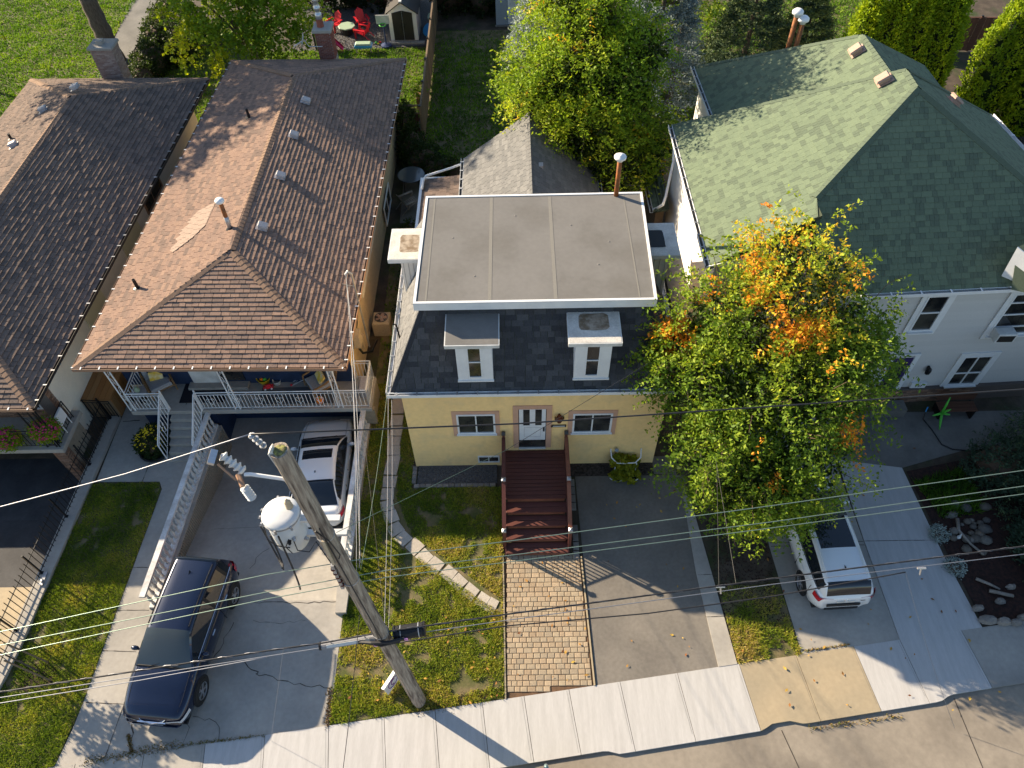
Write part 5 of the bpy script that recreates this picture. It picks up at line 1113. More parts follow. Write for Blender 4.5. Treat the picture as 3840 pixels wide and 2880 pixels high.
b = MB(); b.prism([(9.75, 3.8), (12.7, 3.8), (12.7, 2.35), (21.6, 2.75), (21.4, 11.2), (9.7, 11.0)], -.2, GE - .14); b.build('wall', 'siding_white', GH)
GNB = nrm(gBL, gbr, apexb); caps(GH, gBL, apexb, GNL, GNB, 'roof_green', step=.22, wd=.13, th=.01); caps(GH, gbr, apexb, GNR, GNB, 'roof_green', step=.22, wd=.13, th=.01)
gutter(GH, (12.3, 2.02, GE + .04), (22.2, 2.47, GE + .04), (0.04, -1, 0), step=.9)
gutter(GH, gBL + V3(0, 0, .04), gFL + V3(0, 0, .04), (-1, 0, 0), step=.6, w=.14, strap='galv')
gutter(GH, gfr + V3(0, 0, .04), gbr + V3(0, 0, .04), (1, .05, 0), step=.9)
b = MB(); b.slab([(9.35, 3.38, GE + .03), (12.3, 3.4, GE + .03), (12.3, 3.4, GE + .9), (9.4, 3.38, GE + .06)], .03); b.build('rake_board', 'white', GH)
fu = Vector((1, .045, 0)).normalized(); fn = Vector((.045, -1, 0)).normalized()
fo_ = Vector((12.7, 2.33, .75)); siding(GH, fo_, fu, fn, 9.0, 4.75, 'siding', step=.12, th=.03)
b = MB(); b.prism([(12.7, 2.2), (21.6, 2.6), (21.6, 2.75), (12.7, 2.35)], -.2, .72); b.build('brick_base', 'mortar_dark', GH)
bricks(GH, (14.2, 2.265, 0.0), fu, (0, 0, 1), fn, 5.4, .7, 'brick_brown', nmax=220, bl=.22, bh=.075)
def gw(p, w_, h_, **k): window(GH, Vector(p) - fn * .0, fu, fn, w_, h_, **k)
def wallat(x): return 2.33 + .045 * (x - 12.7) - .022
q0 = Vector((15.973, 2.400, 3.707)); q1 = Vector((16.697, 2.400, 3.718)); qt = Vector((15.946, 2.400, 5.285))
gw((q0.x, wallat(q0.x), q0.z), q1.x - q0.x, min(qt.z - q0.z, 5.35 - q0.z), cross=(.52,), surround=(.16, 'white', .05), sill=.14, depth=.06)
q0 = Vector((18.603, 2.500, 3.335)); qt = Vector((18.552, 2.500, 5.201))
gw((q0.x + .1, wallat(q0.x), q0.z), 1.7, min(qt.z - q0.z, 5.35 - q0.z), cross=(.2, .5, .78), surround=(.16, 'white', .05), sill=.14, depth=.06)
ac = MB(); ac.box(q0.x + .15, q0.x + .75, wallat(q0.x) - .42, wallat(q0.x) - .07, q0.z + .05, q0.z + .42, bev=.02); aco = single('window_air_conditioner', ac, 'white_old', 'white window air conditioner under the upper right window of the siding wall', 'air conditioner')
ac = MB(); ac.box(q0.x + .2, q0.x + .7, wallat(q0.x) - .425, wallat(q0.x) - .421, q0.z + .09, q0.z + .36); ac.build('grille', 'gutter_dark', aco)
q0 = Vector((18.467, 2.450, 0.755)); q1 = Vector((19.498, 2.450, 0.796)); qt = Vector((18.437, 2.450, 2.294))
gw((q0.x, wallat(q0.x), q0.z), q1.x - q0.x, qt.z - q0.z, cross=(.42,), mull=(.5,), surround=(.16, 'white', .05), sill=.14, depth=.06)
q0 = Vector((16.029, 2.350, 0.432)); q1 = Vector((16.714, 2.350, 0.414)); qt = Vector((16.223, 2.350, 2.435))
b = MB(); b.box(0, q1.x - q0.x, 0, qt.z - q0.z, .024, .05, mx=frame((q0.x, wallat(q0.x), q0.z), fu, (0, 0, 1))); gdo = b.build('front_door', 'paint_purple', GH)
b = MB(); b.box(.12, q1.x - q0.x - .12, .3, 1.75, .051, .06, mx=frame((q0.x, wallat(q0.x), q0.z), fu, (0, 0, 1))); b.build('pane', 'glass', gdo)
b = MB(); b.box(.05, q1.x - q0.x - .05, 2.1, qt.z - q0.z - .06, .051, .06, mx=frame((q0.x, wallat(q0.x), q0.z), fu, (0, 0, 1))); b.build('transom', 'glass', gdo)
b = MB(); W_ = q1.x - q0.x; H_ = qt.z - q0.z
for a in ((-.16, -.002, 0, H_ + .15), (W_ + .002, W_ + .16, 0, H_ + .15), (0, W_, H_ + .002, H_ + .15), (0, W_, 2.0, 2.08)): b.box(a[0], a[1], a[2], a[3], .024, .075, mx=frame((q0.x, wallat(q0.x), q0.z), fu, (0, 0, 1)))
b.build('door_trim', 'white', GH)
b = MB(); b.box(q0.x - .4, q1.x + .35, 1.75, 2.2, .0, q0.z - .05); b.build('door_step', 'concrete_dark', GH)
q = Vector((17.440, 2.400, 0.912)); me = textmesh('137', .17, .004); me.materials.append(M['text_black'])
b = MB(); b.box(q.x - .26, q.x + .26, wallat(q.x) - .12, wallat(q.x) - .0, q.z - .12, q.z + .13); pl = b.build('number_plate', 'white', GH)
link('house_number', me, pl, Matrix.Translation((q.x, wallat(q.x) - .127, q.z)) @ Matrix.Rotation(R(90), 4, 'X'))
q = Vector((17.436, 2.400, 1.720)); lo = MB(); yy = wallat(q.x) - .13
lo.lathe([(.0, .2), (.05, .16), (.10, .1), (.10, .08), (.085, -.1), (.05, -.14)], (q.x, yy, q.z), 6); lo.box(q.x - .03, q.x + .03, yy, yy + .12, q.z + .1, q.z + .16); single('wall_lantern', lo, 'iron', 'black lantern on the pale siding wall above the white number plate', 'lamp')
# rear wing of that house
r0, r1 = Vector((15.37, 11.2, 9.0)), Vector((15.5, 7.4, 9.0)); e0, e1 = Vector((10.9, 15.45, 5.7)), Vector((11.05, 10.9, 5.7)); gn2 = nrm(e0, e1, r0)
def op(x, y): return onplane(e0, gn2, x, y)
r0 = op(15.37, 11.2); r1 = op(15.5, 7.6)
er0, er1 = Vector((20.2, 15.2, 5.7)), Vector((20.4, 9.2, 5.7))
b = MB(); roofpiece([e0, e1, r1, r0]); roofpiece([er0, er1, r1, r0]); roofpiece([e0, er0, r0]); b.build('roof', 'roof_green_base', GG)
rf = Roof(GG, 'roof_green', exp=.175, tab=.25, th=.016, tonepick=1); rf.face([e0, e1, r1, r0]); rf.face([er0, er1, r1, r0]); rf.face([e0, er0, r0]); rf.finish(); gnb2 = nrm(e0, er0, r0); caps(GG, e0, r0, gn2, gnb2, 'roof_green', step=.22, wd=.13, th=.01); caps(GG, r1, r0, gn2, nrm(er0, er1, r0), 'roof_green', step=.22, wd=.13, th=.01)
b = MB(); b.prism([(11.25, 11.2), (20.0, 11.4), (19.9, 14.9), (11.2, 15.1)], -.2, 5.6); b.build('wall', 'siding_white', GG)
gutter(GG, e0 + V3(0, 0, .04), e1 + V3(0, 0, .04), (-1, 0, 0), strap='galv', w=.14)
for pp, hh, top in (((13.704, 13.061, 7.600), 1.3, 0), ((13.934, 12.942, 7.700), 1.1, 0)):
    x, y = pp[0], pp[1] + .15; b = MB(); b.tube([(x, y, 5.5), (x, y, 7.4 + hh)], .09, 10); f_ = b.build('flue_pipe', 'rust', GG, smooth=True)
    b = MB(); b.lathe([(.1, 0), (.12, .08), (.2, .12), (.2, .2), (.14, .26), (.02, .28)], (x, y, 7.4 + hh), 12); b.build('flue_cap', 'white', f_, smooth=True)
for p, par, n0, bs in (((15.056, 10.520, 8.500), GG, gn2, e0), ((14.868, 7.714, 8.900), GH, GNL, gFL)):
    boxvent(p[0], p[1], n0, bs, rz=R(180), s=1.2).build('roof_vent', 'vent_pink', par)
q = (17.660, 8.348, 8.000); boxvent(q[0], q[1], GNR, gfr, s=1.2).build('roof_vent', 'vent_pink', GH)
q = onplane(e0, gn2, *(11.640, 10.103, 7.000)[:2]); b = MB(); b.tube([q, q + V3(0, 0, .8)], .045, 8); b.build('vent_pipe', 'iron', GG)
# low side lean-to with its own green roof
s0, s1, s2, s3 = [Vector(p) for p in ((8.921, 13.668, 2.700), (8.971, 10.108, 2.600), (9.443, 9.510, 3.200), (10.241, 13.512, 3.300))]
LG = thing('side_porch', 'low green shingled lean-to between the white wall and the yellow house', 'lean-to', ((s0.x + s2.x) / 2, (s0.y + s1.y) / 2, 0))
b = MB(); s3 = Vector((s2.x, s0.y + .3, s2.z)); s0 = Vector((s0.x, s0.y, s1.z)); b.slab([s0, s1, s2, s3], .1, V3(0, 0, 1)); b.build('roof', 'roof_green_base', LG)
rf = Roof(LG, 'roof_green', exp=.175, tab=.25, th=.016, nmax=80, tonepick=1); rf.face([s0, s1, s2, s3]); rf.finish()
b = MB(); b.prism([(s1.x + .15, s1.y + .15), (s2.x, s1.y + .15), (s2.x, s0.y), (s0.x + .1, s0.y)], -.2, s1.z - .1); b.build('wall', 'fence_wood', LG)
gutter(LG, s0 + V3(0, 0, .04), s1 + V3(0, 0, .04), (-1, 0, 0), strap='galv')
b = MB(); b.tube([(9.5, 11.0, 5.6), (9.55, 10.6, 4.6), (s2.x - .1, s2.y + .5, s2.z + .2), (s2.x - .25, s2.y + .1, s2.z + .1), (s1.x + .15, s1.y + .05, s1.z + .12), (s1.x, s1.y + .1, s1.z)], .055, 8); b.build('downspout', 'white', LG, smooth=True)
# small gable at the right edge
sg = thing('side_gable', 'small green gable with white verge at the right edge of the green roof', 'roof gable', (20, 5, 5.8))
p0 = Vector((17.861, 2.609, 7.000)); b = MB(); b.add([p0, p0 + V3(1.9, -1.6, -.9), p0 + V3(2.4, .6, 1.0), p0 + V3(.2, -.5, -1.2)], [(0, 1, 2), (0, 3, 1), (0, 2, 3), (1, 3, 2)]); b.build('roof', 'roof_green', sg)
b = MB(); b.slab([p0 + V3(-.04, -.04, .05), p0 + V3(1.9, -1.65, -.85), p0 + V3(1.9, -1.65, -1.1), p0 + V3(-.0, -.1, -1.0)], .04); b.build('verge_board', 'white', sg)

# ------------------------------------------------------------ utility pole and cables
UP = thing('utility_pole', 'tall weathered wooden utility pole with grey transformer rising from the front lawn', 'utility pole', (.66, -7.63, 0))
pb_, pt_ = Vector((.66, -7.63, -.3)), Vector((.07, -7.71, 12.5)); n_ = 26; b = MB(); rr_ = random.Random(4); N_ = 20; vs = []
for i in range(n_ + 1):
    t = i / n_; c_ = pb_.lerp(pt_, t); rad = .19 - .05 * t
    for j in range(N_):
        a = 2 * math.pi * j / N_; k = 1 + .03 * math.sin(a * 3 + t * 5) + rr_.uniform(-.012, .012) - (.13 if j == 13 and t < .93 else 0)
        vs.append(c_ + Vector((math.cos(a), math.sin(a), 0)) * rad * k)
b.add(vs, [(i * N_ + j, i * N_ + (j + 1) % N_, (i + 1) * N_ + (j + 1) % N_, (i + 1) * N_ + j) for i in range(n_) for j in range(N_)] + [tuple(range(n_ * N_, (n_ + 1) * N_))]); b.build('pole', 'pole_wood', UP, smooth=False)
b = MB(); b.blob((pt_.x + .01, pt_.y, pt_.z), (.10, .10, .03), seed=2, n=12); b.build('moss_cap', 'moss', UP)
def pol(z): return pb_.lerp(pt_, (z + .3) / 12.8)
# transformer
tb = Vector((-.66, -7.6, 0)); tc = Vector((-0.873, -6.953, 9.350)); tx, ty = tc.x, tc.y; TZ0, TZ1 = 8.28, 9.35
TRo = thing('transformer', 'big pale grey transformer drum hanging on the wooden pole', 'transformer', (tx, ty, TZ0))
b = MB(); b.lathe([(.28, TZ0), (.31, TZ0 + .06), (.32, TZ0 + .1), (.32, TZ1 - .08)], (tx, ty, 0), 28); b.build('tank', 'tank_grey', TRo, smooth=True)
b = MB(); b.lathe([(.345, TZ1 - .09), (.35, TZ1 - .02), (.33, TZ1 + .01), (.2, TZ1 + .035), (.02, TZ1 + .05)], (tx, ty, 0), 28); b.build('lid', 'tank_grey', TRo, smooth=True)
b = MB(); b.lathe([(.36, TZ1 - .07), (.36, TZ1 - .045)], (tx, ty, 0), 28); b.build('lid_band', 'galv', TRo)
for a in (2.9, 3.3, 3.7, 4.6, 5.4, 1.9):
    q = Vector((tx + .37 * math.cos(a), ty + .37 * math.sin(a), TZ1 - .08)); b = MB(); b.tube([q - V3(0, 0, .06), q + V3(0, 0, .06)], .022, 6); b.tube([q, q + V3(.05 * math.cos(a), .05 * math.sin(a), 0)], .014, 5); b.build('clamp', 'galv', TRo)
b = MB(); b.lathe([(.05, 0), (.075, .04), (.05, .07), (.07, .11), (.045, .15), (.065, .19), (.04, .23), (.02, .3)], (tx + .16, ty + .1, TZ1), 12); b.build('bushing', 'beige_plastic', TRo, smooth=True)
for dz, a in ((.6, 5.3), (.55, 5.0), (.3, 5.9)):
    q = Vector((tx + .32 * math.cos(a), ty + .32 * math.sin(a), TZ0 + dz)); b = MB(); b.lathe([(.04, 0), (.03, .04), (.035, .06), (.012, .09)], q, 8, axis=(math.cos(a), math.sin(a), 0)); b.build('terminal', 'black' if dz == .55 else 'galv', TRo)
b = MB(); q1 = Vector((tx + .1, ty - .31, TZ0 + .62)); b.tube([q1, q1 + V3(-.08, -.08, -.15), q1 + V3(-.02, -.08, -.4)], .01, 5); b.tube([q1 + V3(.08, 0, 0), q1 + V3(.12, -.1, -.25), q1 + V3(.3, -.06, -.4), q1 + V3(.42, .1, -.3), pol(8.4) + V3(-.1, -.1, 0)], .011, 5); b.tube([(tx - .3, ty - .18, TZ1 - .1), (tx - .34, ty - .25, TZ0 + .5), (tx - .2, ty - .3, TZ0 + .35), (tx + .05, ty - .33, TZ0 + .32)], .013, 5); b.build('lead_wire', 'cable', TRo)
for z in (8.55, 9.1):
    p = pol(z); b = MB(); b.box(min(tx + .25, p.x - .1), p.x - .05, ty - .06, ty + .06, z - .04, z + .04); b.build('bracket', 'tank_grey', TRo)
for k, (dx, dy) in enumerate(((-.37, -.18), (-.15, -.38), (.0, -.4))):
    b = MB(); e_ = [(-0.787, -7.818, 8.827), (-0.795, -7.819, 8.880), (-0.705, -7.808, 7.900)][k]; b.tube(wave((tx + dx, ty + dy, TZ1 - .15), (e_[0], e_[1], e_[2]), .35, 10), .017, 6); b.build('drop_cable', 'cable', TRo)
# cutout arm, arrester, top insulator
arm1 = Vector((-0.630, -7.680, 11.817)); arm1.z = min(arm1.z, 12.2); ca = pol(arm1.z - .1)
b = MB(); b.tube([ca + V3(0, 0, -.15), ca + V3(-.18, 0, 0), arm1 + V3(.1, 0, .0), arm1], .03, 8); b.build('cutout_arm', 'white', UP)
CO = Vector(arm1)
def sheds(p, ax, n, r, L, m, parent=UP, nm='insulator'):
    prof = []
    for i in range(n): z = L * i / n; prof += [(r * .55, z), (r, z + L / n * .45), (r * .95, z + L / n * .6), (r * .5, z + L / n * .75)]
    prof.append((.02, L)); b = MB(); b.lathe(prof, p, 12, axis=ax); return b.build(nm, m, parent, smooth=False)
sheds(CO + V3(-.02, .05, 0), (-.55, .25, .5), 5, .085, .42, 'tank_grey'); sheds(CO + V3(.0, -.16, -.1), (.2, -.15, -.9), 5, .075, .28, 'tank_grey')
b = MB(); b.tube([CO + V3(-.1, -.1, .0), CO + V3(-.35, .05, .22)], .018, 6); b.tube([CO + V3(-.1, 0, 0), CO + V3(0, -.18, -.05)], .04, 6); b.build('fuse_tube', 'gutter_tan', UP)
b = MB(); b.box(-.05, .05, -.12, .12, -.03, .03, mx=Matrix.Translation(CO + V3(-.4, .1, .33)) @ Matrix.Rotation(.5, 4, 'Y')); b.build('fuse_holder', 'metal', UP)
ti = Vector((-0.094, -7.727, 12.613)); top_w = Vector((-0.204, -7.741, 12.944)) 
b = MB(); pz = pol(11.9); b.add([pz + V3(-.1, -.05, -.2), pz + V3(-.1, .05, -.2), ti + V3(.02, -.06, -.12), ti + V3(.02, .06, -.12), ti + V3(.1, -.06, .0), ti + V3(.1, .06, 0), pz + V3(-.1, -.05, .25), pz + V3(-.1, .05, .25)], [(0, 1, 3, 2), (2, 3, 5, 4), (4, 5, 7, 6), (0, 2, 4, 6), (1, 7, 5, 3)]); b.build('top_bracket', 'tank_grey', UP)
sheds(ti, (top_w - ti), 4, .055, max(.25, (top_w - ti).length), 'galv')
# spool rack
for k in range(5):
    p = pol(8.05 + k * .17); sheds(p + V3(-.14, -.12, 0), (0, 0, 1), 1, .05, .1, 'porcelain_brown', nm='spool_insulator')
b = MB(); p = pol(8.4); b.box(p.x - .17, p.x - .11, p.y - .15, p.y - .09, 7.95, 8.95); b.build('spool_rack', 'galv', UP)
for z, r_ in ((9.9, .155), (8.1, .165), (5.3, .175)):
    b = MB(); b.lathe([(r_, z - .02), (r_ + .006, z), (r_, z + .02)], pol(z) - V3(0, 0, z), 16); b.build('strap', 'galv', UP)
b = MB(); b.tube([pol(z) + V3(.05, -.155 + .003 * (12 - z) * -1, 0) for z in (10.4, 9.6, 8.8, 8.0, 7.0, 6.0, 5.2)], .013, 5); b.tube([pol(10.3) + V3(-.05, -.15, 0), pol(10.0) + V3(.1, -.17, 0), pol(9.4) + V3(.14, -.14, 0), pol(9.3) + V3(.1, -.17, 0)], .012, 5); b.build('ground_wire', 'cable', UP)
b = MB(); b.box(pol(10).x - .02, pol(10).x + .03, pol(10).y - .19, pol(10).y - .145, 9.1, 10.0); b.build('wire_moulding', 'beige_plastic', UP)
# long cables
def cable(label, pts, r, m, n=8, sub=6, cat='cable', name='power_line', grp=None):
    P = [Vector(p) for p in pts]; Q = []
    for i in range(len(P) - 1):
        for k in range(n): Q.append(P[i].lerp(P[i + 1], k / n))
    Q.append(P[-1]); b = MB(); b.tube(Q, r, sub); return single(name, b, m, label, cat, grp, smooth=True)
def ext(p, q, L):                                          # continue a line beyond the frame
    p = Vector(p); q = Vector(q); return q + (q - p).normalized() * L
GL = 'overhead lines along the street'
P = [(-4.022, -8.245, 11.937), (-2.102, -7.992, 12.369), (-0.204, -7.741, 12.944)]; cable('bright silver topmost line running left from the pole top', [ext(P[1], P[0], 25)] + P, .009, 'wire_steel', grp=GL)
P = [(-0.204, -7.741, 12.944), (3.525, -7.249, 12.414), (9.239, -6.495, 11.881)]; cable('thin dark topmost line running right from the pole top over the yellow wall', P + [ext(P[1], P[2], 25)], .013, 'cable', grp=GL)
for lab, A, B in (('uppermost of the three pale green lines', [(-6.180, -8.530, 7.853), (-1.116, -7.862, 8.710), (0.492, -7.649, 8.803)], [(3.493, -7.253, 8.733), (8.334, -6.614, 8.739), (13.354, -5.952, 8.797)]),
                  ('middle of the three pale green lines', [(-6.486, -8.571, 7.273), (-1.308, -7.887, 7.994), (0.958, -7.588, 8.225)], [(3.488, -7.254, 8.140), (8.516, -6.590, 8.049), (13.730, -5.902, 8.113)]),
                  ('lowest of the three pale green lines', [(-6.720, -8.602, 6.830), (-1.388, -7.898, 7.696), (0.914, -7.594, 7.930)], [(3.485, -7.254, 7.859), (8.588, -6.581, 7.778), (13.929, -5.876, 7.751)])):
    P = A + B; cable(lab + ' crossing in front of the houses', [ext(A[1], A[0], 25)] + P + [ext(B[1], B[2], 25)], .009, 'wire_green', grp=GL)
TA = [(-7.720, -8.734, 4.938), (-2.079, -7.989, 5.119), (-0.948, -7.840, 5.113), (0.478, -7.651, 5.247), (3.164, -7.297, 5.260), (9.289, -6.488, 5.129), (15.482, -5.671, 4.926)]
cable('thick black telephone cable bundle crossing the pole low down', [ext(TA[1], TA[0], 25)] + TA + [ext(TA[5], TA[6], 25)], .02, 'cable', name='telephone_cable', grp=GL)
mbw = MB(); tp = [ext(TA[1], TA[0], 25)] + [Vector(p) for p in TA] + [ext(TA[5], TA[6], 25)]; Q = []
for i in range(len(tp) - 1):
    L = (tp[i + 1] - tp[i]).length; n = max(2, int(L / .12))
    for k in range(n): a = len(Q) * 1.3; Q.append(tp[i].lerp(tp[i + 1], k / n) + V3(0, math.cos(a) * .022, .01 + math.sin(a) * .022))
mbw.tube(Q, .003, 3); single('lashing_wire', mbw, 'wire_steel', 'silver lashing wire spiralled round the thick black cable', 'cable', GL)
TB = [(-7.887, -8.756, 4.622), (-2.165, -8.000, 4.801), (0.427, -7.658, 4.902), (3.156, -7.298, 4.911), (9.378, -6.477, 4.794), (15.757, -5.634, 4.426)]
cable('pale steel messenger line just below the thick black cable', [ext(TB[1], TB[0], 25)] + TB + [ext(TB[4], TB[5], 25)], .010, 'wire_steel', name='telephone_cable', grp=GL)
TCb = [(0.574, -7.639, 4.492), (3.149, -7.299, 4.578), (6.509, -6.855, 4.087), (9.580, -6.450, 4.030), (12.777, -6.028, 4.358)]
cable('black drooping line below the messenger on the right of the pole', TCb, .016, 'cable', name='telephone_cable', grp=GL)
TDb = [(-8.059, -8.778, 4.297), (-5.032, -8.379, 4.460), (-2.179, -8.002, 4.747)]
cable('thin lowest line joining the messenger left of the pole', [ext(TDb[1], TDb[0], 25)] + TDb, .010, 'wire_steel', name='telephone_cable', grp=GL)
# splice boxes on the strand
def splice(label, a, b_, r, m, open_=False):
    a = Vector(a); b_ = Vector(b_); d = (b_ - a); L = d.length; d.normalize(); dv = V3(0, 0, -r - .02)
    t = thing('splice_case', label, 'splice box', a.lerp(b_, .5) + dv, 'cable splice boxes by the pole')
    b = MB(); b.lathe([(r * .6, 0), (r, .03), (r, L - .03), (r * .6, L)], a + dv, 14, axis=d); b.build('case', m, t, smooth=False)
    for s_ in (.0, 1.0):
        b = MB(); b.lathe([(r * 1.1, 0), (r * 1.1, .04)], a.lerp(b_, s_) + dv - d * .02, 14, axis=d); b.build('end_ring', 'iron', t)
    for s_ in (.2, .8):
        p = a.lerp(b_, s_) + dv; b = MB(); b.lathe([(r * 1.05, 0), (r * 1.05, .02)], p, 14, axis=d); b.tube([p + V3(0, 0, r), p + V3(0, 0, r + .08)], .01, 4); b.build('strap', 'galv', t)
    if open_:
        side = d.cross(V3(0, 0, 1)).normalized(); side = side if side.y < 0 else -side; up = (side + V3(0, 0, 1)).normalized(); q = a + dv + up * (r * 1.02)
        w_ = d.cross(up)
        b = MB(); b.slab([q + d * L * .12 - w_ * .035, q + d * L * .88 - w_ * .035, q + d * L * .88 + w_ * .035, q + d * L * .12 + w_ * .035], .01); b.build('cover_plate', 'white_old', t)
splice('long grey-striped splice case left of the pole on the black cable', (-0.960, -7.841, 5.061), (0.279, -7.678, 5.130), .085, 'grey_plastic', True)
splice('short thick black splice case right of the pole with a pink tag', (0.680, -7.625, 5.251), (1.338, -7.538, 5.271), .16, 'black')
for p, lab in (((0.949, -7.589, 5.147), 'pink tag hanging on the black splice case right of the pole'), ((0.267, -7.679, 5.051), 'pink tag hanging on the cable just left of the pole')):
    p = Vector(p) + V3(0, -.17, -.05); b = MB(); b.box(p.x - .04, p.x + .04, p.y - .012, p.y, p.z - .07, p.z + .06); o = single('cable_tag', b, 'pink_tag', lab, 'tag', 'pink cable tags by the pole')
    me = textmesh('M', .07, .002); me.materials.append(M['logo_purple']); link('tag_mark', me, o, Matrix.Translation((p.x, p.y - .015, p.z - .02)) @ Matrix.Rotation(R(90), 4, 'X'))
b = MB(); p = pol(5.15); b.tube([p + V3(-.5, -.15, -.05), p + V3(-.2, -.2, .02), p + V3(.2, -.2, .05), p + V3(.5, -.1, 0)], .04, 6); b.tube([p + V3(-.4, -.12, -.15), p + V3(0, -.22, -.1), p + V3(.4, -.12, -.12)], .03, 6); single('cable_knot', b, 'cable', 'black tangle of cables strapped in front of the pole', 'cable')
# service drops
GD = 'service drops from the pole to the houses'
def drop(lab, a, b_, r, m, sag=.3, n=14): b = MB(); b.tube(wave(a, b_, sag, n), r * .62, 4); return single('service_drop', b, m, lab, 'cable', GD)
mastt = (ms.x - .1, ms.y - .1, 4.85); ymast = (p1.x - .1, p1.y, 4.72)
pr = lambda z, dx=0., dy=0.: tuple(pol(z) + V3(.1 + dx, .12 + dy, 0))
drop('leftmost twisted white drop to the mast of the brown house', pr(8.1), mastt, .011, 'wire_steel', .5)
drop('second twisted drop to the mast of the brown house', pr(8.3, .1), mastt, .014, 'wire_steel', .8)
drop('third twisted drop to the mast of the brown house', pr(8.5, .16), mastt, .012, 'wire_steel', .3)
drop('low telephone drop to the brown house gutter', pr(5.3), (ms.x, ms.y - 1.5, 3.5), .009, 'cable', .2)
drop('high thin drop to the mast on the yellow left eave', pr(8.2, .1), ymast, .010, 'wire_green', .4)
drop('lower drop from the pole to the yellow house gutter corner', pr(5.4), (-.35, -.1, 4.05), .010, 'wire_steel', .15)
drop('left thin telephone drop to the yellow house gutter corner', pr(5.2, .05), (-.25, -.15, 4.0), .008, 'wire_steel', .3)
q0 = Vector((0.370, -7.666, 9.907)); q1 = Vector((7.126, 1.200, 3.309)); drop('long diagonal drop crossing the yellow front up into the tree', q0, Vector((3.182, -3.148, 5.600)), .012, 'wire_green', .0)
drop('upper half of the long diagonal drop toward the tree', Vector((3.182, -3.148, 5.600)), Vector((6.954, -0.939, 6.300)), .012, 'cable', .0)
drop('cable hanging from the strand toward the white hatchback drive', (12.777, -6.028, 4.358), (14.940, -8.488, 0.050), .010, 'wire_steel', .1)
drop('drop line hanging from the strand left of the dark blue car', (-1.730, -7.943, 5.090), (-3.250, -8.597, 0.020), .006, 'wire_steel', .0)
drop('black line from the pole across the sidewalk to the bottom edge', pr(6.6, -.25, -.25), (-0.516, -10.309, 3.200), .013, 'cable', .1)
drop('thin drop from the strand up into the front tree on the left', (8.025, -6.655, 5.092), (8.769, -2.774, 4.600), .006, 'cable', 0)
drop('thin drop from the strand up into the front tree on the right', (8.422, -6.603, 5.112), (8.669, -2.903, 4.800), .006, 'cable', 0)
for p, lab in (((8.060, -6.651, 5.080), 'silver clamp with a dangling yellow leaf on the strand right of the asphalt drive'), ((13.134, -5.981, 4.451), 'silver and orange wire clips on the strand over the right drive')):
    p = Vector(p); b = MB(); b.tube([p + V3(-.1, 0, .02), p + V3(.1, 0, .02)], .03, 6); b.tube([p, p + V3(.05, -.05, -.25)], .02, 5); single('strand_clamp', b, 'metal', lab, 'clamp')
b = MB(); q = Vector((9.592, -4.777, 0.000));

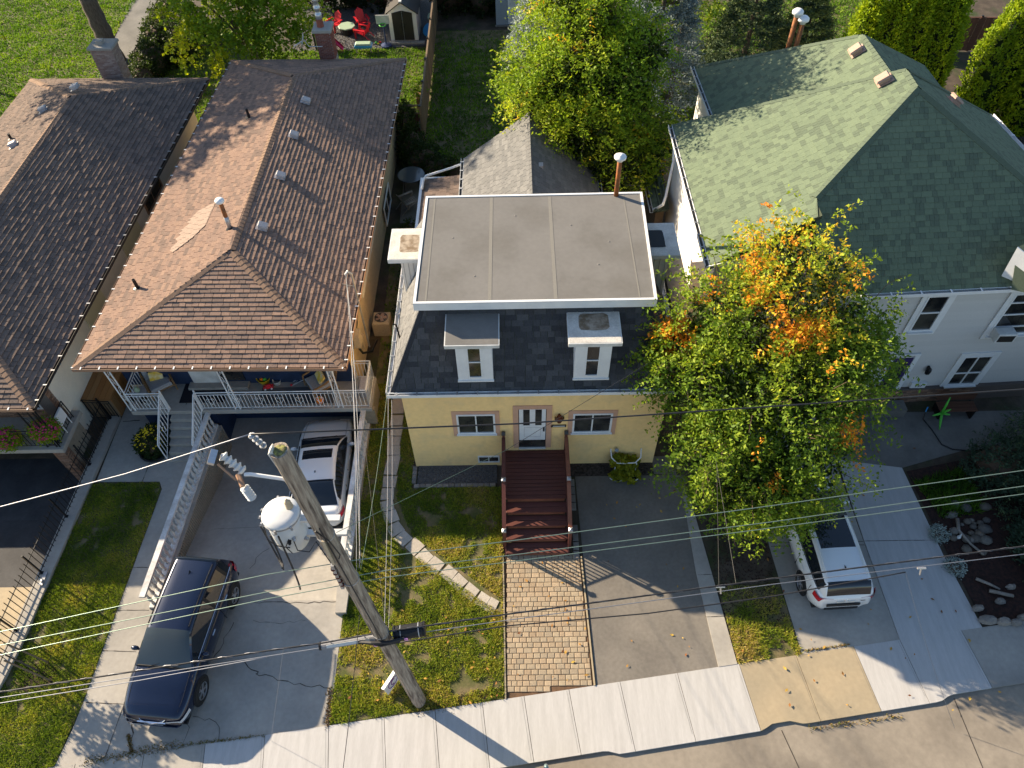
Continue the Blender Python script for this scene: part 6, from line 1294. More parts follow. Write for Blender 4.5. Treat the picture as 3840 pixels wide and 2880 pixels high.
# ------------------------------------------------------------ cars
def interp(tab, x):
    for i in range(len(tab) - 1):
        if x <= tab[i + 1][0]:
            a, b = tab[i], tab[i + 1]; t = (x - a[0]) / (b[0] - a[0]); t = max(0, min(1, t)); t = t * t * (3 - 2 * t) * .5 + t * .5
            return a[1] + (b[1] - a[1]) * t
    return tab[-1][1]
def car(name, label, cat, paint, mx, L, W, H, belt, cabin, wheels, wr, roofw=.74, style='suv', group=None, extras=None, wsm='ws_glass', sunroof=None, antenna=None, panorama=None):
    """x forward from rear bumper 0..L, y to the left; cabin=(rear base, rear roof, front roof, windshield base)"""
    t = thing(name, label, cat, (0, 0, 0), group); t.matrix_basis = mx
    hw = W / 2; NX = 46; xs = [L * (0.5 - 0.5 * math.cos(math.pi * i / (NX - 1))) for i in range(NX)]
    def width(x):
        u = x / L; k = 1.0
        e = min(u, 1 - u) * L
        rr = .95 if u > .5 else .62
        if e < rr: k = (1 - ((rr - e) / rr) ** 2.4) ** .5 * .30 + .70 if e > 0 else .70
        return hw * k
    def beltz(x): return interp(belt, x)
    sec = [(.86, 'lo', 0), (.95, 'lo', .10), (1.0, 'mid', 0), (.985, 'b', -.16), (.955, 'b', -.05), (.90, 'b', -.0), (.78, 'b', .028), (.55, 'b', .045), (.28, 'b', .055), (0, 'b', .06)]
    full = [(k, m, o, 1) for k, m, o in sec] + [(k, m, o, -1) for k, m, o in reversed(sec[:-1])]
    V = []; 
    for x in xs:
        w = width(x); bz = beltz(x); e = min(x, L - x); lo = .24 + .16 * max(0, 1 - e / .3)
        if e < .12: bz = bz - (.12 - e) * 1.2
        for k, m, o, s in full:
            z = lo + o if m == 'lo' else ((lo + bz) * .5 if m == 'mid' else bz + o)
            xx = x
            if m == 'mid': xx = x + (.05 if x > L / 2 else -.05) * max(0, 1 - e / .25)
            V.append((xx - L / 2, s * w * k, z))
    n = len(full); b = MB(); F = [(i * n + j, (i + 1) * n + j, (i + 1) * n + j + 1, i * n + j + 1) for i in range(NX - 1) for j in range(n - 1)]
    F += [tuple(range(n)), tuple((NX - 1) * n + j for j in range(n - 1, -1, -1))]
    b.add(V, F); body = local('body', b, paint, t, True)
    b = MB(); b.box(-L / 2 + .12, L / 2 - .12, -hw * .84, hw * .84, .2, .3); local('underbody', b, 'black', t)
    # greenhouse
    r0, r1, f1, f0 = cabin; NG = 30
    gx = sorted(set([r0 + (f0 - r0) * i / NG for i in range(NG + 1)] + [r1, f1]))
    def roofz(x):
        bz = beltz(x) + .05
        if x < r1: u = (x - r0) / (r1 - r0); return bz + (H - bz - .03) * (1 - (1 - u) ** 1.5)
        if x > f1: u = (f0 - x) / (f0 - f1); return bz + (H - bz - .03) * (1 - (1 - u) ** 1.25)
        u = (x - r1) / (f1 - r1); return H - .03 + .03 * math.sin(math.pi * u) - (.05 * (1 - u) ** 2)
    gs = []
    for x in gx:
        wb = width(x) * .885; rz = roofz(x); bz = beltz(x) + .0; fr = max(0, min(1, (rz - bz) / (H - bz)))
        wt = wb * (1 - (1 - roofw / .885) * fr)
        row = [(wb, bz - .03), (wb * .99, bz + .02), (wt * 1.03, bz + (rz - bz) * .84), (wt * .97, bz + (rz - bz) * .95), (wt * .8, rz), (wt * .4, rz + .015), (0, rz + .02)]
        gs.append([(x - L / 2, y, z) for y, z in row] + [(x - L / 2, -y, z) for y, z in reversed(row[:-1])])
    nn = len(gs[0]); parts = {}
    def cell(i, j):
        x0, x1 = gx[i], gx[i + 1]; xm = (x0 + x1) / 2; jj = j if j < nn // 2 else nn - 2 - j
        if jj == 1:
            if r0 + .18 < xm < f0 - .12: return 'pillar' if min(abs(xm - (r1 + f1) / 2 - .1), abs(xm - (r1 + .12 if style != 'sedan' else r0 + .3))) < .05 else ('side_window_a' if j == jj else 'side_window_b')
            return 'roof'
        if jj >= 3 and xm > f1: return 'windshield'
        if jj >= 3 and xm < r1 and xm > r0 + .05: return 'rear_window'
        if jj in (4, 5) and sunroof and sunroof[0] < xm < sunroof[1]: return 'sunroof'
        return 'roof'
    vs = [p for row in gs for p in row]
    for i in range(len(gx) - 1):
        for j in range(nn - 1): parts.setdefault(cell(i, j), []).append((i * nn + j, (i + 1) * nn + j, (i + 1) * nn + j + 1, i * nn + j + 1))
    cm = {'pillar': 'black', 'side_window_a': 'car_glass', 'side_window_b': 'car_glass', 'windshield': wsm, 'rear_window': 'car_glass', 'roof': paint, 'sunroof': 'car_glass'}
    for k, fs in parts.items():
        used = sorted({q for f in fs for q in f}); idx = {q: i for i, q in enumerate(used)}
        b = MB(); b.add([vs[q] for q in used], [tuple(idx[q] for q in f) for f in fs]); local({'side_window_a': 'side_window', 'side_window_b': 'side_window'}.get(k, k), b, cm[k], t, True)
    # chrome window line, roof rails
    for s in (1, -1):
        b = MB(); b.tube([(x - L / 2, s * width(x) * .893, beltz(x) + .012) for x in gx[2:-3]], .011, 5); local('window_trim', b, 'chrome' if style == 'suv' else 'black', t)
    # door seams, hood seam
    b = MB()
    for s in (1, -1):
        for x in (r1 + .15, (r1 + f1) / 2 + .12, f0 - .35):
            b.box(x - L / 2 - .004, x - L / 2 + .004, s * width(x) * .99 - .012, s * width(x) * .99 + .012, .34, beltz(x) - .12)
    local('door_seam', b, 'black', t, kind='stuff')
    for s in (1, -1):
        for x in (r1 + .75, (r1 + f1) / 2 + .75):
            b = MB(); b.box(x - L / 2 - .1, x - L / 2 + .08, s * (width(x) * .99) - .02, s * (width(x) * .99) + .022, beltz(x) - .2, beltz(x) - .165); local('door_handle', b, 'chrome' if style == 'suv' else paint, t)
        b = MB(); b.tube([(x - L / 2, s * width(x) * .80, beltz(x) + .027) for x in [f0 + (L - .25 - f0) * k / 6 for k in range(7)]], .006, 4); local('hood_seam', b, 'black', t)
        if style != 'sedan': b = MB(); b.tube([(x - L / 2, s * width(x) * roofw * .93, roofz(x) + .03) for x in [r1 + .1 + (f1 - r1 - .2) * k / 6 for k in range(7)]], .018, 5); local('roof_rail', b, 'black' if style == 'suv' else paint, t)
    # wheels
    wm = MB(); wm.lathe([(wr * .66, -.11), (wr * .93, -.11), (wr, -.08), (wr, .08), (wr * .93, .105), (wr * .66, .11), (wr * .64, 0), (wr * .66, -.11)], (0, 0, 0), 24, axis=(0, 1, 0), cap=False); tyre = wm.mesh('tyre', 'rubber', True)
    rm = MB(); rm.lathe([(wr * .66, -.05), (wr * .66, .105), (wr * .62, .108), (wr * .60, .06), (.01, .055)], (0, 0, 0), 20, axis=(0, 1, 0))
    for k in range(5):
        for dd_ in (-.16, .16):
            a = 2 * math.pi * k / 5 + dd_; a0 = 2 * math.pi * k / 5 + dd_ * .4
            rm.box(0, wr * .62, -.012, .012, .062, .095, mx=Matrix.Rotation(R(-90), 4, 'X') @ Matrix.Rotation(a, 4, 'Z'))
    rm.lathe([(.07, .06), (.06, .105), (.01, .108)], (0, 0, 0), 10, axis=(0, 1, 0)); rim = rm.mesh('rim', 'alloy')
    am = MB(); am.lathe([(wr + .05, -.02), (wr + .05, .008), (wr + .02, .010), (.02, .010)], (0, 0, 0), 24, axis=(0, 1, 0)); arch = am.mesh('wheel_arch', 'black')
    for wx in wheels:
        for s in (1, -1):
            m2 = Matrix.Translation((wx - L / 2, s * (width(wx) - .075), wr)) @ (Matrix.Identity(4) if s > 0 else Matrix.Rotation(math.pi, 4, 'Z'))
            w_ = bpy.data.objects.new('wheel', tyre); COL.objects.link(w_); w_.parent = t; w_.matrix_basis = m2
            for me_ in (rim,): q = bpy.data.objects.new('rim', me_); COL.objects.link(q); q.parent = w_
            q = bpy.data.objects.new('wheel_arch', arch); COL.objects.link(q); q.parent = t; q.matrix_basis = Matrix.Translation((wx - L / 2, s * (width(wx) - .004), wr + .03)) @ (Matrix.Identity(4) if s > 0 else Matrix.Rotation(math.pi, 4, 'Z'))
    # mirrors
    for s in (1, -1):
        x = f0 - .45 - L / 2; b = MB(); b.blob((x, s * (hw + .07), beltz(f0 - .45) + .05), (.07, .12, .07), seed=1, jit=.03, n=10, m=7); b.tube([(x + .02, s * (hw - .12), beltz(f0 - .45) - .02), (x, s * (hw + .06), beltz(f0 - .45) + .03)], .035, 5); local('mirror', b, paint, t, True)
    # lights: shells hugging the corners
    def corner(front, s, z0, z1, a0, a1, m, nm, depth=.02):
        b = MB(); pts = []
        for u in range(8):
            tt = a0 + (a1 - a0) * u / 7; x = (L - tt) if front else tt; w = width(x) * 1.004
            if tt < .03: w = width(x) * (.55 + .45 * (u / 7))
            for z in (z0 - .03 * u / 7 * (1 if front else -1), z1 + (.0 if front else .06 * u / 7)): pts.append(((x - L / 2) + ((1 if front else -1) * .012), s * (w + .004), z))
        b.add(pts, [(2 * i, 2 * i + 2, 2 * i + 3, 2 * i + 1) for i in range(7)]); local(nm, b, m, t, True)
    bf = beltz(L - .15); br = beltz(.15)
    for s in (1, -1):
        corner(True, s, bf - .16, bf - .04, .02, .42, 'lamp_clear', 'headlight'); corner(False, s, br - .28, br - .08, .02, .30 if style != 'sedan' else .42, 'tail_red', 'tail_light')
    w5 = width(.0) * .9
    b = MB(); x1 = L / 2 + .012; b.box(x1 - .02, x1, -w5 * .62, w5 * .62, bf - .42, bf - .12); local('grille', b, 'black', t)
    b = MB(); b.box(x1 - .02, x1 + .012, -w5 * .66, w5 * .66, bf - .115, bf - .085); b.box(x1 - .02, x1 + .01, -w5 * .6, w5 * .6, bf - .45, bf - .425); local('grille_trim', b, 'chrome', t)
    b = MB(); b.box(x1 - .01, x1 + .01, -.26, .26, .36, .5); local('number_plate', b, 'white_old', t)
    b = MB(); b.box(-x1 + -.012, -x1 + .02, -.26, .26, br - .30, br - .2); local('number_plate', b, 'white_old', t)
    b = MB(); b.box(-x1 - .014, -x1 + .05, -w5 * .85, w5 * .85, .34, .44); local('rear_bumper_trim', b, 'black', t)
    if antenna:
        b = MB(); zz = roofz(antenna) + .0; b.add([(antenna - L / 2 + .1, 0, zz), (antenna - L / 2 - .06, .03, zz), (antenna - L / 2 - .06, -.03, zz), (antenna - L / 2 - .08, 0, zz + .08)], [(0, 1, 3), (0, 3, 2), (1, 2, 3)]); local('antenna', b, 'black', t)
    b = MB(); cw_ = [(f0 - .02 - L / 2, s_ * width(f0) * .80, beltz(f0) + .05 + .02 * (1 - abs(s_))) for s_ in (-1, -.5, 0, .5, 1)]; b.tube(cw_, .035, 5); local('cowl', b, 'black', t)
    # wipers
    for yy in (.15, -.45):
        b = MB(); b.tube([(f0 - L / 2 + .02, yy, beltz(f0) + .07), (f0 - L / 2 - .14, yy + .5, beltz(f0) + .17)], .009, 4); local('wiper', b, 'black', t)
    return t, body, roofz, beltz, width
def place(x, y, z, heading, pitch=0.0): return Matrix.Translation((x, y, z)) @ Matrix.Rotation(heading, 4, 'Z') @ Matrix.Rotation(pitch, 4, 'Y')
suv = car('dark_blue_suv', 'dark blue crossover parked on the sunlit concrete drive facing the street', 'car', 'car_blue', place(-6.08, -5.98, 0.0, R(-95.5)), 4.58, 1.86, 1.68,
    [(0, .95), (.5, 1.04), (3.2, 1.02), (3.5, 1.0), (4.2, .86), (4.58, .70)], (.08, .42, 2.45, 3.30), (.88, 3.62), .37, roofw=.66, style='suv', antenna=.85)
t = suv[0]
b = MB()
for x0, x1, y0, y1, z in ((-.2, .35, -.5, .5, 1.0),): b.box(x0, x1, y0, y1, z, z + .06)
local('seat', b, 'tan_interior', t)
b = MB(); b.tube([(2.0 * math.cos(0) + .02, -.55, .74), (2.27, -.3, .68), (2.33, 0, .66), (2.27, .3, .68), (2.02, .55, .74)], .014, 6); local('grille_wing', b, 'chrome', t)
hat = car('white_hatchback', 'white wagon with dark glass roof parked nose-in under the front tree', 'car', 'car_white', place(12.62, -3.05, 0.0, R(92.5)), 4.5, 1.80, 1.56,
    [(0, 1.10), (.4, 1.10), (1.2, 1.03), (3.0, .99), (3.4, .97), (4.1, .84), (4.5, .68)], (.05, .33, 2.35, 3.5), (.82, 3.55), .33, roofw=.70, style='wagon', antenna=.75, sunroof=(1.3, 2.4))
t = hat[0]; b = MB(); b.box(-2.3, -2.266, -.45, .5, .62, .74); local('bumper_inset', b, 'gutter_dark', t)
b = MB(); b.lathe([(.055, 0), (.06, .006), (.05, .012), (.04, .006)], (-2.255, 0, .90), 14, axis=(-1, 0, .2)); b.lathe([(.02, 0), (.025, .012), (.015, .014)], (-2.255, 0, .90), 10, axis=(-1, 0, .2)); local('emblem', b, 'chrome', t)
b = MB(); b.box(-2.262, -2.25, -.55, -.42, .86, .875); local('badge', b, 'black', t)
sed = car('white_sedan', 'white sedan with sunroof parked nose-down on the sunken ramp below the porch', 'car', 'car_white', place(-3.18, -.1, -0.62, R(95.0), R(9.5)), 4.72, 1.84, 1.44,
    [(0, .93), (.6, .99), (3.1, .90), (3.5, .88), (4.3, .76), (4.72, .60)], (.35, 1.15, 2.6, 3.5), (1.0, 3.82), .34, roofw=.66, style='sedan', sunroof=(2.0, 2.42), antenna=1.5, wsm='car_glass')
gc = car('grey_teal_car', 'pale teal parked car whose roof edge shows at the bottom of the picture', 'car', 'car_teal', place(3.35, -10.62, -0.06, R(8)), 4.6, 1.82, 1.45,
    [(0, .93), (.6, .99), (3.1, .92), (3.5, .90), (4.3, .78), (4.6, .62)], (.5, 1.3, 2.75, 3.6), (.95, 3.7), .33, roofw=.68, style='sedan')

# ------------------------------------------------------------ trees and plants
def leafcloud(P, size, aspect, tone, r, upbias=.6, fold=False, dirs=None, jit=1.0):
    n = len(P); nrm_ = r.normal(0, 1, (n, 3)); nrm_[:, 2] += upbias * 1.6; nrm_ /= np.linalg.norm(nrm_, axis=1)[:, None]
    if dirs is None: d = r.normal(0, 1, (n, 3))
    else: d = dirs + r.normal(0, .35 * jit, (n, 3))
    d -= nrm_ * (d * nrm_).sum(1)[:, None]; d /= np.linalg.norm(d, axis=1)[:, None] + 1e-9
    s = np.cross(nrm_, d); L = size * r.uniform(.6, 1.3, n)[:, None]; W = L * aspect
    v = np.zeros((n, 4, 3)); v[:, 0] = P; v[:, 1] = P + d * L * .5 + s * W * .5; v[:, 2] = P + d * L; v[:, 3] = P + d * L * .5 - s * W * .5
    return v.reshape(-1, 3)
def sprays(lobes, n, r, length, droop, shell=(.55, 1.05), per=14, seg=.02, down=0.15, upper=None, spread=.03, wob=.25, gaps=0):
    """positions of leaves strung along short twigs that leave the lobes outward"""
    A = np.array([l[3] * l[4] + l[4] * l[5] + l[3] * l[5] for l in lobes]); A = A / A.sum(); idx = r.choice(len(lobes), n, p=A); Lb = np.array([l[:6] for l in lobes])[idx]
    u = r.normal(0, 1, (n, 3)); u[:, 2] += down; u /= np.linalg.norm(u, axis=1)[:, None]
    rad = shell[0] + (shell[1] - shell[0]) * r.random(n) ** .6
    nz = 1 + wob * (vnoise(u[:, 0] * 3 + idx * 3.1 + 40, u[:, 1] * 3 + u[:, 2] * 2 + 40, 1.7) - .5) * 2
    c = Lb[:, :3] + u * Lb[:, 3:6] * (rad * nz)[:, None]
    if gaps:
        g3 = .5 * (vnoise(c[:, 0] * 1.0 + 33, c[:, 1] + c[:, 2] * .6 + 33, 1.25) + vnoise(c[:, 2] + 60, c[:, 0] * .7 - c[:, 1] * .7 + 60, 1.4)); kk = g3 > gaps; kk |= r.random(n) < .25; c = c[kk]; u = u[kk]; idx = idx[kk]; n = len(c)
    d = u + r.normal(0, .45, (n, 3)); d[:, 2] -= droop; d /= np.linalg.norm(d, axis=1)[:, None]
    t = np.tile(np.arange(per) / per, (n, 1)); ln = length * r.uniform(.5, 1.3, n)
    pos = c[:, None, :] + d[:, None, :] * (t * ln[:, None])[:, :, None]; pos[:, :, 2] -= (t ** 2) * ln[:, None] * droop * .6
    pos = pos + r.normal(0, spread, pos.shape); dirs = np.repeat(d[:, None, :], per, 1)
    sd = np.cross(dirs.reshape(-1, 3), [0, 0, 1]).reshape(n, per, 3) * np.where(np.arange(per) % 2, 1, -1)[None, :, None]
    dirs = dirs * .5 + sd
    return pos.reshape(-1, 3), dirs.reshape(-1, 3), np.repeat(idx, per), np.repeat(np.arange(n), per), c, d, ln
def leaves_obj(parent, name, m, P, dirs, size, aspect, tone, r, upbias=.6):
    v = leafcloud(P, size, aspect, tone, r, upbias, dirs=dirs)
    o = link(name, raw_mesh(name, v, 4, np.clip(tone, 0.001, .999), m), parent); o['kind'] = 'stuff' if parent else 'stuff'; return o
def limb(parent, pts, r0, r1, m='bark', name='trunk', n=9):
    P = [Vector(p) for p in pts]; Q = []; rs = []
    k = 5
    for i in range(len(P) - 1):
        for j in range(k): Q.append(P[i].lerp(P[i + 1], j / k) + Vector((random.uniform(-1, 1), random.uniform(-1, 1), 0)) * r0 * .12)
    Q.append(P[-1]); rs = [r0 + (r1 - r0) * i / (len(Q) - 1) for i in range(len(Q))]
    b = MB(); b.tube(Q, rs, n); return b.build(name, m, parent, smooth=True)
def twigs(parent, c, d, ln, hub, n, r, m='twig'):
    b = MB(); ix = r.choice(len(c), min(n, len(c)), replace=False)
    for i in ix:
        p = Vector(c[i]); h = Vector(hub[i] if np.ndim(hub) > 1 else hub); q = p.lerp(h, .25); e = p + Vector(d[i]) * ln[i] * .7
        b.tube([q, p, e], [.012, .008, .004], 3)
    b.build('twigs', m, parent, kind='stuff')
r = np.random.default_rng(21)
# front tree -------------------------------------------------------
FT = thing('front_tree', 'bushy green street tree with yellow and orange sprays between the yellow and green roofed houses', 'tree', (10.3, -1.2, 0))
fl = [(9.9, .8, 6.3, 2.0, 1.9, 1.6), (11.1, .8, 7.6, 1.6, 1.5, 1.5), (12.4, 1.0, 6.0, 1.3, 1.2, 1.5), (8.0, .2, 5.3, .9, .9, .8), (8.7, -.4, 5.1, 1.55, 1.5, 1.5), (11.8, -.6, 5.4, 1.7, 1.6, 1.9), (10.2, -1.3, 5.2, 2.1, 1.6, 1.9), (9.0, -2.1, 3.9, 1.3, 1.2, 1.4), (11.5, -2.2, 3.9, 1.5, 1.4, 1.5), (10.3, -2.9, 3.2, 1.5, 1.2, 1.2), (9.2, 1.0, 4.8, 1.5, 1.2, 1.6), (12.9, .6, 4.8, 1.2, 1.3, 1.6), (11.0, -3.0, 3.0, 1.0, .8, .7), (9.9, -2.9, 2.6, .8, .7, .6)]
P, D, IX, SX, c, d, ln = sprays(fl, 8600, r, .6, .55, shell=(.45, 1.1), per=14, spread=.03, wob=.35, gaps=.48)
spt = r.random(len(c)); spt_ = .46 + .33 * (spt - .5) + .35 * (vnoise(c[:, 0] + 50, c[:, 1] + c[:, 2] + 50, .9) - .5)
# yellow-green leader shoots up right, orange patches
spt_ = np.where(np.hypot(c[:, 0] - 11.0, c[:, 2] - 8.3) < 1.5, spt_ + .3, spt_)
for ox, oy, oz, rad in (((10.056, 0.856, 7.200) + (.30,)), ((10.710, -0.219, 6.600) + (.42,)), ((9.206, 1.633, 6.200) + (.28,)), ((7.971, 0.504, 5.400) + (.35,)), ((7.882, 1.509, 5.600) + (.22,)), ((11.763, 0.487, 7.000) + (.2,)), ((12.305, -2.294, 5.000) + (.32,)), ((10.424, -3.167, 4.600) + (.14,)), ((9.820, -2.757, 5.200) + (.12,)), ((8.280, 0.145, 5.200) + (.2,))):
    spt_ = np.where((np.hypot(c[:, 0] - ox, c[:, 1] - oy) < rad * 1.1) & (np.abs(c[:, 2] - oz) < .9), .95, spt_)
tone = np.repeat(np.clip(spt_, 0.02, 1), 14) + r.normal(0, .05, len(P))
leaves_obj(FT, 'crown', 'leaf_front', P, D, .115, .52, tone, r)
twigs(FT, c, d, ln, np.array([[10.3, -1.2, 3.5]] * len(c)) * .5 + c * .5, 900, r)
limb(FT, [(10.35, -1.9, -.1), (10.3, -1.8, 1.2), (10.3, -1.6, 2.6)], .17, .13)
for e in fl: limb(FT, [(10.3, -1.6, 2.4), (10.3 * .4 + e[0] * .6, -1.6 * .4 + e[1] * .6, 2.4 * .35 + e[2] * .65), (e[0], e[1], e[2] + .3)], .07, .02, name='limb', n=6)
Pi, Di, a1, a2, ci, di, li = sprays(fl, 1300, r, .5, .3, shell=(.1, .6), per=12, spread=.05); leaves_obj(FT, 'inner_leaves', 'leaf_dark', Pi, Di, .14, .6, np.full(len(Pi), .4) + r.normal(0, .15, len(Pi)), r)  # inner fill coloured dark to paint in the shade inside the crown
# upright yellow shoots
sh = [(11.1 + .28 * k, .5 + .12 * k, 8.0 - .25 * k) for k in range(5)]
PP = []; 
for x, y, z in sh:
    for q in range(3):
        p0 = np.array([x + r.normal(0, .15), y + r.normal(0, .15), z - .4]); dr_s = np.array([.35 + r.normal(0, .15), .55 + r.normal(0, .1), .9]); dr_s /= np.linalg.norm(dr_s)
        for k in range(60): PP.append(p0 + dr_s * k * .022 + r.normal(0, .04, 3))
PP = np.array(PP); leaves_obj(FT, 'leader_shoots', 'leaf_front', PP, None, .10, .5, np.full(len(PP), .74) + r.normal(0, .05, len(PP)), r)
# back garden locust ------------------------------------------------
LT = thing('locust_tree', 'tall feathery yellow-green tree behind the grey rear roof of the yellow house', 'tree', (6.4, 14.6, 0))
ll = [(6.2, 14.0, 6.6, 2.3, 2.0, 2.2), (6.4, 15.0, 8.8, 1.9, 1.8, 2.0), (5.0, 14.4, 5.6, 1.9, 1.6, 1.6), (7.8, 13.6, 5.2, 1.7, 1.5, 1.7), (6.6, 12.6, 4.9, 1.7, 1.2, 1.5), (7.6, 12.1, 3.6, 1.3, 1.1, 1.2), (4.5, 14.9, 4.9, 1.0, 1.0, .9), (8.4, 14.8, 6.8, 1.2, 1.3, 1.5), (6.3, 16.5, 9.6, 1.6, 1.5, 1.6), (8.9, 12.6, 3.4, .9, .9, .8), (6.0, 17.3, 7.8, 1.4, 1.4, 1.4), (4.1, 17.6, 4.2, 1.0, 1.0, .8), (9.2, 14.4, 3.6, 1.0, 1.0, .9), (5.6, 12.8, 3.6, 1.1, .9, 1.0)]
P, D, IX, SX, c, d, ln = sprays(ll, 7200, r, .85, .35, shell=(.5, 1.08), per=15, spread=.04, wob=.4, gaps=.49)
st_ = .5 + .3 * (r.random(len(c)) - .5) + .4 * (vnoise(c[:, 0] + 9, c[:, 1] + c[:, 2], .8) - .5) - .12 * (c[:, 0] > 7.2) + .18 * (c[:, 2] < 5) * (r.random(len(c)) > .8)
st_ = np.where(r.random(len(c)) > .985, .95, st_)
leaves_obj(LT, 'crown', 'leaf_locust', P, D, .15, .42, np.repeat(np.clip(st_, 0, 1), 15) + r.normal(0, .05, len(P)), r)
Pi, Di, a1, a2, ci, di, li = sprays(ll, 1800, r, .6, .3, shell=(.1, .65), per=12, spread=.08); leaves_obj(LT, 'inner_leaves', 'leaf_dark', Pi, Di, .2, .6, np.full(len(Pi), .6) + r.normal(0, .15, len(Pi)), r)  # darker leaf colour in the core stands in for crown shade
twigs(LT, c, d, ln, c * .6 + np.array([6.4, 14.6, 5]) * .4, 700, r)
limb(LT, [(6.6, 14.6, -.1), (6.5, 14.4, 2.4), (6.3, 14.2, 4.6), (6.3, 14.6, 8.5)], .2, .06)
for e in ll: limb(LT, [(6.4, 14.3, 2.8), (6.4 * .4 + e[0] * .6, 14.3 * .4 + e[1] * .6, 3 * .4 + e[2] * .6), (e[0], e[1], e[2])], .08, .02, name='limb', n=6)
# maple behind the brown roof ------------------------------------------
def broadtree(name, label, lobes, n, per, length, droop, m, size, aspect, base, tr, base_tone=.4, yvar=.4, top=None, lit=0.0):
    t = thing(name, label, 'tree', base)
    P, D, IX, SX, c, d, ln = sprays(lobes, n, r, length, droop, per=per, spread=.05, wob=.4, gaps=.47); n = len(c)
    s_ = base_tone + .25 * (r.random(n) - .5) + yvar * (vnoise(c[:, 0] + 70, c[:, 1] + c[:, 2] + 70, .7) - .5)
    leaves_obj(t, 'crown', m, P, D, size, aspect, np.repeat(np.clip(s_, 0, 1), per) + r.normal(0, .06, len(P)), r)
    h0 = Vector((lobes[0][0], lobes[0][1], lobes[0][2])); limb(t, [base, Vector(base).lerp(h0, .5), h0], tr, tr * .45)
    for e in lobes[1:]: m0 = Vector(base).lerp(h0, .55); limb(t, [m0, m0.lerp(Vector(e[:3]), .6), e[:3]], tr * .4, .03, name='limb', n=6)
    return t
broadtree('maple_tree', 'yellow-green maple crowding the back of the brown roof left of its red chimney', [(-10.8, 24.2, 4.2, 2.3, 1.8, 1.7), (-8.6, 24.2, 4.0, 1.6, 1.4, 1.7), (-9.6, 26.2, 6.0, 2.4, 2.0, 1.7), (-12.8, 25.6, 5.0, 1.7, 1.6, 1.6), (-12.0, 22.8, 3.4, 1.2, 1.0, 1.1), (-7.2, 25.0, 4.2, 1.0, 1.0, 1.3), (-11, 27.5, 7.2, 2.6, 2.2, 1.6)], 3000, 12, .6, .4, 'leaf_maple', .17, .85, (-10.4, 26.5, -.1), .2, .55, .7)
# big tree at the far left
BT = thing('old_tree', 'old grey-barked tree behind the left brick chimney, its limbs leaving the picture', 'tree', (-19.5, 28, 0))
limb(BT, [(-19.45, 28.0, -.1), (-19.5, 28.0, 1.8), (-19.6, 28.1, 3.7)], .55, .42, n=12)
limb(BT, [(-19.6, 28.1, 3.6), (-20.6, 27.8, 4.8), (-22.4, 27.4, 5.8), (-25, 27, 7.4)], .36, .2, name='limb'); limb(BT, [(-19.6, 28.1, 3.6), (-19.4, 28.6, 5.5), (-18.6, 29, 9)], .34, .2, name='limb'); limb(BT, [(-20.6, 27.9, 4.6), (-20.6, 28.6, 7), (-20.4, 28.3, 10)], .22, .12, name='limb')
bl_ = [(-20.6, 28.0, 12.2, 3.2, 2.6, 2.0), (-17.0, 30.5, 11.6, 2.6, 2.4, 2.0), (-24.5, 26.8, 10.5, 3.0, 2.6, 2.2), (-18.0, 27.3, 10.2, 1.8, 1.6, 1.3), (-26.0, 31.0, 12.0, 3.2, 3, 2.4), (-21.6, 33, 13, 3.4, 3, 2.4), (-20.8, 24.4, 11.2, 2.0, 1.8, 1.1), (-26.0, 23.4, 10.6, 2.6, 2.2, 1.4)]
P, D, IX, SX, c, d, ln = sprays(bl_, 4200, r, .8, .4, per=12, spread=.09, wob=.4, gaps=.45); leaves_obj(BT, 'crown', 'leaf_maple', P, D, .24, .8, np.clip(.5 + r.normal(0, .15, len(P)), 0, 1), r)
broadtree('leafy_branch_tree', 'yellow leafy branch hanging in at the top left corner over the lawn', [(-24.6, 25.0, 4.4, 1.0, .9, .9), (-25.6, 25.6, 5.2, 1.5, 1.1, .9), (-23.8, 24.6, 3.6, .5, .4, .6)], 240, 12, .45, .5, 'leaf_yellow', .17, .8, (-27.2, 26, -.1), .12)
# hedge beside the garden path
def hedge(name, label, lobes, n, m, size, base_tone=.4, per=10, length=.25, cat='hedge', droop=.0, aspect=.6):
    t = thing(name, label, cat, (lobes[0][0], lobes[0][1], 0)); P, D, IX, SX, c, d, ln = sprays(lobes, n, r, length, droop, shell=(.8, 1.03), per=per, spread=.04, wob=.2)
    s_ = base_tone + .3 * (r.random(n) - .5) + .4 * (vnoise(c[:, 0] + 20, c[:, 1] + c[:, 2] + 20, 1.1) - .5)
    leaves_obj(t, 'foliage', m, P, D, size, aspect, np.repeat(np.clip(s_, 0, 1), per), r); b = MB()
    for e in lobes: b.blob(e[:3], (e[3] * .82, e[4] * .82, e[5] * .82), seed=int(abs(e[0] * 10)), n=10, m=7)
    b.build('inner_branches', 'twig', t, kind='stuff'); return t
hedge('hedge', 'clipped dark green hedge along the grey garden path at top left', [(-16.7, 24.6, .6, .7, 1.3, .8), (-16.7, 26.6, .7, .8, 1.5, .9), (-16.9, 28.8, .8, .8, 1.6, 1.0), (-17.1, 31.2, .8, .8, 1.6, 1.0), (-15.6, 29.5, .8, 1.0, 2.4, 1.2)], 2300, 'leaf_dark', .13, .5)
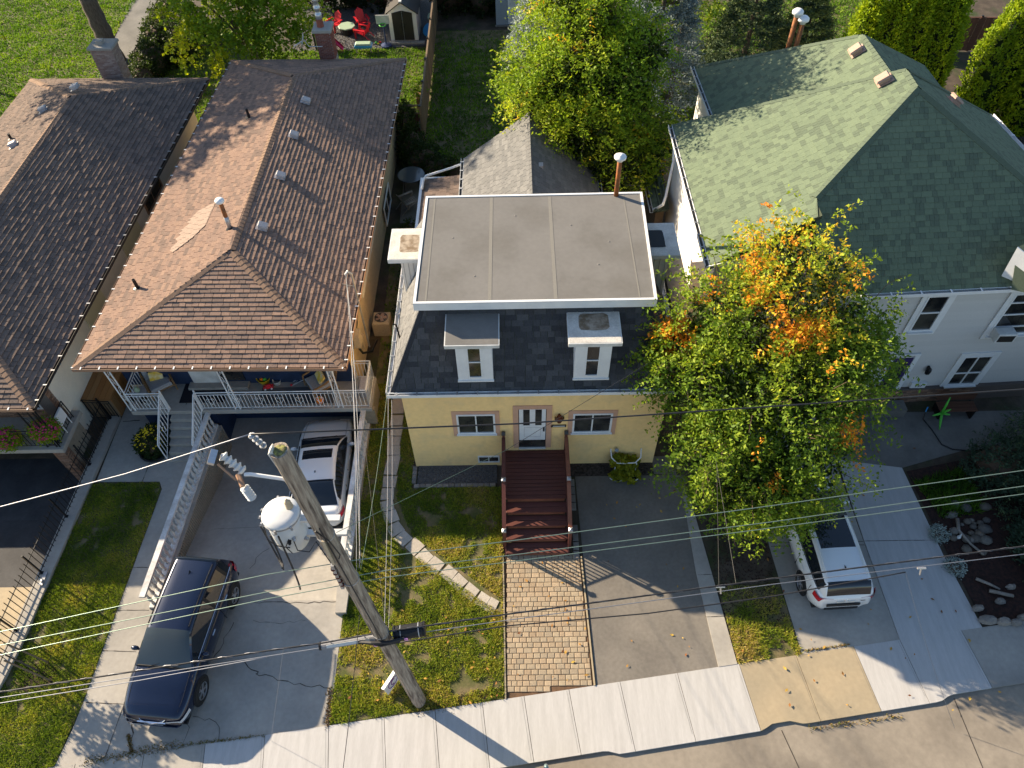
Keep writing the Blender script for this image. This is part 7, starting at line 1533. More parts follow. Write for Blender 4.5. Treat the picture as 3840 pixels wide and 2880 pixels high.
# dark planting at the back
for i, (x, y, z, rx, ry, rz, n, lab) in enumerate(((-8.2, 34.5, 2.2, 2.6, 1.2, 2.4, 700, 'dark bushes behind the left red lawn chair'), (-4.8, 34.3, 2.0, 2.2, 1.2, 2.4, 600, 'dark bushes behind the pale fire table'), (-.2, 33.6, 1.8, 1.6, 1.1, 2.2, 450, 'dark vine-covered thicket right of the wooden fence top'), (1.6, 33.2, 1.5, 1.0, .9, 2.0, 300, 'dark shrub just left of the blue shed'), (11.5, 27.5, 2.6, 1.6, 1.2, 3.0, 500, 'dark shrubs right of the blue spruces'))):
    hedge('dark_shrub', lab, [(x, y, z, rx, ry, rz), (x + rx * .6, y + .5, z * .7, rx * .6, ry, rz * .8)], n, 'leaf_dark', .2, .3, cat='shrub', length=.4)
# conifers
def conifer(name, label, x, y, h, rad, n, m, tone=.5, per=16, z0=.3, length=.55, size=.10, cat='spruce tree', layers=9):
    t = thing(name, label, cat, (x, y, 0)); k = r.random(n) ** .75; lay = np.floor(k * layers) / layers + r.uniform(0, .5, n) / layers * .9
    zz = z0 + (h - z0) * (lay); rr_ = rad * (1 - lay) ** .85 * r.uniform(.35, 1.0, n) ** .5; a = r.uniform(0, 6.283, n)
    c = np.stack([x + np.cos(a) * rr_, y + np.sin(a) * rr_, zz - rr_ * .18], 1); d = np.stack([np.cos(a), np.sin(a), -.28 + .5 * lay], 1) + r.normal(0, .18, (n, 3)); d /= np.linalg.norm(d, axis=1)[:, None]
    tt = np.tile(np.arange(per) / per, (n, 1)); ln = length * (1.15 - .6 * lay) * r.uniform(.6, 1.2, n); pos = c[:, None] + d[:, None] * (tt * ln[:, None])[:, :, None]; dd = np.repeat(d[:, None], per, 1); sdv = np.stack([-np.sin(a), np.cos(a), np.zeros(n)], 1)
    dd = dd * .8 + sdv[:, None] * np.where(np.arange(per) % 2, 1, -1)[None, :, None]; pos = pos + r.normal(0, .02, pos.shape)
    s_ = np.clip(tone + .35 * (r.random(n) - .5), 0, 1); to = np.repeat(s_, per) + (tt.reshape(-1) - .5) * .35
    leaves_obj(t, 'crown', m, pos.reshape(-1, 3), dd.reshape(-1, 3), size, .34, np.clip(to, 0, 1), r); limb(t, [(x, y, -.1), (x, y, h * .5), (x, y, h * .97)], rad * .09, .02, m='bark'); return t
conifer('blue_spruce', 'pale blue spruce left of the yellow-green tree in front of the blue shed', 5.0, 25.9, 6.0, 1.9, 2400, 'needle_blue', .9, length=.6, size=.13)
conifer('blue_spruce', 'large shaded blue spruce right of the yellow-green tree', 10.7, 22.4, 9.0, 2.6, 4200, 'needle_blue', .5, length=.7, size=.14)
conifer('dark_spruce', 'green spruce between the blue spruce and the brown flue pipes', 15.6, 24.0, 6.5, 2.3, 2400, 'needle_green', .6, length=.8, size=.15)
conifer('dark_spruce', 'dark spruce behind the green ridge beside the first cedar', 18.3, 23.4, 5.4, 2.0, 2000, 'needle_green', .75, length=.7, size=.15)
broadtree('yard_tree', 'slim brown-barked tree leaning in the shaded yard behind the green roof', [(12.3, 24.2, 5.2, 1.9, 1.6, 1.2), (13.2, 25.2, 5.6, 1.5, 1.4, 1.2)], 420, 12, .5, .4, 'leaf_maple', .17, .7, (11.5, 21.8, -.1), .22, .4, .9)
# arborvitae row
def cedar(lab, x, y, h, rad, lx=0, ly=0, seedn=900):
    t = thing('cedar_tree', lab, 'cedar tree', (x, y, 0), 'tall narrow cedars behind the green roof'); n = seedn * 2; k = r.random(n); prof = np.sin(np.pi * np.clip(k * .82 + .12, 0, 1)) ** .7 * (1 - k * .25)
    a = r.uniform(0, 6.283, n); flute = 1 + .14 * np.sin(a * 5 + k * 3) + r.normal(0, .05, n); rr_ = rad * prof * flute
    c = np.stack([x + lx * k + np.cos(a) * rr_, y + ly * k + np.sin(a) * rr_, .1 + k * h], 1); d = np.stack([np.cos(a) * .45, np.sin(a) * .45, np.full(n, 1.0)], 1) + r.normal(0, .25, (n, 3)); d /= np.linalg.norm(d, axis=1)[:, None]
    per = 9; tt = np.tile(np.arange(per) / per, (n, 1)); pos = c[:, None] + d[:, None] * (tt * .3)[:, :, None] + r.normal(0, .045, (n, per, 3)); dd = np.repeat(d[:, None], per, 1)
    to = np.repeat(np.clip(.45 + .3 * (r.random(n) - .5) + .2 * np.cos(a * 5 + k * 3), 0, 1), per)
    leaves_obj(t, 'foliage', 'leaf_cedar', pos.reshape(-1, 3), dd.reshape(-1, 3), .15, .5, to, r, upbias=.2)
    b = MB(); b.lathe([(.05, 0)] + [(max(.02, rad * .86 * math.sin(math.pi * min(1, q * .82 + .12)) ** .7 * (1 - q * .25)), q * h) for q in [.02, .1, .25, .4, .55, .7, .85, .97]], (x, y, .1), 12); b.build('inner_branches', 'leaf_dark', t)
for lab, x, y, h, rad in (('leftmost sunlit cedar, rising beside the green ridge', 19.9, 20.6, 6.0, .85), ('second cedar from the left in the sunlit row', 21.1, 20.5, 6.3, .75), ('third cedar from the left in the sunlit row', 22.2, 20.4, 6.3, .75), ('fourth and fullest cedar of the left group', 23.3, 20.2, 6.4, .95),
                        ('shaded cedar just right of the narrow shed gap', 26.4, 19.8, 6.2, 1.1), ('broad cedar at the top right corner', 28.2, 19.0, 6.6, 1.4), ('cedar filling the right edge above the patio', 29.8, 17.0, 5.8, 1.5)): cedar(lab, x, y, h, rad)
# spruce and planting at the right
conifer('garden_spruce', 'dark green spruce leaning over the rock garden at the right edge', 21.6, -1.3, 5.4, 3.2, 5200, 'needle_green', .5, length=.5, size=.10, z0=.1)
conifer('garden_spruce', 'low dark green spruce at the right edge below the rock garden', 20.4, -4.9, 2.6, 1.9, 2200, 'needle_green', .45, length=.4, size=.10, z0=.05)
for lab_, L_q in (('dense dark evergreen shrub above the rock pile at the right edge', [(19.3, -.6, .5, 1.0, .8, .7), (20.6, -1.8, .9, 1.3, 1.2, 1.1), (21.8, -3.0, 1.0, 1.3, 1.2, 1.2)]), ('low dark evergreen shrub right of the rock pile', [(19.6, -3.4, .5, .9, .8, .6), (20.6, -4.3, .6, 1.0, .9, .7), (19.3, -4.7, .3, .5, .4, .35)])):
    hedge('dark_shrub', lab_, L_q, 1500, 'needle_green', .13, .35, cat='shrub', length=.3, aspect=.4)
mu = MB(); mu.poly([(16.4, -.5, .004), (18.3, -.1, .004), (24, -.2, .004), (24, -5.3, .004), (17.0, -5.65, .004), (16.85, -5.6, .004)]); struct('planting_bed', mu, 'mulch')
grass([(16.5, -.9), (18.2, -.4), (18.5, -2.0), (16.9, -2.3)], 600, .22, .02, 'grass_far', 'long dark grass in the shaded planting bed by the walkway', bare=.1, yellow=.1, seed=12, base=None)
rr_ = random.Random(12)
for i in range(34):
    q = Vector((17.592, -2.893, 0.000)); x, y = q.x + rr_.gauss(0, .33), q.y + rr_.gauss(0, .62); s_ = rr_.uniform(.07, .2); b = MB(); b.blob((x, y, s_ * .35), (s_, s_ * .85, s_ * .6), seed=i, n=9, m=6, jit=.12); o = b.build('river_rock', 'stone', None, smooth=True)
    o['label'] = 'rounded river rock in the shaded rock pile beside the driftwood'; o['category'] = 'rock'; o['group'] = 'river rocks piled in the planting bed'
for i, (fx, fy, w_) in enumerate(((3700, 2325, .42), (3760, 2335, .36), (3800, 2340, .3), (3830, 2310, .3), (3660, 2270, .3), (3745, 2255, .28), (3785, 2210, .25))):
    q = Vector({0: (16.989, -5.597, 0.000), 1: (17.410, -5.658, 0.000), 2: (17.736, -5.686, 0.000), 3: (18.033, -5.532, 0.000), 4: (16.835, -5.252, 0.000), 5: (17.567, -5.043, 0.000), 6: (18.064, -4.612, 0.000)}[i]); b = MB(); b.blob((q.x, q.y, .08), (w_ * .62, w_ * .36, .14), seed=i + 50, n=8, m=5, jit=.18)
    o = b.build('border_rock', 'edge_stone', None); o['label'] = ['flat pale border rock at the inner corner of the sidewalk', 'second border rock from the walkway corner', 'third border rock along the sidewalk edge', 'border rock at the right picture edge', 'border rock a step up the walkway side', 'flat rock in the middle of the lower bed', 'upper flat rock near the right edge of the lower bed'][i]; o['category'] = 'rock'
for lab, P_, rd in (('long forked grey driftwood branch lying over the rock pile', [(17.333, -2.346, 0.120), (17.227, -2.755, 0.100), (17.406, -3.225, 0.120), (17.683, -3.577, 0.100)], .06), ('short grey driftwood stick in the lower bed', [(17.132, -4.348, 0.100), (17.459, -4.521, 0.100), (17.717, -4.683, 0.080)], .05), ('pale driftwood log near the border rocks', [(17.387, -4.720, 0.080), (18.007, -4.902, 0.100)], .06)):
    b = MB(); b.tube(P_, [rd, rd * .9] + [rd * .6] * (len(P_) - 2), 7); single('driftwood', b, 'driftwood', lab, 'driftwood', smooth=True)
for lab, q in (('silvery leaved plant beside the walkway upper end', (16.573, -2.837, 0.100)), ('silvery leaved clump by the lower end of the walkway', (16.661, -3.955, 0.100))):
    hedge('silver_plant', lab, [(q[0], q[1], .08, .22, .22, .16)], 120, 'needle_blue', .05, .9, cat='plant', length=.1)
b = MB(); b.lathe([(.02, 0), (.06, .1), (.02, .26), (.01, .3)], (17.132, -2.988, 0.020), 8); single('garden_ornament', b, 'white', 'small white and pink garden ornament in the dark mulch', 'ornament')
# sapling, potted and flowering plants
SP = thing('sapling', 'young yellow-leaved sapling tied to wooden stakes on the strip lawn', 'sapling', (-10.15, -6.75, 0))
limb(SP, [(-10.2, -6.7, 0), (-10.6, -6.6, .9), (-11.0, -6.5, 1.7)], .03, .015, n=6)
P, D, IX, SX, c, d, ln = sprays([(-11.3, -6.3, 1.9, .55, .5, .5), (-11.9, -6.1, 2.1, .5, .5, .4), (-11.7, -5.7, 2.3, .3, .3, .35)], 260, r, .25, .3, per=10, spread=.03); leaves_obj(SP, 'crown', 'leaf_yellow', P, D, .10, .7, np.clip(.6 + r.normal(0, .2, len(P)), 0, 1), r)
for q in ((-10.0, -6.95, 1.25), (-10.25, -6.45, 1.2)):
    b = MB(); b.tube([(q[0] + .2, q[1], 0), (q[0] - .5, q[1] + .15, q[2])], .025, 5); b.build('stake', 'fence_wood', SP)
ms_ = MB(); ms_.poly([(-10.2 + .55 * math.cos(a), -6.85 + .42 * math.sin(a), .012) for a in [.5 * k for k in range(12)]]); o = single('mulch_ring', ms_, 'mulch', 'dark soil ring round the staked sapling', 'soil')
MU = hedge('chrysanthemum', 'round bush of yellow flowers beside the white porch stair rail', [(-9.15, .95, .35, .5, .55, .42)], 420, 'leaf_dark', .07, .3, cat='flower bush', length=.12)
b = MB(); n_ = 130
for i in range(n_):
    a, ph = rr_.uniform(0, 6.28), rr_.uniform(0, 1.3); p = V3(-9.15 + .56 * math.sin(ph) * math.cos(a), .95 + .6 * math.sin(ph) * math.sin(a), .38 + .46 * math.cos(ph)); s_ = rr_.uniform(.02, .034)
    b.add([p + V3(s_ * math.cos(k * 1.26), s_ * math.sin(k * 1.26), .01) for k in range(5)], [(0, 1, 2, 3, 4)])
b.build('flowers', 'petal_yellow', MU, kind='stuff')
b = MB(); b.lathe([(.5, 0), (.55, .12), (.5, .14), (.45, .02)], (-9.1, .8, 0), 16); b.build('planter_ring', 'iron', MU)
def basket(lab, x, y, z, m='petal_pink', pot='toy_yellow', s=1.0, npet=170, leafm='leaf_maple'):
    t = hedge('flower_basket', lab, [(x, y, z, .34 * s, .26 * s, .3 * s)], 260, leafm, .07, .5, cat='flower basket', length=.15); b = MB()
    for i in range(npet):
        a, ph = rr_.uniform(0, 6.28), rr_.uniform(0, 1.9); p = V3(x + .42 * s * math.sin(ph) * math.cos(a), y + .34 * s * math.sin(ph) * math.sin(a), z + .36 * s * math.cos(ph)); q_ = rr_.uniform(.022, .04)
        b.add([p + V3(q_ * math.cos(k * 1.26), q_ * math.sin(k * 1.26) - .01, .012 * k % .02) for k in range(5)], [(0, 1, 2, 3, 4)])
    b.build('flowers', m, t, kind='stuff'); return t
basket('pink flower basket hanging at the right end of the black railed porch', (-11.852, 0.551, 2.000)[0], .35, 1.95, s=1.1)
basket('pink flower basket hanging at the left picture edge on the black railing', (-13.098, 0.241, 2.000)[0], .15, 1.75, s=1.0)
b = MB(); b.lathe([(.1, 0), (.16, .15), (.17, .16), (.14, .15)], (-12.818, 0.290, 1.650), 12); single('hanging_pot', b, 'toy_yellow', 'yellow rimmed black pot on the black porch railing', 'pot')
# coral plants in the bench planter
PL = thing('wicker_planter', 'white wire bench planter with lime green leaves against the yellow wall', 'planter', (7.05, -.35, 0))
bx_ = (7.009, -0.073, 0.300)[0]
for k, (dx, dy, z, s_) in enumerate(((-.22, .02, .55, .22), (.16, .0, .5, .22), (-.2, -.32, .2, .2), (.18, -.34, .2, .22))):
    P, D, IX, SX, c, d, ln = sprays([(bx_ + dx, -.28 + dy, z, s_, s_ * .7, s_ * .6)], 60, r, .1, .3, per=6, spread=.02); leaves_obj(PL, 'foliage', 'leaf_yellow', P, D, .12, .9, np.clip(.35 + r.normal(0, .2, len(P)), 0, 1), r, upbias=1.2)
b = MB()
b.tube([(bx_ - .5, -.05, .95), (bx_ - .48, -.3, .8), (bx_ - .3, -.42, .66), (bx_, -.42, .64), (bx_ + .3, -.42, .66), (bx_ + .48, -.3, .8), (bx_ + .5, -.05, .95)], .022, 6)
for s_ in (-.35, .35): b.tube([(bx_ + s_, -.42, .64), (bx_ + s_ * .95, -.45, .03)], .018, 5)
for s_ in (-.25, .2): b.tube([(bx_ + s_ + .26 * math.cos(a), -.62 + .14 * math.sin(a), .1) for a in [3.3 + .3 * k for k in range(9)]], .018, 5)
b.build('frame', 'white', PL)
for s_ in (-.25, .2): b = MB(); b.lathe([(.15, 0), (.2, .16), (.19, .17), (.15, .15)], (bx_ + s_, -.6, .0), 12); b.build('pot', 'black', PL)
b = MB(); b.blob((bx_ - .3, -.1, .93), (.07, .05, .09), seed=4); b.build('ornament', 'siding_blue', PL)
# alley shrubs
hedge('alley_shrub', 'rambling green shrubs between the brown house wall and the round glass table', [(-1.5, 18.0, .6, .55, 1.2, .7), (-.9, 17.0, .5, .9, .7, .6), (-.2, 16.4, .4, .8, .5, .5), (.6, 16.3, .35, .7, .4, .4), (-1.8, 19.3, 1.0, .3, 1.0, 1.0)], 900, 'leaf_dark', .12, .6, cat='shrub')
hedge('alley_shrub', 'dark green weeds beside the yellow house left dormer', [(-1.2, 12.0, .25, .4, .6, .25), (-.9, 9.0, .2, .35, 1.3, .3), (-.95, 6.9, .2, .3, .7, .25), (-.9, 4.6, .22, .35, .8, .3)], 700, 'leaf_dark', .09, .7, cat='shrub', length=.15)
hedge('vine', 'leafy vines among the grey rear roof and the low green lean-to', [(7.5, 9.5, 1.2, .5, 1.6, 1.0), (7.4, 12.4, 1.8, .6, 1.0, 1.4)], 500, 'leaf_dark', .12, .8, cat='vine')

# ------------------------------------------------------------ porch furniture and toys
def armchair(label, mx, grp=None):
    t = thing('lounge_chair', label, 'chair', (0, 0, 0), grp); t.matrix_basis = mx
    b = MB(); b.box(-.36, .36, -.36, .34, .28, .42, bev=.04); local('seat_cushion', b, 'cushion_grey', t)
    b = MB(); b.box(-.34, .34, 0, .14, 0, .5, bev=.03, mx=Matrix.Translation((0, .24, .42)) @ Matrix.Rotation(R(-20), 4, 'X')); local('back_cushion', b, 'cushion_grey', t)
    b = MB(); b.box(-.22, .22, -.05, .05, -.16, .16, bev=.03, mx=Matrix.Translation((.02, .1, .58)) @ Matrix.Rotation(R(-38), 4, 'X') @ Matrix.Rotation(R(12), 4, 'Y')); local('pillow', b, 'cushion_yellow', t)
    for s in (-1, 1):
        b = MB(); b.tube([(s * .42, -.38, .52), (s * .43, .1, .56), (s * .40, .42, .66)], .035, 6); b.tube([(s * .42, -.38, .52), (s * .42, -.4, .0)], .025, 5); b.tube([(s * .40, .4, .64), (s * .42, .5, 0)], .025, 5); local('arm', b, 'wicker', t)
    k = 0
    for i in range(11):
        x = -.38 + .076 * i; b = MB(); b.box(x, x + .045, 0, .02, .0, .52, mx=Matrix.Translation((0, .43, .36)) @ Matrix.Rotation(R(-18), 4, 'X')); local('slat', b, 'wicker', t)
    b = MB(); b.box(-.4, .4, -.38, .38, .24, .275); local('frame', b, 'wicker', t)
    return t
q = (-9.093, 2.847, 1.000); armchair('grey cushioned wicker chair with yellow pillow at the left end of the white railed porch', TR(q[0], q[1] - .05, 1.0, R(35)), 'wicker chairs on the white railed porch')
q = (-3.448, 2.791, 1.000); armchair('grey cushioned wicker chair with yellow pillow at the right end of the white railed porch', TR(q[0], q[1] - .1, 1.0, R(-55)), 'wicker chairs on the white railed porch')
q = (-9.580, 2.261, 1.450); b = MB(); b.lathe([(.26, 0), (.27, .02), (.02, .03)], (q[0], q[1], 1.43), 18); st_t = single('side_table', b, 'vent_grey', 'small round side table in the corner of the white railed porch', 'table')
b = MB(); b.tube([(q[0], q[1], 1.0), (q[0], q[1], 1.43)], .025, 6); b.lathe([(.16, 0), (.02, .02)], (q[0], q[1], 1.0), 12); b.build('leg', 'iron', st_t)
b = MB(); b.lathe([(.06, 0), (.10, .06), (.09, .14), (.04, .19), (.045, .21), (.02, .22)], (q[0] - .02, q[1] + .02, 1.465), 12); single('green_jug', b, 'sage', 'pale green jug standing on the small round porch table', 'jug', smooth=True)
def rug(lab, a, b_, z, m): t = MB(); t.box(a[0], b_[0], b_[1], a[1], z, z + .012); single('rug', t, m, lab, 'rug')
rug('black doormat at the top of the white railed porch steps', (-8.300, 3.074, 1.000), (-6.734, 2.097, 1.000), 1.003, 'rug_dark')
rug('grey striped outdoor rug under the toys behind the white railing', (-5.511, 2.713, 1.000), (-2.907, 1.986, 1.000), 1.003, 'rug_grey')
q = (-5.487, 3.015, 1.000); b = MB(); b.lathe([(.17, 0), (.25, .24), (.26, .25), (.235, .24), (.17, .05)], (q[0], q[1], 1.0), 16); tb_ = single('toy_tub', b, 'toy_yellow', 'yellow tub full of toys against the blue porch wall', 'tub', smooth=True)
for i, m_ in enumerate(('toy_green', 'pumpkin', 'toy_red', 'toy_yellow', 'pumpkin', 'toy_green')):
    b = MB(); b.blob((q[0] + .11 * math.cos(i * 1.05), q[1] + .11 * math.sin(i * 1.05), 1.22), (.07, .06, .05), seed=i); o = b.build('toy', m_, None); o['label'] = ['green toy', 'orange toy', 'red toy', 'small yellow toy', 'second orange toy', 'second green toy'][i] + ' lying on top of the yellow tub'; o['category'] = 'toy'
q = (-5.023, 2.920, 1.000); b = MB(); b.lathe([(.12, 0), (.15, .17), (.155, .18), (.14, .17), (.11, .04)], (q[0], q[1], 1.0), 14); single('white_bucket', b, 'white_old', 'white bucket beside the yellow toy tub on the porch', 'bucket', smooth=True)
q = (-5.293, 2.708, 1.000); t = thing('toy_car', 'red and white toy car in front of the yellow toy tub', 'toy car', (q[0], q[1], 1.01)); t.matrix_basis = TR(q[0], q[1], 1.015, .2)
b = MB(); b.box(-.17, .17, -.08, .08, .03, .11, bev=.03); b.box(-.07, .1, -.06, .06, .11, .17, bev=.03); local('body', b, 'toy_red', t)
for x in (-.11, .11):
    for s in (-1, 1): b = MB(); b.lathe([(.035, 0), (.035, .025)], (x, s * .08, .03), 8, axis=(0, s, 0)); local('wheel', b, 'white', t)
q = (-4.170, 2.866, 1.000); t = thing('toy_stroller', 'red and grey folded toy stroller lying on the porch', 'stroller', (q[0], q[1], 1.0)); b = MB()
b.tube([(q[0] - .3, q[1] - .1, 1.05), (q[0] + .3, q[1] + .1, 1.25)], .012, 5); b.tube([(q[0] - .3, q[1] + .08, 1.05), (q[0] + .3, q[1] + .2, 1.22)], .012, 5); b.tube([(q[0] - .2, q[1] - .06, 1.1), (q[0] - .1, q[1] + .14, 1.1), (q[0] + .1, q[1] + .0, 1.18), (q[0] + .2, q[1] + .18, 1.2)], .01, 5); b.build('frame', 'galv', t)
for dx, dy in ((-.32, -.1), (-.32, .1), (.32, .12)): b = MB(); b.lathe([(.05, 0), (.05, .03)], (q[0] + dx, q[1] + dy, 1.06), 8, axis=(0, 1, 0)); b.build('wheel', 'toy_red', t)
q = (-3.360, 2.041, 1.000); b = MB()
for k in range(8): b.blob((q[0] + .07 * math.cos(k * .785), q[1] + .07 * math.sin(k * .785), 1.12), (.07, .07, .11), seed=3, jit=.02, n=8, m=6)
pk_ = single('pumpkin_bucket', b, 'pumpkin', 'orange pumpkin standing behind the white porch railing near its right post', 'pumpkin', smooth=True)
b = MB(); b.tube([(q[0], q[1], 1.2), (q[0] + .01, q[1], 1.27)], .015, 5); b.build('stem', 'toy_green', pk_)
q = (-1.828, 3.061, 1.000); b = MB(); b.box(-1.95, -1.65, 2.2, 2.75, 1.0, 1.45, bev=.02); sb_ = single('deck_box', b, 'grey_plastic', 'grey plastic bin at the right end of the white railed porch', 'bin'); b = MB(); b.box(-1.97, -1.63, 2.18, 2.77, 1.451, 1.49, bev=.02); b.build('lid', 'vent_grey', sb_)
b = MB(); b.blob((-2.35, 3.3, 1.6), (.12, .2, .28), seed=7); single('covered_bag', b, 'pale_panel', 'pale yellow bag hanging at the porch corner beside the wall', 'bag')
b = MB(); b.tube(wave((-8.023, 2.073, 1.020), (-8.315, 1.492, 0.600), .0, 4) + [Vector((-8.474, 1.261, 0.450)), Vector((-8.632, 1.032, 0.300)), Vector((-8.734, 1.259, 0.300))], .012, 5); single('garden_hose', b, 'cable', 'thin black cord running down the white railed porch steps', 'cord')
# white chair on the left porch
q = (-11.994, 1.131, 1.200); t = thing('patio_chair', 'white metal chair on the black railed porch behind the pink flowers', 'chair', (q[0], q[1], 1.2))
b = MB(); b.box(q[0] - .02, q[0] + .4, .75, 1.2, 1.58, 1.63); b.build('seat', 'white', t); b = MB(); b.box(q[0] + .34, q[0] + .4, .75, 1.2, 1.63, 2.05); b.build('backrest', 'white', t)
for dx in (0, .38):
    for dy in (.77, 1.18): b = MB(); b.tube([(q[0] + dx, dy, 1.2), (q[0] + dx, dy, 1.6)], .015, 5); b.build('leg', 'white', t)
# lawn sign
q0, q1 = Vector((-0.207, -7.298, 0.020)), Vector((0.032, -6.896, 0.020)); dx = (q1 - q0).normalized(); c_ = Vector((-0.057, -7.204, 0.200)); t = thing('lawn_sign', 'small white lawn sign with a purple oval emblem on the front grass beside the pole', 'sign', (c_.x, c_.y, 0))
up = V3(0, 0, 1); n = dx.cross(up); n = n if n.y < 0 else -n; mx = Matrix((dx, (up * .75 - n * -.66).normalized(), n)).transposed().to_4x4()
w_ = .62; u2 = (up * .72 + n * .0).normalized(); tilt = Matrix((dx, up, dx.cross(up))).transposed().to_4x4(); tilt.translation = Vector((c_.x, c_.y, .08)) 
tilt = tilt @ Matrix.Rotation(R(-18 if dx.cross(up).y < 0 else 18), 4, 'X'); sg_ = 1 if dx.cross(up).y < 0 else -1
b = MB(); b.box(-w_ / 2, w_ / 2, 0, .34, -.015, .015, mx=tilt); b.build('board', 'white', t)
b = MB(); b.box(-w_ / 2 - .02, w_ / 2 + .02, .34, .37, -.05, .05, mx=tilt); b.build('top_rail', 'white', t)
for kk in (0, 1):
    b = MB(); b.tube([tilt @ V3(.19 * math.cos(a), .17 + .11 * math.sin(a), sg_ * .02) for a in [.35 * k for k in range(19)]], .012, 4) if kk == 0 else b.tube([tilt @ V3(.09 * math.cos(a) + .02, .17 + .07 * math.sin(a), sg_ * .02) for a in [.7 + .5 * k for k in range(9)]], .014, 4); b.build('emblem', 'logo_purple', t)
b = MB(); b.tube([tilt @ V3(-.25, 0, 0), tilt @ V3(-.25, -.12, 0)], .01, 4); b.tube([tilt @ V3(.25, 0, 0), tilt @ V3(.25, -.12, 0)], .01, 4); b.build('stake', 'galv', t)
# alley: air conditioner, table, wooden chair
q = (-1.746, 6.342, 0.720); t = thing('air_conditioner', 'beige outdoor air conditioner with round fan grille in the alley', 'air conditioner', (q[0], q[1], 0))
b = MB(); b.box(q[0] - .33, q[0] + .33, q[1] - .33, q[1] + .33, 0.02, .72, bev=.05); b.build('cabinet', 'beige_plastic', t)
b = MB(); b.lathe([(.26, .0), (.26, .012), (.01, .012)], (q[0], q[1], .721), 22); b.build('fan_well', 'gutter_dark', t)
for k in range(5):
    b = MB(); b.box(.04, .22, -.06, .06, .0, .008, mx=Matrix.Translation((q[0], q[1], .738)) @ Matrix.Rotation(k * 1.257, 4, 'Z') @ Matrix.Rotation(R(12), 4, 'X')); b.build('fan_blade', 'vent_pink', t)
b = MB(); b.lathe([(.05, 0), (.01, .03)], (q[0], q[1], .742), 10)
for k in range(4): b.tube([(q[0] + .07 * (k + .6) * math.cos(a), q[1] + .07 * (k + .6) * math.sin(a), .765) for a in [.35 * j for j in range(19)]], .004, 3)
b.build('grille', 'galv', t)
q = (-1.298, 15.494, 0.720); t = thing('glass_table', 'round dark glass patio table behind the brown lean-to roof', 'table', (q[0], q[1], 0)); b = MB(); b.lathe([(.62, 0), (.63, .02), (.6, .025), (.01, .025)], (q[0], q[1], .72), 28); b.build('table_top', 'table_glass', t)
b = MB(); b.tube([(q[0] + .63 * math.cos(a), q[1] + .63 * math.sin(a), .735) for a in [.22 * k for k in range(30)]], .015, 5); b.build('rim', 'iron', t)
for k in range(4): a = .8 + k * 1.57; b = MB(); b.tube([(q[0] + .45 * math.cos(a), q[1] + .45 * math.sin(a), .72), (q[0] + .5 * math.cos(a), q[1] + .5 * math.sin(a), 0)], .02, 5); b.build('leg', 'iron', t)
b = MB(); b.poly([(-1.7, 12.9, .008), (.2, 12.9, .008), (.4, 16.2, .008), (-1.8, 16.2, .008)]); struct('patio', b, 'concrete_dark')
def adirondack(name, label, mx, m, grp=None, cat='chair'):
    t = thing(name, label, cat, (0, 0, 0), grp); t.matrix_basis = mx
    for i in range(7): b = MB(); y = -.32 + i * .085; z = .36 - (i) * .022; b.box(-.27, .27, y, y + .07, z, z + .02); local('seat_slat', b, m, t)
    for i in range(5): b = MB(); x = -.25 + i * .102; b.box(x, x + .09, 0, .02, 0, .78 - abs(i - 2) * .07, mx=Matrix.Translation((0, .25, .24)) @ Matrix.Rotation(R(-24), 4, 'X')); local('back_slat', b, m, t)
    for s in (-1, 1):
        b = MB(); b.box(s * .36 - .06, s * .36 + .06, -.36, .38, .54, .562); local('arm', b, m, t)
        b = MB(); b.box(s * .32 - .015, s * .32 + .015, -.34, -.24, 0, .54); local('leg', b, m, t); b = MB(); b.tube([(s * .3, .3, .26), (s * .3, .62, .0)], .025, 4); b.box(s * .32 - .012, s * .32 + .012, .24, .3, .2, .54); local('leg', b, m, t)
    return t
q = (-1.287, 14.000, 0.300); adirondack('wooden_chair', 'bare wooden slatted chair on the dark patio beside the glass table', TR(q[0], q[1], 0, R(125)), 'driftwood')
q = (-7.258, 31.207, 0.000); adirondack('red_chair', 'left red slatted chair half hidden by the maple leaves', TR(q[0], q[1] + .1, 0, R(-35)), 'toy_red', 'red lawn chairs round the fire table')
q = (-5.573, 31.304, 0.000); adirondack('red_chair', 'upright red chair facing the viewer between the fire table and the shed', TR(q[0], q[1] + .3, 0, R(25)), 'toy_red', 'red lawn chairs round the fire table')
q = (-5.444, 30.233, 0.000); adirondack('red_chair', 'lowest red chair seen from behind beside the blue sand table', TR(q[0], q[1] + .1, 0, R(-110)), 'toy_red', 'red lawn chairs round the fire table')
q = (-6.381, 30.729, 0.450); b = MB(); b.lathe([(.5, 0), (.52, .05), (.5, .07), (.01, .07)], (q[0], q[1], .45), 8); ft_ = single('fire_table', b, 'sage', 'pale octagonal fire table among the red chairs', 'table'); b = MB(); b.lathe([(.3, .0), (.33, .44)], (q[0], q[1], 0), 10); b.build('pedestal', 'black', ft_)
q = (-5.136, 28.569, 0.450); t = thing('sand_table', 'blue and cream plastic sand table at the edge of the back gravel', 'play table', (q[0], q[1], 0)); b = MB(); b.box(q[0] - .5, q[0] + .5, q[1] - .28, q[1] + .28, .32, .45, bev=.04); b.build('basin', 'toy_blue', t)
b = MB(); b.box(q[0] - .46, q[0] + .46, q[1] - .24, q[1] + .24, .451, .53, bev=.06); b.build('lid', 'sage', t)
for dx in (-.42, .42):
    for dy in (-.2, .2): b = MB(); b.box(q[0] + dx - .04, q[0] + dx + .04, q[1] + dy - .04, q[1] + dy + .04, 0, .32); b.build('leg', 'beige_plastic', t)
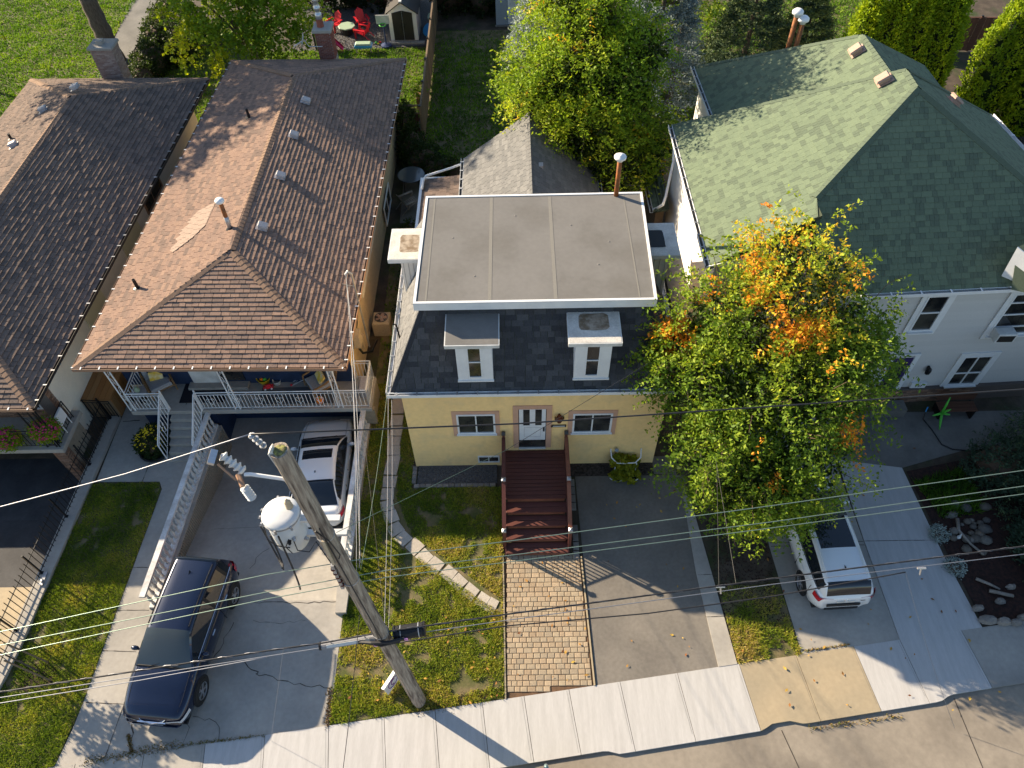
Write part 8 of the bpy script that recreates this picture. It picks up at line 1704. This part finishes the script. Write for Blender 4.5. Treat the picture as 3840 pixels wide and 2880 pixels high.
q = (-7.284, 29.235, 0.400); t = thing('play_slide', 'cream climbing frame with a bright pink slide beside the red brick chimney', 'slide', (q[0] - .5, q[1], 0)); b = MB(); b.add([(q[0] - .3, q[1] + .1, .8), (q[0] - .3, q[1] + .5, .8), (q[0] + .9, q[1] - .3, .08), (q[0] + .9, q[1] - .7, .08), (q[0] - .3, q[1] + .1, .92), (q[0] - .3, q[1] + .5, .92), (q[0] + .9, q[1] - .3, .2), (q[0] + .9, q[1] - .7, .2)], [(0, 1, 2, 3), (0, 3, 7, 4), (1, 5, 6, 2), (0, 4, 5, 1)]); b.build('chute', 'toy_pink', t)
b = MB(); b.box(q[0] - .75, q[0] - .35, q[1] - .35, q[1] - .28, 0, 1.0); b.box(q[0] - .75, q[0] - .65, q[1] - .35, q[1] + .3, 0, 1.0); b.build('climbing_panel', 'pale_panel', t)
q = (-3.898, 29.104, 0.000); t = thing('basketball_hoop', 'toy basketball hoop with white backboard in front of the shed doors', 'basketball hoop', (q[0], q[1], 0)); b = MB(); b.lathe([(.3, 0), (.32, .12), (.1, .2)], q, 12); b.build('base', 'navy', t); b = MB(); b.tube([q, V3(*q) + V3(0, 0, 1.5)], .045, 8); b.build('pole', 'navy', t)
b = MB(); b.box(q[0] - .38, q[0] + .38, q[1] - .07, q[1] - .03, 1.35, 1.85, bev=.0); b.build('backboard', 'white_old', t); b = MB(); b.tube([(q[0] + .19 * math.cos(a), q[1] - .28 + .19 * math.sin(a), 1.4) for a in [.35 * k for k in range(19)]], .025, 5); b.build('hoop', 'toy_green', t)
b = MB(); b.blob(Vector((-6.114, 30.946, 0.150)), .13, squash=1.0, seed=1, jit=.01, n=12, m=8); single('ball', b, 'pumpkin', 'orange and white ball on the gravel between the red chairs', 'ball', smooth=True)
for i, m_ in enumerate(('toy_green', 'toy_yellow', 'toy_red')):
    q = [(-4.561, 29.510, 0.050), (-4.421, 29.376, 0.050), (-4.331, 29.565, 0.050)][i]; b = MB(); b.blob(q, (.07, .07, .06), seed=i); o = b.build('toy', m_, None); o['label'] = ['green', 'yellow', 'red'][i] + ' small toy on the gravel left of the hoop base'; o['category'] = 'toy'
# white shed
x0, x1 = (-3.658, 29.381, 0.000)[0], (-2.031, 29.507, 0.000)[0]; y0 = 29.6; t = thing('garden_shed', 'white garden shed with dark double doors and dark gabled roof', 'shed', ((x0 + x1) / 2, y0, 0)); sw_, sh_ = x1 - x0, 1.75; xc = (x0 + x1) / 2
b = MB(); b.add([(x, y, z) for y in (y0, y0 + 2.0) for x, z in ((x0, .1), (x1, .1), (x1, sh_), (xc, sh_ + .52), (x0, sh_))], [(0, 1, 2, 3, 4), (9, 8, 7, 6, 5)] + [(i, 5 + i, 5 + (i + 1) % 5, (i + 1) % 5) for i in range(5)]); b.build('wall', 'siding_white', t)
for s, xa in ((-1, x0 - .14), (1, x1 + .14)):
    b = MB(); b.slab([(xa, y0 - .16, sh_ - .04), (xa, y0 + 2.1, sh_ - .04), (xc, y0 + 2.1, sh_ + .62), (xc, y0 - .16, sh_ + .62)], .06, V3(0, 0, 1)); b.build('roof', 'gutter_dark', t)
for s in (-1, 1):
    dw2 = sw_ * .36; b = MB(); pts = [(xc + s * .01, .14), (xc + s * dw2, .14), (xc + s * dw2, sh_ - .05), (xc + s * .01, sh_ + .08)]; b.add([(x, y0 - .03, z) for x, z in pts] + [(x, y0 - .001, z) for x, z in pts], [(0, 1, 2, 3), (0, 3, 7, 4), (1, 5, 6, 2), (2, 6, 7, 3)]); d_ = b.build('door', 'gutter_dark', t)
    b = MB(); b.box(xc + s * .08 - .015, xc + s * .08 + .015, y0 - .07, y0 - .031, .85, 1.1); b.build('handle', 'black', d_)
b = MB(); b.box(xc - .08, xc + .08, y0 - .18, y0 + 2.1, sh_ + .60, sh_ + .66); b.build('ridge_vent', 'white_old', t)
for i in range(5):
    b = MB(); b.box(x0 - .1 + i * .42, x0 + .3 + i * .42, y0 - .3, y0 - .05, 0, .1); b.build('base_block', 'concrete', t)
# blue shed
x0, x1 = (2.522, 31.240, 0.000)[0], (4.864, 31.293, 0.000)[0]; y0 = 31.4; t = thing('blue_shed', 'blue-grey sided shed with a white panelled door at the top centre', 'shed', (3.6, y0, 0))
b = MB(); b.box(x0, x1, y0, y0 + 2.6, 0, 2.5); b.build('wall', 'siding_blue', t); siding(t, (x0, y0 - .001, .08), (1, 0, 0), (0, -1, 0), x1 - x0, 2.4, 'siding_blue', step=.15)
dx0, dx1 = (3.251, 31.516, 0.000)[0], (4.106, 31.712, 0.000)[0]; b = MB(); b.box(dx0, dx1, y0 - .05, y0 - .02, .12, 2.15); d_ = b.build('door', 'white', t)
for k in range(4): b = MB(); cx_2 = dx0 + (dx1 - dx0) * (.3 if k % 2 else .7); z_ = .3 if k < 2 else 1.15; b.box(cx_2 - .17, cx_2 + .17, y0 - .056, y0 - .0505, z_, z_ + .6); b.build('door_panel', 'white_old', d_)
b = MB(); b.blob((dx1 - .1, y0 - .09, 1.1), .035, squash=1, seed=2); b.build('knob', 'galv', d_)
b = MB(); b.box(x0 - .05, x1 + .05, y0 - .15, y0, 0, .07); b.build('footing', 'concrete_dark', t); b = MB(); b.slab([(x0 - .15, y0 - .2, 2.55), (x1 + .15, y0 - .2, 2.55), (x1 + .15, y0 + 2.8, 2.8), (x0 - .15, y0 + 2.8, 2.8)], .08); b.build('roof', 'gutter_dark', t)
# fences
def boardfence(label, a, b_, h, bw, m, name='board_fence', posts=6, thick=.02, post_caps=True, rails=True):
    a = Vector(a); b_ = Vector(b_); d = b_ - a; L = d.length; d.normalize(); t = thing(name, label, 'fence', a.lerp(b_, .5)); bb = MB(); bb.box(0, thick, 0, bw * .95, 0, h); me = bb.mesh('fence_board', m); fr2 = frame(a, Vector((d.y, -d.x, 0)), d)
    n = int(L / bw)
    for k in range(n): link('fence_board', me, t, fr2 @ Matrix.Translation((.0 + .012 * (k % 2), k * bw, .03 + random.uniform(0, .02))))
    for k in range(posts + 1):
        b = MB(); b.box(-.09, -.005, -.045, .045, 0, h + .12); y = L * k / posts; o = b.mesh('fence_post', m); p = link('fence_post', o, t, fr2 @ Matrix.Translation((0, y, 0)))
        if post_caps: c2 = MB(); c2.box(-.1, .005, -.055, .055, h + .121, h + .17); q2 = c2.mesh('post_cap', 'black'); link('post_cap', q2, p, fr2 @ Matrix.Translation((0, y, 0)))
    if rails:
        for z in (.4, h - .25): b = MB(); b.box(-.045, -.004, 0, L, z, z + .08); link('fence_rail', b.mesh('fence_rail', m), t, fr2)
        b = MB(); b.box(-.06, .03, 0, L, h + .055, h + .085); link('top_rail', b.mesh('top_rail', m), t, fr2)
    return t
boardfence('tall weathered board fence running back between the two yards', (-1.02, 19.4, 0), (-1.12, 33.0, 0), 1.75, .15, 'fence_wood', posts=6)
boardfence('short brown gate fence with a lattice top at the brown house corner', (-2.1, 19.6, 0), (-1.1, 19.55, 0), 1.3, .13, 'fence_brown', name='lattice_gate', posts=1, post_caps=False)
LTt = MB()
for k in range(9): x = -2.08 + k * .12; LTt.box(x, x + .02, 19.56, 19.575, 1.42, 1.8)
for k in range(4): z = 1.45 + k * .1; LTt.box(-2.1, -1.1, 19.545, 19.558, z, z + .02)
LTt.box(-2.12, -1.08, 19.53, 19.59, 1.8, 1.85); single('trellis', LTt, 'fence_wood', 'wooden lattice panel on top of the short brown gate', 'trellis')
boardfence('dark wooden fence behind the cedars at the top right', (24.5, 27.5, 0), (34, 27.0, 0), 1.8, .2, 'fence_brown', posts=4)
q = (-1.387, 22.503, 0.600); t = thing('raised_planter', 'cardboard coloured raised planter box with leafy plants beside the tall fence', 'planter', (q[0], q[1], 0)); b = MB(); b.box(q[0] - .18, q[0] + .2, q[1] - .35, q[1] + .35, .35, .7); b.build('planter_box', 'cardboard', t)
for dx in (-.15, .17):
    for dy in (-.3, .3): b = MB(); b.box(q[0] + dx - .03, q[0] + dx + .03, q[1] + dy - .03, q[1] + dy + .03, 0, .35); b.build('leg', 'cardboard', t)
P, D, IX, SX, c, d, ln = sprays([(q[0], q[1], .95, .25, .4, .3)], 60, r, .25, .0, per=8, spread=.03); leaves_obj(t, 'foliage', 'leaf_maple', P, D, .13, .5, np.full(len(P), .5), r)
for lab, q, m_, rr3 in (('blue plastic pool leaning against the tall fence', (-1.444, 30.296, 0.350), 'toy_blue', .4), ('small teal crate by the fence above the blue pool', (-1.377, 31.868, 0.400), 'sage', .25)):
    b = MB(); b.lathe([(rr3, 0), (rr3 * .95, .12), (.01, .1)], q, 14, axis=(-.5, -.5, .7)); single('plastic_pool', b, m_, lab, 'toy')
# green house foreground bits
q = (18.654, 1.699, 0.450); BN = thing('slat_bench', 'dark slatted bench against the brick base of the siding house', 'bench', (q[0] + .2, 1.95, 0))
bx0_, bx1_ = (18.123, 1.331, 0.400)[0], (19.435, 1.409, 0.400)[0]
for k in range(6): b = MB(); b.box(bx0_, bx1_, 1.62 + k * .075, 1.68 + k * .075, .42, .44); b.build('seat_slat', 'fence_brown', BN)
for k in range(6): b = MB(); b.box(bx0_, bx1_, 2.09, 2.11, .5 + k * .075, .55 + k * .075); b.build('back_slat', 'fence_brown', BN)
for x in (bx0_ + .1, bx1_ - .1): b = MB(); b.box(x - .03, x + .03, 1.62, 2.12, 0, .42); b.build('leg', 'iron', BN)
q = Vector((18.106, 1.516, 0.500)); b = MB()
for k, (dx, dy, dz) in enumerate(((0, .1, .75), (-.35, -.1, .0), (.18, -.15, .1), (-.1, -.45, -.35), (.12, -.1, .35))): b.tube([q, q + V3(dx * .6, dy * .6, dz * .6), q + V3(dx, dy, dz)], [.05, .04, .015], 7)
single('lizard_ornament', b, 'toy_green', 'bright green lizard shaped garden ornament beside the slatted bench', 'ornament', smooth=True)
b = MB(); P_ = [Vector(p) for p in ((17.705, 1.725, 0.300), (17.692, 1.610, 0.030), (17.838, 1.142, 0.030), (17.947, 0.535, 0.030), (18.239, 0.331, 0.030), (18.706, 0.274, 0.030))]; b.tube(P_, .02, 6); hs = single('garden_hose', b, 'cable', 'dark garden hose snaking over the shaded patio of the siding house', 'hose')
b = MB(); b.tube([P_[0], P_[0] + V3(.1, .15, .08)], .022, 6); b.build('nozzle', 'toy_blue', hs)
q = (29.065, 21.047, 0.600); b = MB(); b.box(q[0] - .6, q[0] + .6, q[1] - .5, q[1] + .3, .3, .7, bev=.08); b.box(q[0] - .6, q[0] + .6, q[1] + .3, q[1] + .5, .7, 1.1, bev=.05); single('patio_sofa', b, 'cardboard', 'orange brown patio seat at the right edge under the cedars', 'sofa')
b = MB(); b.poly([(24, 11, .0), (34, 11, .0), (34, 20, .0), (24, 20, .0)]); struct('side_patio', b, 'asphalt_dark')
# side strip kerb stone by the white balustrade
b = MB(); b.prism([(-2.05, -4.35), (-1.68, -4.35), (-1.68, -5.15), (-2.0, -5.15)], -.1, .16); single('kerb_block', b, 'concrete', 'concrete block ending the peeling balustrade by the lawn', 'block')

print('objects', len(bpy.data.objects))
